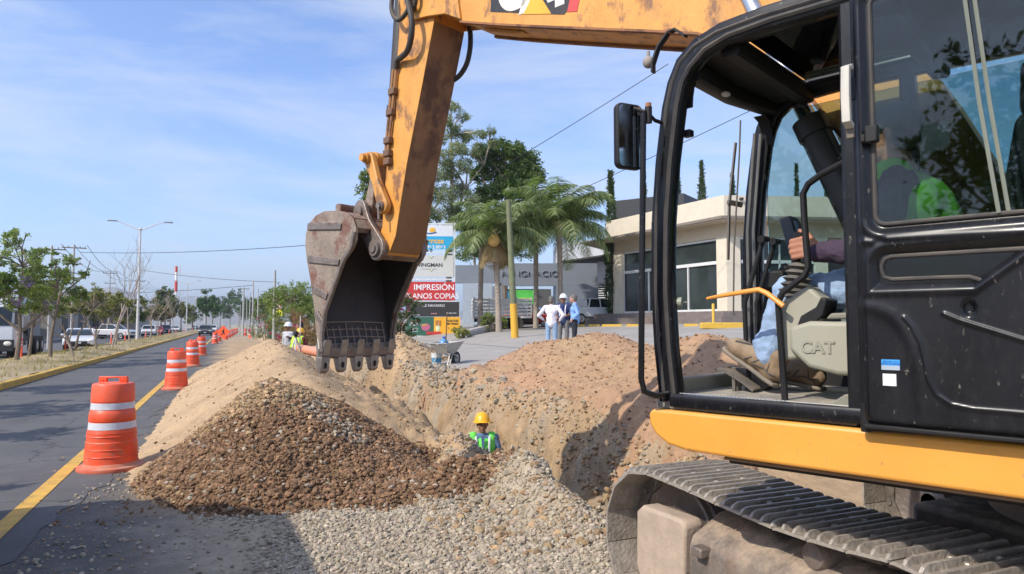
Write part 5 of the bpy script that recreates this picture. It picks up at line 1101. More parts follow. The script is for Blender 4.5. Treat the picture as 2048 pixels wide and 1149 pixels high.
def track(side):
    x0 = side*1.12; name = 'left' if side < 0 else 'right'
    # closed path of the plates: y,z of the plate's inner face with its outward normal
    yi, ys, zc, ri, rs = 1.80, -1.88, .445, .405, .395; pts = []
    n = 40
    for k in range(21): a = R(-90+180*k/20); pts.append((yi+math.cos(a)*ri, zc+math.sin(a)*ri))      # idler at the front
    top = [(1.80, .850), (1.45, .838), (1.1, .815), (.75, .80), (.45, .815), (.25, .835), (0, .815), (-.4, .79), (-.8, .80), (-1.1, .83), (-1.5, .835)]
    pts += top[1:]
    for k in range(21): a = R(90+180*k/20); pts.append((ys+math.cos(a)*rs, zc+math.sin(a)*rs))
    pts += [(-1.5, .045), (0, .04), (1.5, .042)]
    pts.append(pts[0]); L = [0]
    for a, b_ in zip(pts, pts[1:]): L.append(L[-1]+math.hypot(b_[0]-a[0], b_[1]-a[1]))
    ns = int(round(L[-1]/.19)); tr = thing('track', '', None) if False else bpy.data.objects.new('track', None); COL.objects.link(tr); tr.parent = EX; tr.rotation_euler = (0, 0, R(-23.1)); tr.location = (0, 0, 0)
    chain = MB()
    def P(s):
        s %= L[-1]; i = max(j for j in range(len(L)) if L[j] <= s+1e-9); i = min(i, len(pts)-2); f = (s-L[i])/max(1e-6, L[i+1]-L[i]); return pts[i][0]*(1-f)+pts[i+1][0]*f, pts[i][1]*(1-f)+pts[i+1][1]*f
    for k in range(ns):
        s = (k+.37)*L[-1]/ns; a = P(s-.09); b_ = P(s+.09); y, z = (a[0]+b_[0])/2, (a[1]+b_[1])/2; th = math.atan2(b_[1]-a[1], b_[0]-a[0])
        o = link('track_shoe', SHOE, tr, (x0, y, z), (th+math.pi, 0, 0))   # +z of the shoe points out of the loop
        o.rotation_euler = (th+math.pi, 0, 0)
        d = Vector((0, math.cos(th), math.sin(th))); nn = Vector((0, math.sin(th), -math.cos(th)))
        for sx in (-.075, .075): c = Vector((x0+sx, y, z))-nn*.045; chain.tube([c-d*.085, c+d*.085], 1, 8, sq=(.03, .075))
        chain.cyl((x0-.10, y-d.y*.09-nn.y*.05, z-d.z*.09-nn.z*.05), (x0+.10, y-d.y*.09-nn.y*.05, z-d.z*.09-nn.z*.05), .022, seg=8)
    chain.build('chain', frame_m, tr)
    q = MB(); T = Matrix.Translation((x0, yi, zc)) @ Matrix.Rotation(math.pi/2, 4, 'Y')
    q.lathe([(.06, -.14), (.12, -.12), (.13, -.06), (.29, -.055), (.33, -.075), (.345, -.07), (.345, -.035), (.365, -.03), (.365, .03), (.345, .035), (.345, .07), (.33, .075), (.29, .055), (.13, .06), (.12, .12), (.06, .14), (.001, .14)], seg=40, M=T); q.build('idler', ironm, tr)
    q = MB(); T = Matrix.Translation((x0, ys, zc)) @ Matrix.Rotation(math.pi/2, 4, 'Y'); n = 21; pr = []
    for k in range(n*2): a = 2*math.pi*k/(n*2); r = .36 if k % 2 else .315; pr.append((ys+r*math.cos(a), zc+r*math.sin(a)))
    q.prism(pr, x0-.03, x0+.03, 'x'); q.cyl((x0-.16, ys, zc), (x0+.16, ys, zc), .22, seg=28); q.build('sprocket', ironm, tr)
    for y in (.72, -.75):
        q = MB(); q.cyl((x0-.17, y, .69), (x0+.12, y, .69), .045, seg=14); q.lathe([(.001, -.18), (.055, -.17), (.075, -.12), (.075, -.05), (.095, -.045), (.095, -.02), (.075, 0), (.075, .05), (.095, .055), (.095, .08), (.06, .09), (.001, .09)], seg=24, M=Matrix.Translation((x0, y, .70)) @ Matrix.Rotation(math.pi/2, 4, 'Y')); q.box((x0-.05, y-.06, .5), (x0+.08, y+.06, .66)); q.build('carrier_roller', ironm, tr)
    for k in range(7):
        y = -1.35+k*.44; q = MB(); q.lathe([(.001, -.19), (.07, -.18), (.09, -.10), (.09, .10), (.07, .18), (.001, .19)], seg=18, M=Matrix.Translation((x0, y, .17)) @ Matrix.Rotation(math.pi/2, 4, 'Y')); q.build('bottom_roller', ironm, tr)
    xo = x0+side*.27; xi = x0-side*.02
    a, b_ = sorted((xo, x0-side*.24))
    # front idler guard and the long side beam, roof shaped on top so that soil slides off
    a2, b2 = sorted((xo, x0+side*.14))
    q = MB(); q.prism([(1.50, .10), (1.47, .64), (1.50, .665), (1.86, .655), (1.92, .61), (1.93, .30), (1.84, .14), (1.70, .08)], a2, b2, 'x'); q.build('idler_guard', dustp, tr, bevel=.022, seg=3)
    q = MB(); q.prism([(1.52, .20), (1.52, .55), (1.40, .60), (-1.45, .60), (-1.60, .50), (-1.60, .2)], a+.10, b_-.10, 'x'); q.build('inner_frame', frame_m, tr, bevel=.01)
    # outer beam: section in x,z swept along y, with sloping dusty roof
    s = side; sec = [(xo-s*.03, .22), (xo-s*.005, .26), (xo-s*.005, .55), (xo-s*.03, .60), (x0+s*.06, .700), (x0-s*.02, .705), (x0-s*.02, .2)]
    q = MB(); q.prism(sec, -1.52, 1.44, 'y'); q.build('side_beam', frame_m, tr, bevel=.008)
    q = MB(); q.prism([(1.42, .30), (1.38, .42), (1.22, .44), (1.12, .36), (.98, .28), (.90, .28), (.88, .20), (1.2, .12), (1.4, .16)], xo-s*.02, xo+s*.035, 'x'); q.build('step_bracket', ironm, tr, bevel=.012)
    q = MB(); q.box((min(xo-s*.03, xo+s*.05), 1.28, .53), (max(xo-s*.03, xo+s*.05), 1.36, .58)); q.build('tie_hook', ironm, tr, bevel=.01)
    q = MB(); q.prism([(-1.5, .18), (-1.45, .62), (-1.6, .62), (-1.72, .5), (-1.72, .25)], a2, b2, 'x'); q.build('final_drive_cover', dustp, tr, bevel=.02)
    return tr
track(-1); track(1)
q = MB(TM); q.box((-.9, -1.0, .42), (.9, 1.0, .66)); q.box((-.62, -.75, .3), (.62, .75, .86)); q.build('car_body', frame_m, EX, bevel=.03)
q = MB(); q.lathe([(.001, .84), (.62, .84), (.66, .88), (.66, .96), (.58, .98), (.58, 1.06), (.001, 1.06)], seg=48); q.build('swing_ring', ironm, EX)
# ---- upper deck, engine hood, counterweight (mostly outside the picture)
q = MB(); q.prism([(-1.0, -2.1), (1.34, -2.1), (1.34, 1.25), (.45, 1.25), (.38, 1.0), (-.30, 1.0), (-.34, 1.5), (-1.0, 1.5)], 1.065, 1.30, 'z'); q.build('deck', blkm, EX, bevel=.01)
def fairing(s):
    x0, x1 = (-1.375, -1.03) if s < 0 else (1.36, 1.375)
    y = 1.685; pr = [(y-.012, 1.328), (y, 1.31), (y-.002, 1.27), (y-.03, 1.225), (y-.09, 1.187), (y-.18, 1.170), (y-.4, 1.166), (-2.05, 1.162), (-2.05, 1.330), (y-.03, 1.333)]
    q = MB(); q.prism(pr, x0, x1, 'x'); return q.build('side_fairing', yel, EX, bevel=.014, seg=3)
fairing(-1)
q = MB(); q.box((-1.345, -2.04, 1.150), (-1.05, 1.35, 1.1605)); q.build('fairing_lip', mat('grimy_underside', (.20, .12, .06), .8, dust=.5), EX)
q = MB(); q.prism([(1.05, -1.9), (1.36, -1.9), (1.36, 1.2), (.5, 1.2), (.5, .3), (1.05, .3)], 1.302, 1.75, 'z'); q.build('right_tool_box', yel, EX, bevel=.03)
q = MB(); q.box((-.28, -1.9, 1.302), (1.0, -.9, 2.05)); q.build('engine_hood', yel, EX, bevel=.05)
q = MB(); q.box((-1.34, -1.9, 1.34), (-.30, -.06, 2.1)); q.build('left_engine_door', yel, EX, bevel=.04)
q = MB(); q.prism([(-1.36, -2.12), (1.36, -2.12), (1.30, -2.45), (.8, -2.72), (-.8, -2.72), (-1.30, -2.45)], 1.05, 2.1, 'z'); q.build('counterweight', blk, EX, bevel=.07, seg=3)
# ---- cab
def ap(y0=1.6): return [(1.60, 1.37), (1.625, 1.60), (1.638, 1.85), (1.632, 2.15), (1.608, 2.42), (1.572, 2.66), (1.545, 2.76), (1.505, 2.84), (1.435, 2.895), (1.33, 2.925), (1.15, 2.935), (.85, 2.93), (.4, 2.92), (.02, 2.90)]
CAB = bpy.data.objects.new('cab', None); COL.objects.link(CAB); CAB.parent = EX
for x in (-1.315, -.385):
    A = ap()
    q = MB(); q.tube([(x, y, z) for y, z in A], [1.0]*len(A), 12, sq=(.075, .105)); q.build('front_pillar', blk, CAB)
    if x < 0 and x < -1:
        q = MB(); q.tube([(x-.034, y+.018, z+.006) for y, z in A], .010, 6); q.build('door_seal', rub, CAB)
        q = MB(); q.tube([(x-.036, y-.032, z-.022 if z > 2.8 else z) for y, z in A[:12]], .012, 6); q.build('door_seal', rub, CAB)
# roof: dished panel with a hatch opening, cross members
q = MB(); q.box((-1.29, 1.30, 2.90), (-.41, 1.50, 2.945)); q.box((-1.29, .02, 2.90), (-.41, .72, 2.945)); q.box((-1.29, .72, 2.9), (-1.22, 1.3, 2.94)); q.box((-.48, .72, 2.9), (-.41, 1.3, 2.94)); q.build('roof', blkm, CAB, bevel=.012)
q = MB(); q.box((-1.22, .72, 2.944), (-.48, 1.30, 2.952)); q.build('roof_hatch', glass('hatch_glass', (.30, .34, .30)), CAB)
q = MB(); q.tube([(-1.28, 1.50, 2.82), (-.85, 1.53, 2.835), (-.42, 1.50, 2.86)], 1, 10, sq=(.09, .08)); q.tube([(-1.28, 1.32, 2.87), (-.42, 1.32, 2.87)], 1, 8, sq=(.06, .08)); q.tube([(-1.28, .72, 2.86), (-.42, .72, 2.86)], 1, 8, sq=(.08, .08))
q.prism([(1.30, 2.90), (1.50, 2.89), (1.51, 2.865), (1.32, 2.875)], -1.27, -.43, 'x'); q.build('roof_header', blkm, CAB)
q = MB(); q.ball((-1.0, 1.48, 2.785), (.03, .02, .012), 10, 6); q.build('dome_lamp', lampw, CAB)
for s, x in ((1, -1.28), (-1, -.42)):    # rounded gussets in the upper corners
    q = MB(); q.prism([(x, 2.83), (x+s*.10, 2.80), (x+s*.045, 2.785), (x+s*.02, 2.76), (x+s*.006, 2.71), (x, 2.66)], 1.50, 1.56, 'y'); q.build('corner_gusset', blkm, CAB)
# right hand window posts
for y in (.86, .06): q = MB(); q.tube([(-.385, y, 1.37), (-.385, y, 2.9)], 1, 8, sq=(.07, .07)); q.build('rear_pillar' if y < .5 else 'middle_pillar', blk, CAB)
q = MB(); q.tube([(-1.315, .83, 1.37), (-1.315, .83, 2.9)], 1, 8, sq=(.07, .08)); q.build('middle_pillar', blk, CAB)
q = MB(); q.tube([(-1.315, .05, 1.37), (-1.315, .05, 2.9)], 1, 8, sq=(.07, .09)); q.build('rear_pillar', blk, CAB)
q = MB(); q.box((-1.34, .06, 1.36), (-1.30, .80, 1.86)); q.build('left_side_panel', blk, CAB)
q = MB(); q.box((-.40, .05, 1.36), (-.36, 1.60, 1.66)); q.build('right_side_panel', blkm, CAB)
q = MB(); q.box((-1.30, .02, 1.36), (-.40, .06, 2.15)); q.build('rear_panel', blkm, CAB)
q = MB(); q.box((-1.30, .03, 2.15), (-.40, .045, 2.88)); q.build('rear_window', glass('cab_glass', (.62, .72, .70)), CAB)
q = MB(); q.box((-.385, .10, 1.68), (-.378, 1.55, 2.84)); q.build('right_window', glass('cab_glass'), CAB)
q = MB(); q.box((-1.29, 1.60, 1.37), (-.41, 1.66, 1.46)); q.build('front_sill', mat('sill_grey_green', (.22, .215, .17), .75, dust=.6), CAB, bevel=.01)
q = MB(); q.box((-1.345, .84, 1.338), (-.37, 1.66, 1.395)); q.box((-1.30, .05, 1.338), (-.37, .84, 1.395)); q.build('floor', mat('floor_mat_dusty', (.16, .15, .13), .9, var=.15, dust=1.0, dustc=(.46, .40, .31), bump=.5, bscale=25), CAB)
q = MB(); q.tube([(-1.345, .80, 1.375), (-1.345, 1.58, 1.375)], 1, 10, sq=(.055, .06)); q.build('door_sill', blk, CAB)
q = MB(); [q.ball((-1.336, 1.10+k*.0155, 1.404), (.0045, .0045, .004), 6, 4) for k in range(30)]; q.build('sill_studs', polish, CAB)
q = MB(); q.tube([(-1.32, .82, 1.398), (-1.32, 1.55, 1.398)], .009, 6); q.build('sill_edge', mat('worn_edge', (.30, .28, .25), .5, .4), CAB)
# ---- door, swung fully open and latched back against the cab side: a pressed steel skin
DX = -1.435
def door_disp(y, z):
    """outward relief of the pressed skin in metres"""
    d = np.zeros_like(y)
    def ridge_(pts, w, h):
        best = np.full(y.shape, 9.0)
        for (a, b_), (c, e) in zip(pts, pts[1:]):
            vx, vz = c-a, e-b_; L2 = vx*vx+vz*vz; t = np.clip(((y-a)*vx+(z-b_)*vz)/L2, 0, 1); best = np.minimum(best, np.hypot(y-a-t*vx, z-b_-t*vz))
        return h*np.exp(-(best/w)**2)
    def arc(cy, cz, ry_, rz_, a0, a1, n=14): return [(cy+ry_*math.cos(R(a0+(a1-a0)*k/n)), cz+rz_*math.sin(R(a0+(a1-a0)*k/n))) for k in range(n+1)]
    def rbox(y0, y1, z0, z1, r): # signed distance to a rounded rectangle
        qy = np.abs(y-(y0+y1)/2)-(y1-y0)/2+r; qz = np.abs(z-(z0+z1)/2)-(z1-z0)/2+r
        return np.hypot(np.maximum(qy, 0), np.maximum(qz, 0))+np.minimum(np.maximum(qy, qz), 0)-r
    edge = rbox(.02, .805, 1.345, 2.905, .05); d -= .022*sstep(edge, -.035, 0.0)
    up = rbox(.06, .745, 2.035, 2.86, .04); d -= .014*(1-sstep(up, .0, .028)); d += .004*np.exp(-((up-.034)/.012)**2)
    lw = np.minimum(rbox(.395, .728, 1.845, 1.935, .03), 9); lw = np.maximum(rbox(-.2, .728, 1.60, 1.935, .03), -( (z-1.845)+np.minimum(0, (y-.455)*.78)))
    d -= .020*(1-sstep(lw, -.008, .03)); d += .005*np.exp(-((lw-.036)/.012)**2)
    d += ridge_([(.54+.0, 1.735), (.50, 1.715), (.34, 1.655), (.1, 1.57)], .0065, .0055)                      # diagonal bead
    d += ridge_([(.795, 1.765), (.74, 1.762)]+arc(.735, 1.60, .145, .162, 90, 0)[1:][::1] if False else [(.80, 1.765), (.74, 1.757), (.69, 1.735), (.655, 1.69), (.628, 1.62), (.612, 1.53), (.605, 1.37)], .024, .0045)   # broad curved swage
    d += ridge_([(.655, 1.725), (.63, 1.69), (.61, 1.64), (.598, 1.58), (.59, 1.52), (.57, 1.475), (.53, 1.447), (.47, 1.437), (.1, 1.432)], .006, .004)
    d += -.015*np.exp(-(((y-.473)/.016)**2+((z-1.752)/.022)**2)**2)                                        # grab hole
    d += ridge_([(.78, 1.99), (.75, 1.985)], .012, .006)+ridge_([(.70, 2.02-.03), (.1, 2.0-.02)], .010, .006)
    return d
yy = np.arange(.0, .8101, .004); zz = np.arange(1.342, 2.9051, .004); Y2, Z2 = np.meshgrid(yy, zz, indexing='ij'); D2 = door_disp(Y2, Z2)
def rb(y, z, y0, y1, z0, z1, r): qy = np.abs(y-(y0+y1)/2)-(y1-y0)/2+r; qz = np.abs(z-(z0+z1)/2)-(z1-z0)/2+r; return np.hypot(np.maximum(qy, 0), np.maximum(qz, 0))+np.minimum(np.maximum(qy, qz), 0)-r
hole = (rb(Y2, Z2, .06, .735, 2.045, 2.85, .035) < 0) | ((np.maximum(rb(Y2, Z2, -.2, .722, 1.60, 1.93, .028), -((Z2-1.850)+np.minimum(0, (Y2-.455)*.78)))) < 0)
out = rb(Y2, Z2, -.02, .806, 1.343, 2.906, .045) > 0
b = len(zz); ii = np.arange(len(yy)-1)[:, None]*b+np.arange(b-1)[None]; bad = hole | out; bd = bad[:-1, :-1] | bad[1:, :-1] | bad[1:, 1:] | bad[:-1, 1:]; ii = ii[~bd].ravel()
Pn = np.stack([DX-D2, Y2, Z2], -1).reshape(-1, 3); Fq = np.stack([ii, ii+b, ii+b+1, ii+1], -1); us_ = np.unique(Fq); mpp = -np.ones(len(Pn), int); mpp[us_] = np.arange(len(us_))
DOOR = link('door', mesh_np('door', Pn[us_], mpp[Fq], blk, smooth=True), EX)
so = DOOR.modifiers.new('thick', 'SOLIDIFY'); so.thickness = .028; so.offset = 1
q = MB(); q.box((DX+.012, .07, 2.04), (DX+.017, .745, 2.86)); q.build('upper_window', glass('cab_glass'), DOOR)
q = MB(); q.box((DX+.014, .02, 1.62), (DX+.019, .73, 1.94)); q.build('lower_window', glass('cab_glass_dark', (.10, .11, .11)), DOOR)
q = MB(); q.tube([(DX+.004, .462, 2.85), (DX+.004, .425, 2.4), (DX+.004, .386, 2.045)], .0065, 6); q.tube([(DX+.014, .438, 2.85), (DX+.014, .40, 2.4), (DX+.014, .362, 2.045)], .0065, 6); q.build('sliding_window_frame', mat('rail_olive', (.20, .21, .16), .5), DOOR)
def rrect(y0, y1, z0, z1, r, n=6):
    out = []
    for cy, cz, a0 in ((y1-r, z1-r, 0), (y0+r, z1-r, 90), (y0+r, z0+r, 180), (y1-r, z0+r, 270)):
        for k in range(n+1): a = R(a0+90*k/n); out.append((cy+r*math.cos(a), cz+r*math.sin(a)))
    return out
q = MB(); q.tube([(DX+.012, y, z) for y, z in rrect(.06, .737, 2.043, 2.852, .035)], .0085, 8, closed=True)
lowp = [(.1, 1.572), (.22, 1.665), (.34, 1.757), (.40, 1.803), (.43, 1.835), (.47, 1.851), (.56, 1.853), (.69, 1.853), (.714, 1.862), (.722, 1.885), (.722, 1.905), (.71, 1.925), (.69, 1.931), (.3, 1.930), (.02, 1.93)]
q.tube([(DX+.012, y, z) for y, z in lowp], .008, 8); q.build('window_rubber', rub, DOOR)
q = MB(); q.tube([(DX-.010, .802, 2.61), (DX-.045, .803, 2.60), (DX-.05, .804, 2.50), (DX-.045, .804, 2.41), (DX-.010, .805, 2.40)], 1, 10, sq=(.022, .03)); q.build('grab_handle', mat('handle_pale', (.55, .52, .45), .5, dust=.3), DOOR)
q = MB(); q.box((DX-.014, .79, 2.355), (DX-.002, .818, 2.395)); q.build('handle_foot', mat('foot_brown', (.14, .11, .08), .6), DOOR, bevel=.004)
q = MB(); q.box((DX-.035, .712, 2.325), (DX-.002, .752, 2.385)); q.box((DX-.026, .752, 2.33), (DX-.004, .77, 2.36)); q.build('window_latch', blkm, DOOR, bevel=.005)
q = MB(); q.box((DX-.0045, .672, 1.548), (DX-.0005, .728, 1.583)); st = q.build('sticker', mat('sticker_blue', (.05, .30, .68), .4), DOOR); q = MB(); q.box((DX-.0052, .672, 1.548), (DX-.0006, .728, 1.563)); q.build('sticker_lower', mat('sticker_grey', (.35, .40, .45), .4), DOOR)
def dtxt(s, size, y, z, m, ext=.0004): return writing('lettering', s, size, m, DOOR, (DX-.0054, y, z), (math.pi/2, 0, -math.pi/2), ext)
for zz_, s in ((1.5735, 'SERVICIO  24 H'), (1.566, 'VENTA DE PARTES')): dtxt(s, .0068, .70, zz_, mat('sticker_navy', (.02, .06, .3), .5))
q = MB(); q.box((DX-.0045, .684, 1.495), (DX-.0005, .725, 1.535)); q.build('sticker', mat('sticker_white', (.72, .74, .76), .4), DOOR)
q = MB(); q.box((DX-.006, .30, 1.345), (DX+.05, .79, 1.360)); q.build('door_bottom_rail', blkm, DOOR, bevel=.004)
q = MB(); q.cyl((DX+.03, .79, 1.33), (DX+.03, .79, 1.43), .018, seg=10); q.cyl((DX+.03, .79, 2.5), (DX+.03, .79, 2.58), .018, seg=10); q.build('hinge', blkm, DOOR)
q = MB(); q.tube([(-1.39, 0.0, 1.365), (-1.39, .80, 1.345)], 1, 8, sq=(.06, .03)); q.build('latch_rail', blkm, CAB)
# ---- mirror, grab rail, work lamp bracket, wiper
q = MB(); q.tube([(-1.33, 1.615, 2.60), (-1.40, 1.62, 2.60), (-1.43, 1.625, 2.615), (-1.47, 1.63, 2.625), (-1.485, 1.69, 2.655), (-1.49, 1.745, 2.655), (-1.495, 1.755, 2.63), (-1.495, 1.755, 2.42)], .0085, 8); q.cyl((-1.445, 1.625, 2.58), (-1.445, 1.625, 2.65), .016, seg=10); q.build('mirror_arm', blkm, EX)
q = MB(); q.cyl((-1.445, 1.625, 2.645), (-1.445, 1.625, 2.668), .013, seg=8); q.build('bolt', mat('rusty_bolt', (.35, .15, .08), .8), EX)
MI = Matrix.Translation((-1.50, 1.685, 2.522)) @ Matrix.Rotation(R(-22), 4, 'Z')
q = MB(MI); q.prism([(p[0], p[1]) for p in rrect(-.068, .068, -.145, .145, .03)], -.004, .030, 'y'); mi = q.build('mirror', blkm, EX, bevel=.008)
q = MB(MI); q.prism([(p[0], p[1]) for p in rrect(-.060, .060, -.136, .136, .025)], -.0065, -.0045, 'y'); q.build('mirror_glass', mat('mirror_silver', (.55, .56, .56), .03, 1.0, var=.02), mi)
q = MB(MI); q.ball((0, .045, .01), (.028, .02, .028), 10, 8); q.cyl((0, .03, 0), (0, .065, 0), .018, seg=10); q.build('mirror_mount', mat('grey_mount', (.28, .26, .24), .7), mi)
q = MB(); q.tube([(-1.47, 1.635, 2.62), (-1.47, 1.642, 2.3), (-1.472, 1.65, 1.9), (-1.47, 1.66, 1.47), (-1.455, 1.655, 1.415), (-1.42, 1.62, 1.395), (-1.34, 1.60, 1.40)], .0135, 10); q.build('grab_rail', blk, EX)
q = MB(); q.tube([(-1.335, 1.50, 2.965), (-1.335, 1.55, 3.01), (-1.335, 1.585, 3.005), (-1.34, 1.635, 2.95), (-1.345, 1.66, 2.88), (-1.345, 1.66, 2.84)], 1, 6, sq=(.034, .012)); q.build('lamp_bracket', blkm, EX)
q = MB(); q.ball((-1.345, 1.685, 2.895), (.026, .026, .028), 12, 8); q.cyl((-1.345, 1.685, 2.92), (-1.345, 1.685, 2.945), .008, seg=8); q.build('indicator_lamp', mat('dusty_lamp', (.33, .28, .24), .8), EX)
q = MB(); q.cyl((-1.335, 1.585, 3.0), (-1.335, 1.585, 3.02), .014, seg=8); q.build('bolt', mat('rusty_bolt', (.35, .15, .08), .8), EX)
q = MB(); q.box((-1.275, 1.52, 2.54), (-1.235, 1.56, 2.57)); q.build('window_stop', blkm, CAB, bevel=.004)
q = MB(); q.tube([(-.50, 1.70, 1.75), (-.50, 1.69, 2.1), (-.51, 1.645, 2.62), (-.51, 1.635, 2.80)], .0045, 6); q.tube([(-.52, 1.715, 2.05), (-.525, 1.70, 2.35), (-.52, 1.66, 2.68)], 1, 6, sq=(.02, .012)); q.tube([(-.46, 1.66, 2.35), (-.54, 1.70, 2.36)], 1, 6, sq=(.02, .03)); q.build('wiper', mat('wiper_metal', (.16, .14, .12), .5, .4), CAB)
for x, dy in ((-.455, .0), (-.485, .02)): q = MB(); q.tube([(x, 1.60+dy, 1.5), (x, 1.60+dy, 2.2), (x, 1.55+dy, 2.72)], .008, 6); q.build('window_rail', mat('rail_metal', (.25, .24, .22), .4, .6), CAB)
q = MB(); q.cyl((-1.285, 1.60, 1.80), (-1.275, 1.57, 1.80), .022, seg=16); q.cyl((-1.27, 1.58, 1.80), (-1.25, 1.56, 1.80), .004, seg=6); q.build('horn_button', mat('round_badge', (.28, .30, .22), .5), CAB)
# ---- inside the cab: seat, consoles, levers, monitor
q = MB(); q.prism([(1.135, 1.60), (1.13, 1.69), (1.05, 1.715), (.96, 1.712), (.55, 1.72), (.30, 1.70), (.30, 1.56), (.60, 1.50), (.95, 1.505), (1.06, 1.53)], -1.20, -1.10, 'x'); cs = q.build('left_console', grn, CAB, bevel=.018, seg=3)
q = MB(); q.prism([(.99, 1.722), (.97, 1.745), (.55, 1.76), (.35, 1.75), (.35, 1.722)], -1.195, -1.105, 'x'); q.build('console_trim', mat('trim_grey', (.19, .185, .15), .7, dust=.4), cs, bevel=.008)
writing('lettering', 'CAT', .066, mat('embossed', (.30, .285, .22), .6), cs, (-1.2015, 1.02, 1.590), (math.pi/2, 0, -math.pi/2), .0035, bold=.002)
q = MB(); q.prism([(1.185, 1.55), (1.20, 1.70), (1.17, 1.80), (1.06, 1.86), (1.00, 1.80), (1.02, 1.70), (1.09, 1.66), (1.11, 1.56)], -1.175, -1.06, 'x'); q.build('lever_box', grn, CAB, bevel=.015, seg=3)
q = MB(); q.prism([(1.12, 1.66), (1.09, 1.735), (1.03, 1.77), (1.01, 1.81), (.985, 1.80), (1.0, 1.74), (1.04, 1.70), (1.07, 1.655)], -1.183, -1.05, 'x'); q.build('lever_box_band', blkm, CAB, bevel=.006)
bel = MB(); prof = []
for k in range(6): z = k*.026; r = .078-.006*k; prof += [(r, z), (r-.022, z+.013)]
bel.lathe([(.001, -.01)]+prof+[(.001, .155)], seg=24, M=Matrix.Translation((-1.10, 1.14, 1.815)) @ Matrix.Rotation(R(8), 4, 'X')); bel.build('lever_bellows', mat('bellows_rubber', (.055, .05, .045), .65, dust=.5, dustc=(.33, .3, .25)), CAB)
q = MB(); q.tube([(-1.10, 1.135, 1.95), (-1.10, 1.125, 2.03), (-1.10, 1.115, 2.085)], [.018, .022, .024], 10); q.build('joystick', blkm, CAB)
q = MB(); q.tube([(-1.24, 1.135, 1.775), (-1.24, 1.20, 1.828), (-1.24, 1.235, 1.845), (-1.235, 1.30, 1.838), (-1.23, 1.40, 1.826), (-1.228, 1.475, 1.815)], [.011, .011, .011, .0105, .0095, .006], 10); q.build('safety_lever', mat('lever_orange', (.80, .32, .05), .4, dust=.2), CAB)
q = MB(); q.tube([(-1.26, .86, 2.325), (-1.225, .98, 2.29), (-1.215, 1.035, 2.262), (-1.21, 1.058, 2.225), (-1.21, 1.055, 2.1), (-1.21, 1.045, 1.93), (-1.21, 1.06, 1.895), (-1.21, 1.15, 1.83), (-1.21, 1.168, 1.79), (-1.20, 1.163, 1.6), (-1.20, 1.153, 1.395)], .0135, 10); q.build('door_rail', blkm, CAB)
for dx, k in ((-.93, 0), (-.80, .0)):
    q = MB(); y = 1.42; q.tube([(dx, y, 1.40), (dx+.0, y+.015, 1.58), (dx, y+.02, 1.80), (dx, 1.345, 2.09)], .011, 8); q.tube([(dx-.035, 1.342, 2.09), (dx+.04, 1.342, 2.095)], [.017, .014], 10); q.build('travel_lever', blkm, CAB)
    q = MB(); q.tube([(dx-.04, 1.55, 1.492), (dx-.04, 1.50, 1.485), (dx-.04, 1.42, 1.44), (dx-.04, 1.37, 1.405)], 1, 8, sq=(.09, .018)); q.box((dx-.07, 1.46, 1.395), (dx-.055, 1.475, 1.46)); q.box((dx-.02, 1.46, 1.395), (dx-.005, 1.475, 1.46)); q.build('travel_pedal', mat('pedal_dusty', (.10, .09, .075), .8, dust=.45), CAB)
q = MB(Matrix.Translation((-.53, 1.36, 2.10)) @ Matrix.Rotation(R(-14), 4, 'X')); q.box((-.02, -.03, -.15), (.10, .03, .15)); q.build('monitor', mat('monitor_shell', (.035, .045, .06), .5, dust=.2), CAB, bevel=.012)
q = MB(Matrix.Translation((-.53, 1.36, 2.10)) @ Matrix.Rotation(R(-14), 4, 'X')); q.box((-.005, -.034, -.10), (.085, -.0305, .12)); q.build('monitor_screen', mat('screen_dark', (.01, .012, .014), .1), CAB)
q = MB(); q.tube([(-.5, 1.40, 2.0), (-.47, 1.5, 1.9), (-.45, 1.55, 1.7)], .03, 8); q.box((-.62, 1.38, 1.88), (-.44, 1.5, 1.97)); q.build('monitor_bracket', blkm, CAB, bevel=.01)
q = MB(); q.prism([(.92, 1.66), (.92, 1.76), (.86, 1.80), (.42, 1.76), (.40, 1.66)], -1.06, -.62, 'x'); q.build('seat_cushion', seatm, CAB, bevel=.03, seg=3)
q = MB(); q.prism([(.50, 1.76), (.38, 2.45), (.30, 2.45), (.34, 1.74)], -1.06, -.62, 'x'); q.build('seat_back', seatm, CAB, bevel=.04, seg=3)
q = MB(); q.prism([(.38, 2.46), (.37, 2.66), (.29, 2.66), (.30, 2.46)], -.97, -.72, 'x'); q.build('headrest', seatm, CAB, bevel=.03, seg=3)
q = MB(); q.box((-1.04, .52, 1.40), (-.68, .96, 1.50)); q.box((-1.0, .56, 1.50), (-.70, .90, 1.66)); q.build('seat_pedestal', blkm, CAB, bevel=.02)
q = MB(); q.prism([(1.0, 1.60), (1.0, 1.78), (.3, 1.78), (.3, 1.55)], -.56, -.46, 'x'); q.build('right_console', grn, CAB, bevel=.02)
q = MB(); q.tube([(-.52, 1.02, 1.78), (-.52, 1.01, 2.03)], [.045, .02], 10); q.build('right_lever', blkm, CAB)
q = MB(); q.prism([(.96, 1.396), (.90, 1.44), (.86, 1.445), (.86, 1.396)], -1.28, -1.10, 'x'); q.build('floor_bracket', mat('sill_grey_green', (.22, .215, .17), .75), CAB, bevel=.004)
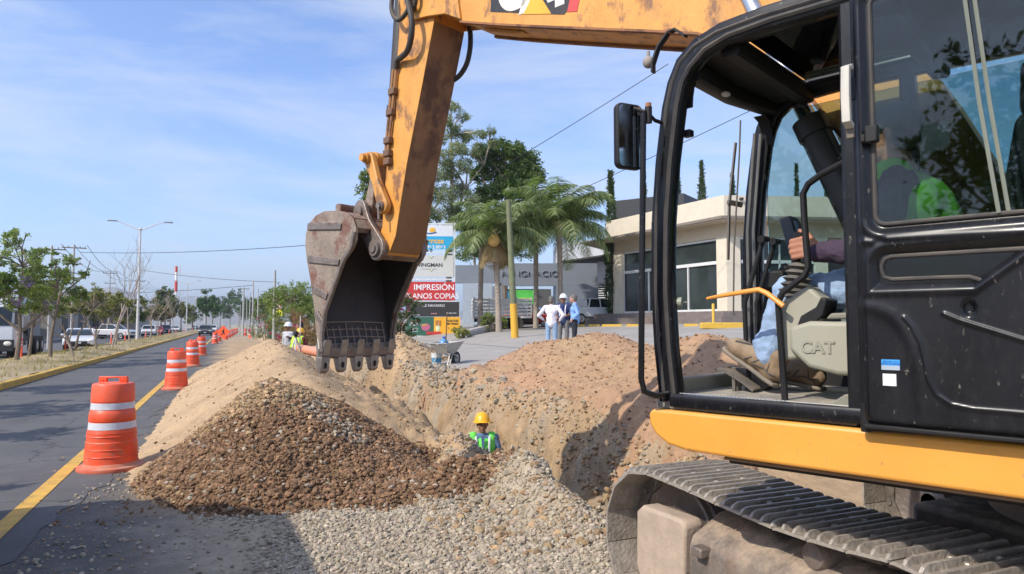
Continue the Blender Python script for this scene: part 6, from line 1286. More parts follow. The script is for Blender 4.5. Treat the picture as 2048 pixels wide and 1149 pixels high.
# ---- boom
low = [(.62, 1.62), (.95, 2.24), (1.18, 2.645), (1.38, 2.957), (1.62, 3.25), (2.03, 3.50), (2.38, 3.622), (2.78, 3.757), (3.235, 3.911), (3.755, 4.09), (4.2, 4.252), (4.45, 4.40)]
up_ = [(4.95, 4.62), (5.02, 4.78), (4.90, 4.90), (4.3, 4.80), (3.6, 4.72), (2.9, 4.66), (2.3, 4.56), (1.7, 4.25), (1.15, 3.60), (.75, 2.85), (.45, 2.2), (.32, 1.75), (.42, 1.52)]
q = MB(); q.prism(low+up_, -.20, .20, 'x'); BOOM = q.build('boom', yelw, EX, smooth=False)
q = MB()
for s in (-1, 1):
    P2 = [(s*.2, y, z) for y, z in low[1:]]; q.tube([(s*.205, y, z-.012) for y, z in low[1:-1]], 1, 6, sq=(.05, .022))
q.build('boom_weld_lip', mat('rusted_lip', (.30, .13, .05), .75, var=.3, rust=(.12, .05, .03), rustamt=.6), BOOM)
q = MB()
for s in (-1, 1): q.prism([(4.62, 4.42), (4.86, 4.46), (5.02, 4.62), (5.05, 4.80), (4.9, 4.92), (4.3, 4.80), (4.2, 4.262), (4.40, 4.37)], s*.225, s*.20, 'x')
q.build('boom_nose_plate', yelw, BOOM, bevel=.006)
q = MB(); q.tube([(-.245, 4.80, 4.72), (.245, 4.80, 4.72)], .075, 20); q.build('boom_pin', ironm, BOOM)
q = MB(); q.prism([(4.10, 4.21), (4.04, 4.165), (3.74, 4.05), (3.66, 4.05)], -.05, .05, 'x'); q.build('boom_bracket', yelw, BOOM)
# markings on the boom side
q = MB(); q.prism([(3.86, 4.22), (3.84, 4.66), (3.05, 4.62), (2.98, 4.02), (3.10, 3.955)], -.2026, -.2014, 'x'); q.build('black_decal', mat('decal_black', (.02, .02, .022), .5, dirt=.2, dirtc=(.35, .2, .1), rust=(.5, .25, .05), rustamt=.12, rscale=6), BOOM)
q = MB(); q.prism([(3.07, 3.965), (2.98, 3.94), (2.79, 4.60), (2.88, 4.60)], -.2036, -.2022, 'x'); q.build('red_decal', mat('decal_red', (.62, .06, .05), .5), BOOM)
writing('lettering', 'C', .50, mat('decal_white', (.70, .66, .58), .5, dirt=.3, dirtc=(.4, .3, .2)), BOOM, (-.2030, 3.60, 4.17), (math.pi/2, 0, -math.pi/2), .0006, bold=.02)
writing('lettering', 'T', .50, mat('decal_white', (.70, .66, .58), .5), BOOM, (-.2030, 3.14, 4.055), (math.pi/2, 0, -math.pi/2), .0006, bold=.02)
writing('lettering', 'A', .50, mat('decal_white', (.70, .66, .58), .5), BOOM, (-.2030, 3.36, 4.11), (math.pi/2, 0, -math.pi/2), .0006, bold=.016)
q = MB(); q.prism([(3.50, 4.085), (3.22, 4.0), (3.37, 4.24)], -.2050, -.2038, 'x'); q.build('yellow_triangle', mat('decal_yellow', (.75, .40, .03), .5), BOOM)
q = MB(); q.lathe([(.001, -.235), (.05, -.235), (.05, -.20)], c=(0, 0, 0), seg=24, M=Matrix.Translation((0, 1.80, 3.9)) @ Matrix.Rotation(math.pi/2, 4, 'Y')); q.build('cylinder_boss', ironm, BOOM)
for s in (-1, 1):
    B0 = Vector((s*.33, .82, 1.50)); B2 = Vector((s*.33, 1.80, 3.90)); dr = (B2-B0).normalized()
    q = MB(); q.tube([B0, B0+dr*1.36], .078, 20); q.tube([B0+dr*1.28, B0+dr*1.38], .088, 20); q.ball(B0, .10, 14, 8); bc = q.build('boom_cylinder', mat('cylinder_black', (.035, .032, .03), .5, dust=.25), EX)
    q = MB(); q.tube([B0+dr*1.38, B2], .045, 18); q.build('piston_rod', polish, bc); q = MB(); q.tube([B2-Vector((s*.08, 0, 0)), B2+Vector((s*.06, 0, 0))], .09, 18); q.build('rod_eye', ironm, bc)
# stick cylinder above the boom
q = MB(); q.tube([(0, 2.9, 4.95), (0, 4.3, 5.35)], .10, 18); q.build('stick_cylinder', yelw, EX); q = MB(); q.tube([(0, 4.3, 5.35), (0, 5.15, 5.62)], .05, 14); q.build('piston_rod', polish, EX)
q = MB(); q.prism([(2.75, 4.62), (3.05, 4.64), (2.95, 5.0), (2.85, 5.0)], -.12, .12, 'x'); q.build('cylinder_lug', yelw, BOOM)
# ---- stick
front = [(5.02, 5.72), (5.20, 5.55), (5.13, 5.05), (5.09, 4.45), (5.15, 3.9), (5.21, 3.5), (5.262, 3.205), (5.30, 2.9), (5.325, 2.62), (5.40, 2.50)]
back = [(5.40, 2.36), (5.31, 2.315), (5.215, 2.37), (5.12, 2.52), (4.966, 3.156), (4.78, 3.75), (4.591, 4.38), (4.60, 4.66), (4.72, 4.9), (4.85, 5.5)]
q = MB(); q.prism(front+back, -.18, .18, 'x'); ST = q.build('stick', yelw, EX, smooth=False)
sh_ = mat('stick_inner_shade_stains', (.27, .13, .05), .6, var=.2, scale=3, rust=(.10, .04, .02), rustamt=.55, rscale=2.2, dirt=.6, dirtc=(.16, .07, .03), stretch=(1, 1, .6))  # base brown darkened for the shade on this face; stains and rust on top
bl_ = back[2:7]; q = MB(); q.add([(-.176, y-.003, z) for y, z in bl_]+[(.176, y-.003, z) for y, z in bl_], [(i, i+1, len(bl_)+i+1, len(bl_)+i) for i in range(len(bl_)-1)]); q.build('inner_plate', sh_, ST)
q = MB(); q.tube([(-.25, 5.325, 2.414), (.25, 5.325, 2.414)], .055, 20); q.tube([(-.20, 5.325, 2.414), (.20, 5.325, 2.414)], .10, 24); q.build('stick_tip_boss', ironm, ST)
# bucket cylinder along the front of the stick
q = MB(); q.tube([(0, 5.24, 5.15), (0, 5.36, 3.78)], .085, 18); q.tube([(0, 5.355, 3.82), (0, 5.365, 3.72)], .10, 18); bcy = q.build('bucket_cylinder', mat('cylinder_black', (.035, .032, .03), .5), EX)
q = MB(); q.tube([(0, 5.365, 3.74), (0, 5.44, 3.36)], .045, 16); q.build('piston_rod', polish, bcy); q = MB(); q.tube([(-.08, 5.454, 3.282), (.08, 5.454, 3.282)], .085, 20); q.build('rod_eye', ironm, bcy)
# pipes and clamps along the side of the stick
def pl(px, py, x=-.205): return (x, px, py)
q = MB()
for dy in (0, .045): q.tube([(-.205, 5.10+dy, 4.08), (-.205, 5.125+dy, 3.9), (-.205, 5.17+dy, 3.6), (-.205, 5.215+dy*.8, 3.35), (-.205, 5.20+dy*.5, 3.22)], .014, 8)
q.build('hydraulic_pipe', mat('pipe_rusty', (.36, .18, .07), .6, rust=(.16, .08, .05), rustamt=.5), ST)
for y, z in ((5.135, 3.87), (5.165, 3.68), (5.20, 3.42), (5.205, 3.30), (5.20, 3.22)): q = MB(); q.box((-.235, y-.035, z-.032), (-.18, y+.055, z+.032)); q.build('pipe_clamp', mat('clamp_brown', (.16, .09, .055), .7, rust=(.3, .15, .06), rustamt=.3), ST, bevel=.008)
def hose(name, pts, r, m=rub):
    P = [Vector(p) for p in pts]; out = []
    for i in range(len(P)-1):
        p0 = P[max(i-1, 0)]; p1 = P[i]; p2 = P[i+1]; p3 = P[min(i+2, len(P)-1)]
        for k in range(6): t = k/6; out.append(.5*((2*p1)+(p2-p0)*t+(2*p0-5*p1+4*p2-p3)*t*t+(3*p1-p0-3*p2+p3)*t**3))
    out.append(P[-1]); return MB().tube(out, r, 10).build(name, m, EX)
hose('hydraulic_hose', [(-.24, 5.03, 5.0), (-.26, 5.10, 4.72), (-.27, 5.08, 4.58), (-.27, 5.0, 4.49), (-.27, 4.9, 4.50), (-.26, 4.84, 4.60), (-.25, 4.85, 4.9)], .021)
hose('hydraulic_hose', [(-.25, 4.92, 5.0), (-.29, 4.86, 4.72), (-.31, 4.79, 4.56), (-.31, 4.74, 4.40), (-.30, 4.76, 4.25), (-.27, 4.85, 4.16), (-.24, 4.97, 4.145), (-.22, 5.06, 4.14), (-.208, 5.10, 4.08)], .027)
hose('hydraulic_hose', [(.20, 4.66, 4.75), (.205, 4.56, 4.5), (.21, 4.535, 4.3), (.205, 4.57, 4.12), (.20, 4.66, 4.02), (.17, 4.74, 3.97)], .024)
hose('hydraulic_hose', [(-.24, 4.80, 5.0), (-.27, 4.75, 4.75), (-.28, 4.72, 4.60), (-.26, 4.78, 4.52), (-.22, 4.86, 4.6)], .02)
# ---- linkage
A_, B_, C_, D_ = (5.454, 3.282), (5.325, 2.414), (5.60, 2.785), (5.225, 2.80)
def arm(name, p, q_, w0, w1, x0, x1, m, mid=None):
    p, q_ = Vector(p), Vector(q_); d = (q_-p).normalized(); n = Vector((-d.y, d.x)); o = []
    for k in range(9): a = R(90+180*k/8); o.append(p+(d*math.cos(a)+n*math.sin(a))*w0)
    if mid: o.append((p+q_)/2-n*mid)
    for k in range(9): a = R(-90+180*k/8); o.append(q_+(d*math.cos(a)+n*math.sin(a))*w1)
    if mid: o.append((p+q_)/2+n*mid)
    b_ = MB(); b_.prism([(v.x, v.y) for v in o], x0, x1, 'x'); return b_.build(name, m, EX, bevel=.012, seg=2)
for s in (-1, 1): arm('idler_link', A_, D_, .068, .075, s*.205, s*.265, yelw, .045)
arm('power_link', A_, C_, .06, .075, -.17, .17, bmat, .055)
q = MB(); q.tube([(-.30, *A_), (.30, *A_)], .05, 18); q.tube([(-.34, *A_), (-.27, *A_)], .036, 14); q.tube([(-.20, *A_), (-.10, *A_)], .075, 18); q.build('link_pin', yelw, EX)
q = MB(); q.tube([(-.29, *D_), (.29, *D_)], .045, 18); q.tube([(-.31, *D_), (-.28, *D_)], .03, 12); q.tube([(-.30, D_[0], D_[1]), (-.30, D_[0]-.01, D_[1]-.13)], .012, 8); q.build('link_pin', ironm, EX)
# ---- bucket
W2 = .42
shell = [(5.40, 2.60), (5.46, 2.70), (5.58, 2.765), (5.78, 2.80), (5.95, 2.815), (6.10, 2.79), (6.22, 2.73), (6.29, 2.63), (6.30, 2.50), (6.262, 2.34), (6.185, 2.14), (6.12, 1.90), (6.07, 1.65), (6.03, 1.50), (6.00, 1.43)]
inner = [(5.955, 1.44), (5.985, 1.52), (6.025, 1.66), (6.07, 1.90), (6.135, 2.14), (6.20, 2.34), (6.235, 2.50), (6.225, 2.60), (6.18, 2.68), (6.08, 2.735), (5.95, 2.76), (5.78, 2.75), (5.60, 2.71), (5.50, 2.65), (5.45, 2.56)]
q = MB(); q.prism(shell+inner, -W2, W2, 'x'); BK_ = q.build('bucket', bmat, EX, smooth=True, ang=40)
side = shell+[(5.94, 1.44), (5.955, 1.60), (5.90, 1.82), (5.75, 2.06), (5.585, 2.31), (5.46, 2.40), (5.40, 2.48)]
for s in (-1, 1):
    q = MB(); q.prism(side, s*(W2+.004), s*(W2-.022), 'x'); q.build('side_plate', bmat, BK_, bevel=.004)
    # thick leading edge and heel cutter
    q = MB(); q.tube([(s*(W2+.008), y, z) for y, z in [(5.41, 2.56), (5.455, 2.42), (5.585, 2.31), (5.75, 2.06), (5.90, 1.82), (5.955, 1.60), (5.94, 1.44)]], 1, 8, sq=(.035, .045)); q.build('side_cutter', ironm, BK_)
    q = MB()
    for (a, b_) in (((6.235, 2.69), (5.63, 2.63)), ((6.22, 2.36), (5.66, 2.29)), ((6.13, 2.06), (5.86, 1.97)), ((6.06, 1.82), (5.93, 1.70))):
        a = Vector(a); b_ = Vector(b_); d = (b_-a).normalized(); n = Vector((-d.y, d.x)); L = (b_-a).length; pr = [a+n*.035, a-n*.03]+[a+d*(L*(k/8))-n*(.03+.012*(k % 2)) for k in range(1, 8)]+[b_-n*.03, b_+n*.03]; q.prism([(v.x, v.y) for v in pr], s*(W2+.004), s*(W2+.022), 'x')
    q.build('wear_strip', ironm, BK_, bevel=.004)
q = MB(); q.tube([(-W2-.03, 6.20, 2.71), (W2+.03, 6.20, 2.71)], .0, 4) if False else None
# lip plate, adapters, teeth
q = MB(); q.prism([(5.925, 1.47), (6.01, 1.47), (6.02, 1.39), (5.985, 1.365), (5.945, 1.385)], -W2-.01, W2+.01, 'x'); q.build('lip_plate', ironm, BK_, bevel=.006)
for x in (-.385, -.19, 0, .19, .385):
    q = MB(); q.prism([(5.90, 1.56), (5.925, 1.44), (5.955, 1.37), (6.045, 1.37), (6.06, 1.5), (6.03, 1.58), (6.0, 1.47), (5.94, 1.50)], x-.045, x+.045, 'x'); ad = q.build('adapter', polish if False else tooth_m, BK_, bevel=.012)
    q = MB(); v = [(x-.052, 5.94, 1.385), (x+.052, 5.94, 1.385), (x+.052, 6.055, 1.385), (x-.052, 6.055, 1.385), (x-.046, 5.955, 1.25), (x+.046, 5.955, 1.25), (x+.046, 6.01, 1.25), (x-.046, 6.01, 1.25), (x-.032, 5.985, 1.225), (x+.032, 5.985, 1.225), (x+.032, 6.0, 1.225), (x-.032, 6.0, 1.225)]
    q.add(v, [(3, 2, 1, 0), (0, 1, 5, 4), (1, 2, 6, 5), (2, 3, 7, 6), (3, 0, 4, 7), (4, 5, 9, 8), (5, 6, 10, 9), (6, 7, 11, 10), (7, 4, 8, 11), (8, 9, 10, 11)]); to = q.build('tooth', tooth_m, BK_, bevel=.006)
    q = MB(); q.prism([(x-.014, 1.315), (x, 1.335), (x+.014, 1.315), (x+.006, 1.275), (x-.006, 1.275)], 5.936, 5.953, 'y'); q.build('tooth_slot', blkm, to)
q = MB(); P_ = inner[1:]; q.add([(-W2+.022, y-.004, z-.002) for y, z in P_]+[(W2-.022, y-.004, z-.002) for y, z in P_], [(i, i+1, len(P_)+i+1, len(P_)+i) for i in range(len(P_)-1)]); q.build('inner_shell', bin_, BK_)  # thin lining in the darkened steel, shade of the hollow put into colour
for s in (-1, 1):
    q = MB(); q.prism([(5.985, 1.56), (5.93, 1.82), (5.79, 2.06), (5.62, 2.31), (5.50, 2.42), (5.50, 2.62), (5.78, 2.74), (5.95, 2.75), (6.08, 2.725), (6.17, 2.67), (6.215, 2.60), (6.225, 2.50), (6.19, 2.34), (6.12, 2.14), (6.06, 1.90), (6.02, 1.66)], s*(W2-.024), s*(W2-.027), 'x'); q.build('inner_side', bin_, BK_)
q = MB()   # welded hardfacing grid inside the lip
for k in range(4): z = 1.50+k*.075; y = float(np.interp(z, [1.44, 1.52, 1.66, 1.9], [5.955, 5.985, 6.025, 6.07]))-.004; q.tube([(-.36+.02*math.sin(k*2), y, z), (.02, y-.002, z+.008), (.36, y, z-.005)], .006, 6)
for k in range(10): x = -.34+k*.075; q.tube([(x, 5.957, 1.47), (x+.006, 5.99, 1.56), (x-.004, 6.023, 1.68 if k % 3 else 1.72)], .006, 6)
q.build('hardfacing_weld', mat('weld_bead', (.33, .25, .19), .6, .3), BK_)
# torque tube and ears
q = MB(); q.tube([(-W2+.02, 5.74, 2.815), (W2-.02, 5.74, 2.815)], 1, 12, sq=(.10, .09)); q.tube([(-W2+.02, 5.50, 2.66), (W2-.02, 5.50, 2.66)], 1, 10, sq=(.10, .10)); q.build('torque_tube', bmat, BK_)
for s in (-1, 1):
    o = []
    for k in range(9): a = R(20+150*k/8); o.append((C_[0]+.10*math.cos(a), C_[1]+.02+.10*math.sin(a)))
    o += [(5.44, 2.70)]
    for k in range(10): a = R(140+190*k/9); o.append((B_[0]+.115*math.cos(a), B_[1]+.115*math.sin(a)))
    o += [(5.50, 2.48), (5.66, 2.62), (5.78, 2.74)]
    q = MB(); q.prism(o, s*.21, s*.255, 'x'); q.build('ear', ironm, BK_, bevel=.008)
    q = MB(); q.tube([(s*.20, *B_), (s*.285, *B_)], .075, 22); q.tube([(s*.28, *B_), (s*.30, *B_)], .045, 18); q.build('pin_collar', ironm, BK_); q = MB(); q.tube([(s*.20, C_[0], C_[1]), (s*.28, C_[0], C_[1])], .065, 20); q.build('pin_collar', ironm, BK_)
# ================================================================== PEOPLE
skin = mat('skin', (.30, .145, .085), .55, var=.06, scale=12); skin2 = mat('skin_light', (.46, .25, .165), .55, var=.06); hairm = mat('hair_dark', (.02, .016, .014), .7, var=.3, scale=60); hairg = mat('hair_grey', (.13, .115, .10), .7, var=.3, scale=60)
eyem = mat('eye_dark', (.015, .01, .01), .2); viz = mat('vest_green', (.16, .72, .10), .7, var=.05); vizy = mat('vest_lime', (.42, .75, .03), .7, var=.05); helmy = mat('helmet_yellow', (.85, .42, .015), .35, var=.03); helmo = mat('helmet_orange', (.80, .26, .02), .35); helmw = mat('helmet_white', (.78, .78, .76), .35)
denim = mat('denim', (.29, .40, .57), .85, var=.18, scale=10, bump=.25, bscale=150); dark_t = mat('trousers_dark', (.02, .022, .03), .85); grey_t = mat('trousers_grey', (.16, .155, .15), .85); boot = mat('boot_tan', (.25, .17, .10), .8, var=.25, scale=14, dust=.6, dustc=(.42, .34, .24)); sole = mat('boot_sole', (.19, .165, .135), .85, dust=.5); shoe_b = mat('shoe_black', (.02, .018, .016), .5)
def head_parts(q, H, f, r=1.0):
    """skull, jaw, nose, ears; H centre of the head, f facing (unit, plan)"""
    H = Vector(H); f = Vector(f).normalized(); s = Vector((f.y, -f.x, 0)); M = Matrix((( s.x, f.x, 0, H.x), (s.y, f.y, 0, H.y), (0, 0, 1, H.z), (0, 0, 0, 1))) @ Matrix.Scale(r, 4)
    q.ball((0, -.012, .025), (.077, .098, .105), 16, 10, M); q.ball((0, .022, -.045), (.060, .068, .075), 14, 8, M); q.ball((0, .055, -.09), (.032, .03, .028), 10, 6, M)
    q.ball((0, .096, -.015), (.012, .022, .026), 8, 6, M); q.ball((0, .086, .03), (.052, .02, .014), 10, 6, M); q.ball((0, .088, -.058), (.026, .012, .010), 8, 6, M)
    for a in (-1, 1): q.ball((a*.078, -.008, -.01), (.012, .02, .032), 8, 6, M); q.ball((a*.045, .062, -.03), (.025, .022, .025), 8, 6, M)
    return M
def figure(label, loc, rz, J, shirt, trous, shoes, sk=skin, hat=None, vest=None, hair=hairm, sleeve=1.0, vox=.012, scale=1.0, face=(0, 1, 0)):
    t = thing('person', label, 'person', loc, rz)
    D = dict(head=(0, .01, 1.60), neck=(0, 0, 1.46), chest=(0, 0, 1.28), waist=(0, 0, 1.06), pelvis=(0, 0, .95), sL=(-.185, 0, 1.40), sR=(.185, 0, 1.40), eL=(-.24, -.03, 1.12), eR=(.24, -.03, 1.12), wL=(-.25, .06, .88), wR=(.25, .06, .88),
             hL=(-.095, 0, .92), hR=(.095, 0, .92), kL=(-.11, .02, .50), kR=(.11, .02, .50), aL=(-.12, -.02, .09), aR=(.12, -.02, .09)); D.update(J); D = {k: Vector(v) for k, v in D.items()}
    q = MB(); M = head_parts(q, D['head'], face); q.cap(D['neck'], D['head']-Vector((0, .0, .05)), .052, .05)
    q.cap(D['chest'], D['waist'], .11, .10); q.cap(D['sL'], D['sR'], .05); q.cap(D['pelvis'], D['waist'], .11, .10); q.cap(D['chest'], D['neck'], .08, .055)
    for s in 'LR':
        q.cap(D['s'+s], D['e'+s], .045, .036); q.cap(D['e'+s], D['w'+s], .036, .026); q.cap(D['h'+s], D['k'+s], .075, .05); q.cap(D['k'+s], D['a'+s], .048, .034)
        d = (D['w'+s]-D['e'+s]).normalized(); sd_ = Vector((d.y, -d.x, 0)); sd_ = sd_.normalized() if sd_.length > .2 else Vector((0, 1, 0)); c = D['w'+s]+d*.045; q.ball(c, (.032, .035, .045), 10, 8)
        for k in range(4): b0 = D['w'+s]+d*.08+sd_*(.022*(1.5-k)); q.cap(b0, b0+d*(.032+.006*(k in (1, 2))), .010, .009, 8); q.cap(b0+d*.035, b0+d*.055+Vector((0, 0, -.012)), .009, .008, 8)
        q.cap(D['w'+s]+d*.025+sd_*.03, D['w'+s]+d*.06+sd_*.055, .011, .009, 8)
    q.melt('body', sk, t, vox, 3)
    for a in (-1, 1): e = MB(); e.ball((a*.03, .077, .012), (.011, .008, .007), 8, 6, M); e.build('eye', eyem, t)
    q = MB(); q.cap(D['chest']+Vector((-.065, 0, 0)), D['chest']+Vector((.065, 0, 0)), .118); q.cap(D['waist']+Vector((-.05, 0, 0)), D['waist']+Vector((.05, 0, 0)), .112); q.cap(D['chest'], D['waist'], .135, .13); q.cap(D['sL'], D['sR'], .068); q.cap(D['waist'], D['pelvis']-Vector((0, 0, .02)), .13, .135); q.ball(D['pelvis'], (.165, .125, .12)); q.cap(D['chest'], D['neck']-Vector((0, 0, .02)), .10, .065)
    for s in 'LR':
        q.cap(D['s'+s], D['e'+s], .062, .052)
        if sleeve > .5: q.cap(D['e'+s], D['w'+s].lerp(D['e'+s], 1-sleeve+.08), .051, .038)
    q.melt('shirt', shirt, t, vox, 4, disp=(.018, .09))
    q = MB(); q.ball(D['pelvis']-Vector((0, 0, .03)), (.155, .115, .11))
    for s in 'LR': q.cap(D['h'+s], D['k'+s], .088, .066); q.cap(D['k'+s], D['a'+s]+Vector((0, 0, .02)), .064, .058)
    q.melt('trousers', trous, t, vox, 4, disp=(.02, .10))
    for s in 'LR':
        q = MB(); a = D['a'+s]; q.cap(a+Vector((0, -.03, -.03)), a+Vector((0, .14, -.05)), .045, .038); q.cap(a, a+Vector((0, 0, -.03)), .045); q.melt('shoe', shoes, t, vox, 2)
    if vest:
        q = MB(); c = D['chest']; w = D['waist']; q.cap(c+Vector((-.075, 0, 0)), c+Vector((.075, 0, 0)), .128); q.cap(w+Vector((-.06, 0, -.0)), w+Vector((.06, 0, -.0)), .128); q.cap(c, w, .148, .145)
        for s in 'LR': q.cap(D['s'+s].lerp(D['neck'], .25), c+Vector(((-.08 if s == 'L' else .08), 0, 0)), .078, .11)
        q.melt('vest', vest, t, vox, 3)
        for s_ in (-1, 1):
            g = MB(); g.tube([c+Vector((s_*.10, .06, .15)), c+Vector((s_*.095, .125, .10)), c+Vector((s_*.088, .150, .0)), c+Vector((s_*.085, .150, -.2))], 1, 8, sq=(.030, .012)); g.build('reflective_strip', reflect, t)
        g = MB(); g.prism([(-.03, .19), (.03, .19), (.012, .0), (-.012, -.0)], .150, .155, 'y'); o_ = g.build('vest_opening', shirt, t, loc=tuple(c+Vector((0, 0, -.02))))
    if hair:
        q = MB(); q.ball((0, -.022, .035), (.085, .102, .105), 16, 10, M); q.ball((0, -.055, -.02), (.075, .065, .07), 12, 8, M); q.melt('hair', hair, t, vox, 1)
    if hat:
        q = MB(); q.lathe([(.001, .165), (.04, .16), (.08, .135), (.105, .09), (.118, .04), (.120, .03), (.137, .024), (.138, .018), (.116, .018)], seg=28, M=M @ Matrix.Translation((0, -.005, .012)) @ Matrix.Scale(1.1, 4, (0, 1, 0)))
        q.ball((0, .135, .045), (.075, .055, .010), 14, 6, M); q.tube([(0, -.10, .12), (0, -.05, .165), (0, .03, .180), (0, .09, .14)], .010, 6) if False else None
        q.build('helmet', hat, t, ang=50)
    if scale != 1: t.scale = (scale,)*3
    return t
zM = lambda p: Vector((p.x, p.y, float(z_lot(p.x))+.045))
AWAY = -YAW
figure('person in white long sleeved shirt and light jeans seen from behind, hands on hips', zM(at(1103, 650, 20)), AWAY-.25, dict(eL=(-.37, -.06, 1.16), wL=(-.24, .10, 1.02), eR=(.36, -.08, 1.17), wR=(.22, .07, .99)), mat('shirt_white', (.72, .68, .72), .85), mat('jeans_light', (.24, .34, .48), .85), shoe_b, sk=skin2, hair=hairg, sleeve=.9)
figure('person in white helmet and navy vest facing the camera between two others', zM(at(1127, 650, 20.9)), AWAY+math.pi-.3, dict(eL=(-.25, .03, 1.13), wL=(-.16, .22, 1.10), eR=(.25, 0, 1.12), wR=(.15, .22, 1.05)), mat('shirt_navy', (.03, .05, .12), .85), grey_t, shoe_b, hat=helmw, hair=None, vest=mat('vest_navy', (.025, .04, .14), .8), sleeve=.3)
figure('person in blue shirt and black trousers facing left, right of the helmet wearer', zM(at(1150, 650, 20.1)), AWAY+math.pi/2-.15, dict(eL=(-.27, -.10, 1.15), wL=(-.20, .06, .98), eR=(.25, -.08, 1.14), wR=(.2, .1, .98), head=(0, .05, 1.59)), mat('shirt_blue', (.22, .38, .70), .85), dark_t, shoe_b, sk=skin2, hair=hairg, sleeve=.92)
pw = at(965, 650, 10.15)
W1 = figure('person in yellow helmet and green vest standing chest deep in the trench', (pw.x, pw.y, -1.36), AWAY+math.pi+.12, dict(eL=(-.26, .02, 1.13), eR=(.26, .0, 1.13), wL=(-.24, .2, 1.02), wR=(.2, .2, 1.02)), mat('shirt_denim', (.10, .17, .28), .85), dark_t, shoe_b, hat=helmy, hair=hairm, vest=viz, vox=.009)
ps = at(588, 650, 20.5); figure('person in yellow helmet and lime vest bending behind the sand ridge', (ps.x, ps.y, -.02), AWAY-.3, dict(head=(.0, .34, 1.46), neck=(0, .26, 1.36), chest=(0, .17, 1.2), sL=(-.18, .22, 1.30), sR=(.18, .22, 1.30), eL=(-.25, .3, 1.05), eR=(.25, .32, 1.05), wL=(-.2, .5, .95), wR=(.2, .5, .95), waist=(0, .05, 1.02)), mat('shirt_maroon', (.15, .03, .04), .85), dark_t, shoe_b, hat=helmy, hair=None, vest=vizy)
ps2 = at(577, 650, 22); figure('person in white hat and pale shirt behind the bending worker', (ps2.x, ps2.y, .02), AWAY+2.6, {}, mat('shirt_pale', (.42, .42, .44), .85), dark_t, shoe_b, hat=helmw, hair=None)
ps3 = at(600, 650, 21.5); figure('person in black clothes beside the tripod, left of the bucket', (ps3.x, ps3.y, .05), AWAY+1.9, dict(eR=(.22, .12, 1.15), wR=(.1, .32, 1.25)), mat('shirt_black', (.02, .02, .022), .85), dark_t, shoe_b, hair=hairm)
pd = at(656, 650, 24); figure('person in orange helmet deep in the trench below the bucket teeth', (pd.x, pd.y, -1.52), AWAY+.3, {}, mat('shirt_green', (.03, .35, .10), .85), dark_t, shoe_b, hat=helmo, hair=None, vest=viz)
pt_ = at(592, 650, 19.8); t = thing('tripod', 'surveying tripod with grey staff in front of the person in black', 'tripod', (pt_.x, pt_.y, .1))
for k in range(3): a = 2.1*k+.4; q = MB(); q.tube([(0, 0, 1.25), (.42*math.cos(a), .42*math.sin(a), 0)], [.025, .018], 6); q.build('leg', lampw, t)
q = MB(); q.lathe([(.001, 1.42), (.05, 1.42), (.07, 1.38), (.07, 1.30), (.04, 1.27), (.06, 1.24), (.001, 1.24)], seg=14); q.build('instrument_head', blkm, t); q = MB(); q.cyl((.12, 0, .1), (.12, 0, 1.85), .016, seg=8); q.build('staff', lampw, t)
# ---- the operator, seated at the levers (coordinates of the machine's frame)
OP = thing('person', 'person in purple sleeves, blue jeans and tan boots seated at the excavator levers', 'person', EX.location, R(24))
def V3(*a): return Vector(a)
slv = mat('sleeve_purple', (.055, .035, .06), .9, var=.1, scale=20, bump=.3, bscale=60)
HD = V3(-.87, .82, 2.49); q = MB(); Mh = head_parts(q, HD, (0, 1, 0), .95); q.cap((-.87, .78, 2.33), HD-Vector((0, 0, .05)), .055, .052); q.cap((-.87, .70, 2.1), (-.87, .66, 1.9), .12, .12); q.cap((-1.03, .76, 2.25), (-.71, .76, 2.25), .055)
q.cap((-1.05, .765, 2.24), (-1.115, .80, 2.0), .047, .04); q.cap((-1.115, .80, 2.0), (-1.115, 1.04, 1.995), .04, .027); q.cap((-.69, .765, 2.24), (-.60, .80, 1.98), .047, .04); q.cap((-.60, .80, 1.98), (-.53, .99, 2.02), .04, .027); q.ball((-.52, 1.02, 2.03), (.04, .045, .045))
for s, kx, ky, kz, ax, ay, az in ((-1, -.975, 1.215, 1.835, -.975, 1.325, 1.50), (1, -.75, 1.12, 1.85, -.73, 1.20, 1.49)): q.cap((-.87+s*.08, .70, 1.87), (kx, ky, kz), .075, .05); q.cap((kx, ky, kz), (ax, ay, az), .048, .034)
wz = V3(-1.118, 1.035, 1.998)
for k, (kz, ln) in enumerate(((2.052, 1.0), (2.029, 1.08), (2.005, 1.03), (1.983, .88))):
    kn = V3(-1.142, 1.088+.004*(k in (1, 2)), kz); q.cap(wz+V3(-.004, 0, (kz-2.015)*.55), kn, .0175, .0135, 10)
    pip = V3(-1.128, 1.088+.052*ln, kz-.004); dip = V3(-1.102, 1.094+.054*ln, kz-.006); tp = V3(-1.084, 1.094+.034*ln, kz-.006)
    q.cap(kn, pip, .0125, .0110, 10); q.cap(pip, dip, .0108, .0098, 10); q.cap(dip, tp, .0096, .0085, 10)
th0 = V3(-1.115, 1.05, 2.03); th1 = V3(-1.105, 1.085, 2.075); th2 = V3(-1.094, 1.118, 2.093); q.cap(wz, th0, .018, .0165, 10); q.cap(th0, th1, .0155, .013, 10); q.cap(th1, th2, .0125, .010, 10)
q.melt('body', mat('skin_operator', (.42, .19, .11), .5, var=.08, scale=25, bump=.15, bscale=180), OP, .0055, 2)
q = MB(); q.ball((0, -.02, .04), (.088, .108, .10), 16, 10, Mh); q.ball((0, -.055, -.02), (.075, .065, .075), 12, 8, Mh); q.ball((0, .10, .065), (.065, .06, .01), 12, 6, Mh); q.melt('cap', mat('cap_dark', (.02, .02, .022), .8), OP, .008, 1)
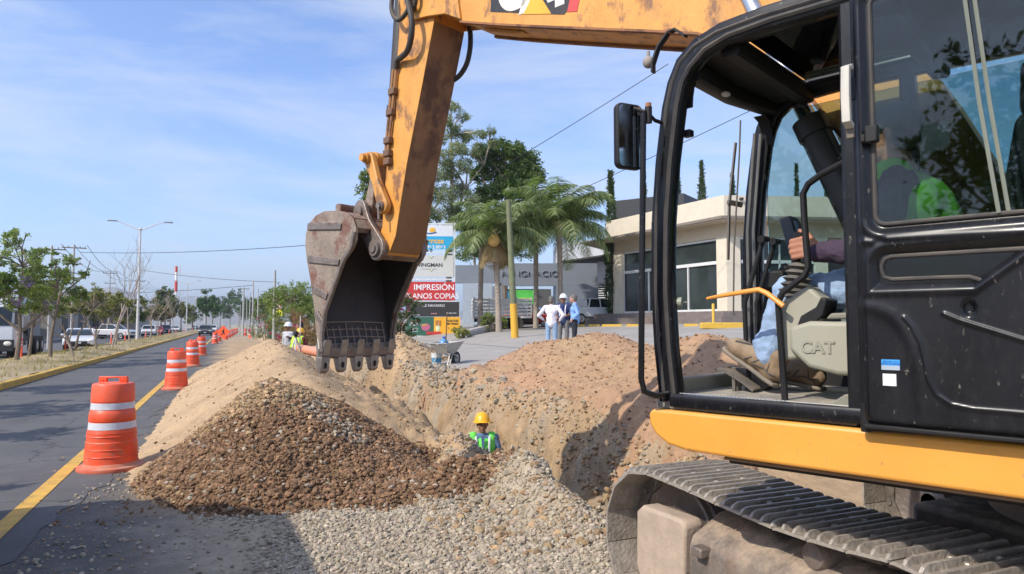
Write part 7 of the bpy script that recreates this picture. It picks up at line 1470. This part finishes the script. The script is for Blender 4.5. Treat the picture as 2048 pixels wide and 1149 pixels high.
q = MB(); q.cap((-1.04, .765, 2.245), (-.70, .765, 2.245), .075); q.cap((-.93, .74, 2.15), (-.81, .74, 2.15), .125); q.cap((-.93, .68, 1.92), (-.81, .68, 1.92), .13); q.cap((-.87, .74, 2.15), (-.87, .68, 1.92), .15)
q.cap((-1.05, .765, 2.24), (-1.115, .80, 2.0), .066, .062); q.cap((-1.115, .80, 2.0), (-1.115, .93, 1.992), .063, .055); q.cap((-1.115, .93, 1.992), (-1.117, 1.045, 1.997), .054, .038); q.cap((-.69, .765, 2.24), (-.60, .80, 1.98), .066, .06); q.cap((-.60, .80, 1.98), (-.54, .97, 2.015), .058, .038); q.melt('shirt', slv, OP, .0075, 3, disp=(.020, .045))
q = MB(); q.cap((-.955, .75, 2.15), (-.785, .75, 2.15), .14); q.cap((-.95, .68, 1.92), (-.79, .68, 1.92), .142); q.cap((-.87, .75, 2.15), (-.87, .68, 1.92), .162); 
for s in (-1, 1): q.cap((-.87+s*.13, .79, 2.275), (-.87+s*.09, .75, 2.15), .088, .12)
q.ball((-.97, .80, 1.865), (.10, .10, .035)); q.melt('vest', mat('vest_operator', (.22, .62, .05), .75), OP, .009, 3, disp=(.01, .08))
q = MB()
for s, kx, ky, kz, ax, ay, az in ((-1, -.975, 1.215, 1.835, -.975, 1.32, 1.53), (1, -.75, 1.12, 1.85, -.73, 1.20, 1.50)):
    q.cap((-.87+s*.085, .70, 1.865), (kx, ky, kz), .098, .074); q.cap((kx, ky, kz), (ax+.0, ay-.006, az+.045), .073, .064); q.cap((ax, ay-.008, az+.075), (ax, ay-.004, az+.042), .066, .062)
q.ball((-.87, .66, 1.86), (.18, .14, .11)); q.melt('jeans', denim, OP, .0075, 3, disp=(.030, .065))
def boot_(x, heel, toe, nm='boot'):
    h = Vector(heel); d = Vector(toe)-h; L = d.length; ang = math.atan2(d.z, d.y); M = Matrix.Translation(h) @ Matrix.Rotation(ang, 4, 'X'); q = MB(M)
    q.ball((0, .05, .055), (.047, .062, .056), 14, 8); q.cap((0, .052, .06), (0, .060, .125), .047, .052); q.cap((0, .09, .062), (0, .20, .050), .050, .044); q.ball((0, .222, .046), (.052, .066, .044), 14, 8); q.cap((0, .10, .092), (0, .17, .070), .040, .034)
    b_ = q.melt(nm, boot, OP, .006, 2)
    q = MB(M); o = [(-.040, .0), (-.046, .05), (-.036, .12), (-.050, .21), (-.042, .268), (-.015, .292), (.015, .292), (.042, .268), (.050, .21), (.036, .12), (.046, .05), (.040, .0), (.015, -.012), (-.015, -.012)]; q.prism(o, -.004, .014, 'z'); q.build('sole', sole, b_, bevel=.007, seg=2)
    q = MB(M)
    for k in range(5): y = .095+k*.022; z = .128-k*.014; q.tube([(-.034, y-.004, z-.012), (-.01, y, z+.004), (.012, y+.01, z+.004), (.034, y+.004, z-.012)], .0032, 5)
    q.tube([(0, .10, .10), (-.03, .08, .085), (-.042, .11, .06)], .003, 5); q.build('laces', mat('laces', (.12, .09, .06), .8), b_)
    q = MB(M)
    for pts in ([(-.046, .02, .03), (-.048, .07, .05), (-.045, .13, .035)], [(-.046, .10, .075), (-.047, .13, .035)], [(-.044, .14, .06), (-.047, .17, .03)], [(-.043, .06, .09), (-.047, .05, .04), (-.044, .01, .05)]): q.tube(pts, .0045, 6)
    q.build('trim', mat('boot_trim', (.12, .095, .075), .8), b_)
boot_(-.975, (-.975, 1.285, 1.430), (-.975, 1.52, 1.585)); boot_(-.73, (-.735, 1.165, 1.405), (-.715, 1.44, 1.44))
# ================================================================== AIR
q = MB(); q.box((-6400, -3200, -9), (6400, 8200, 235)); hz = q.build('haze', [], None, smooth=False) if False else link('haze', q.data('haze', [], False))
hm = bpy.data.materials.new('haze'); hm.use_nodes = True; n = hm.node_tree; n.nodes.remove(n.nodes['Principled BSDF']); pv = n.nodes.new('ShaderNodeVolumePrincipled')
pv.inputs['Color'].default_value = (.80, .88, 1, 1); pv.inputs['Density'].default_value = .00024; pv.inputs['Anisotropy'].default_value = .3; n.links.new(pv.outputs[0], n.nodes['Material Output'].inputs['Volume'])
hz.data.materials.append(hm); hz['kind'] = 'stuff'; hz['label'] = 'pale blue haze filling the distance'
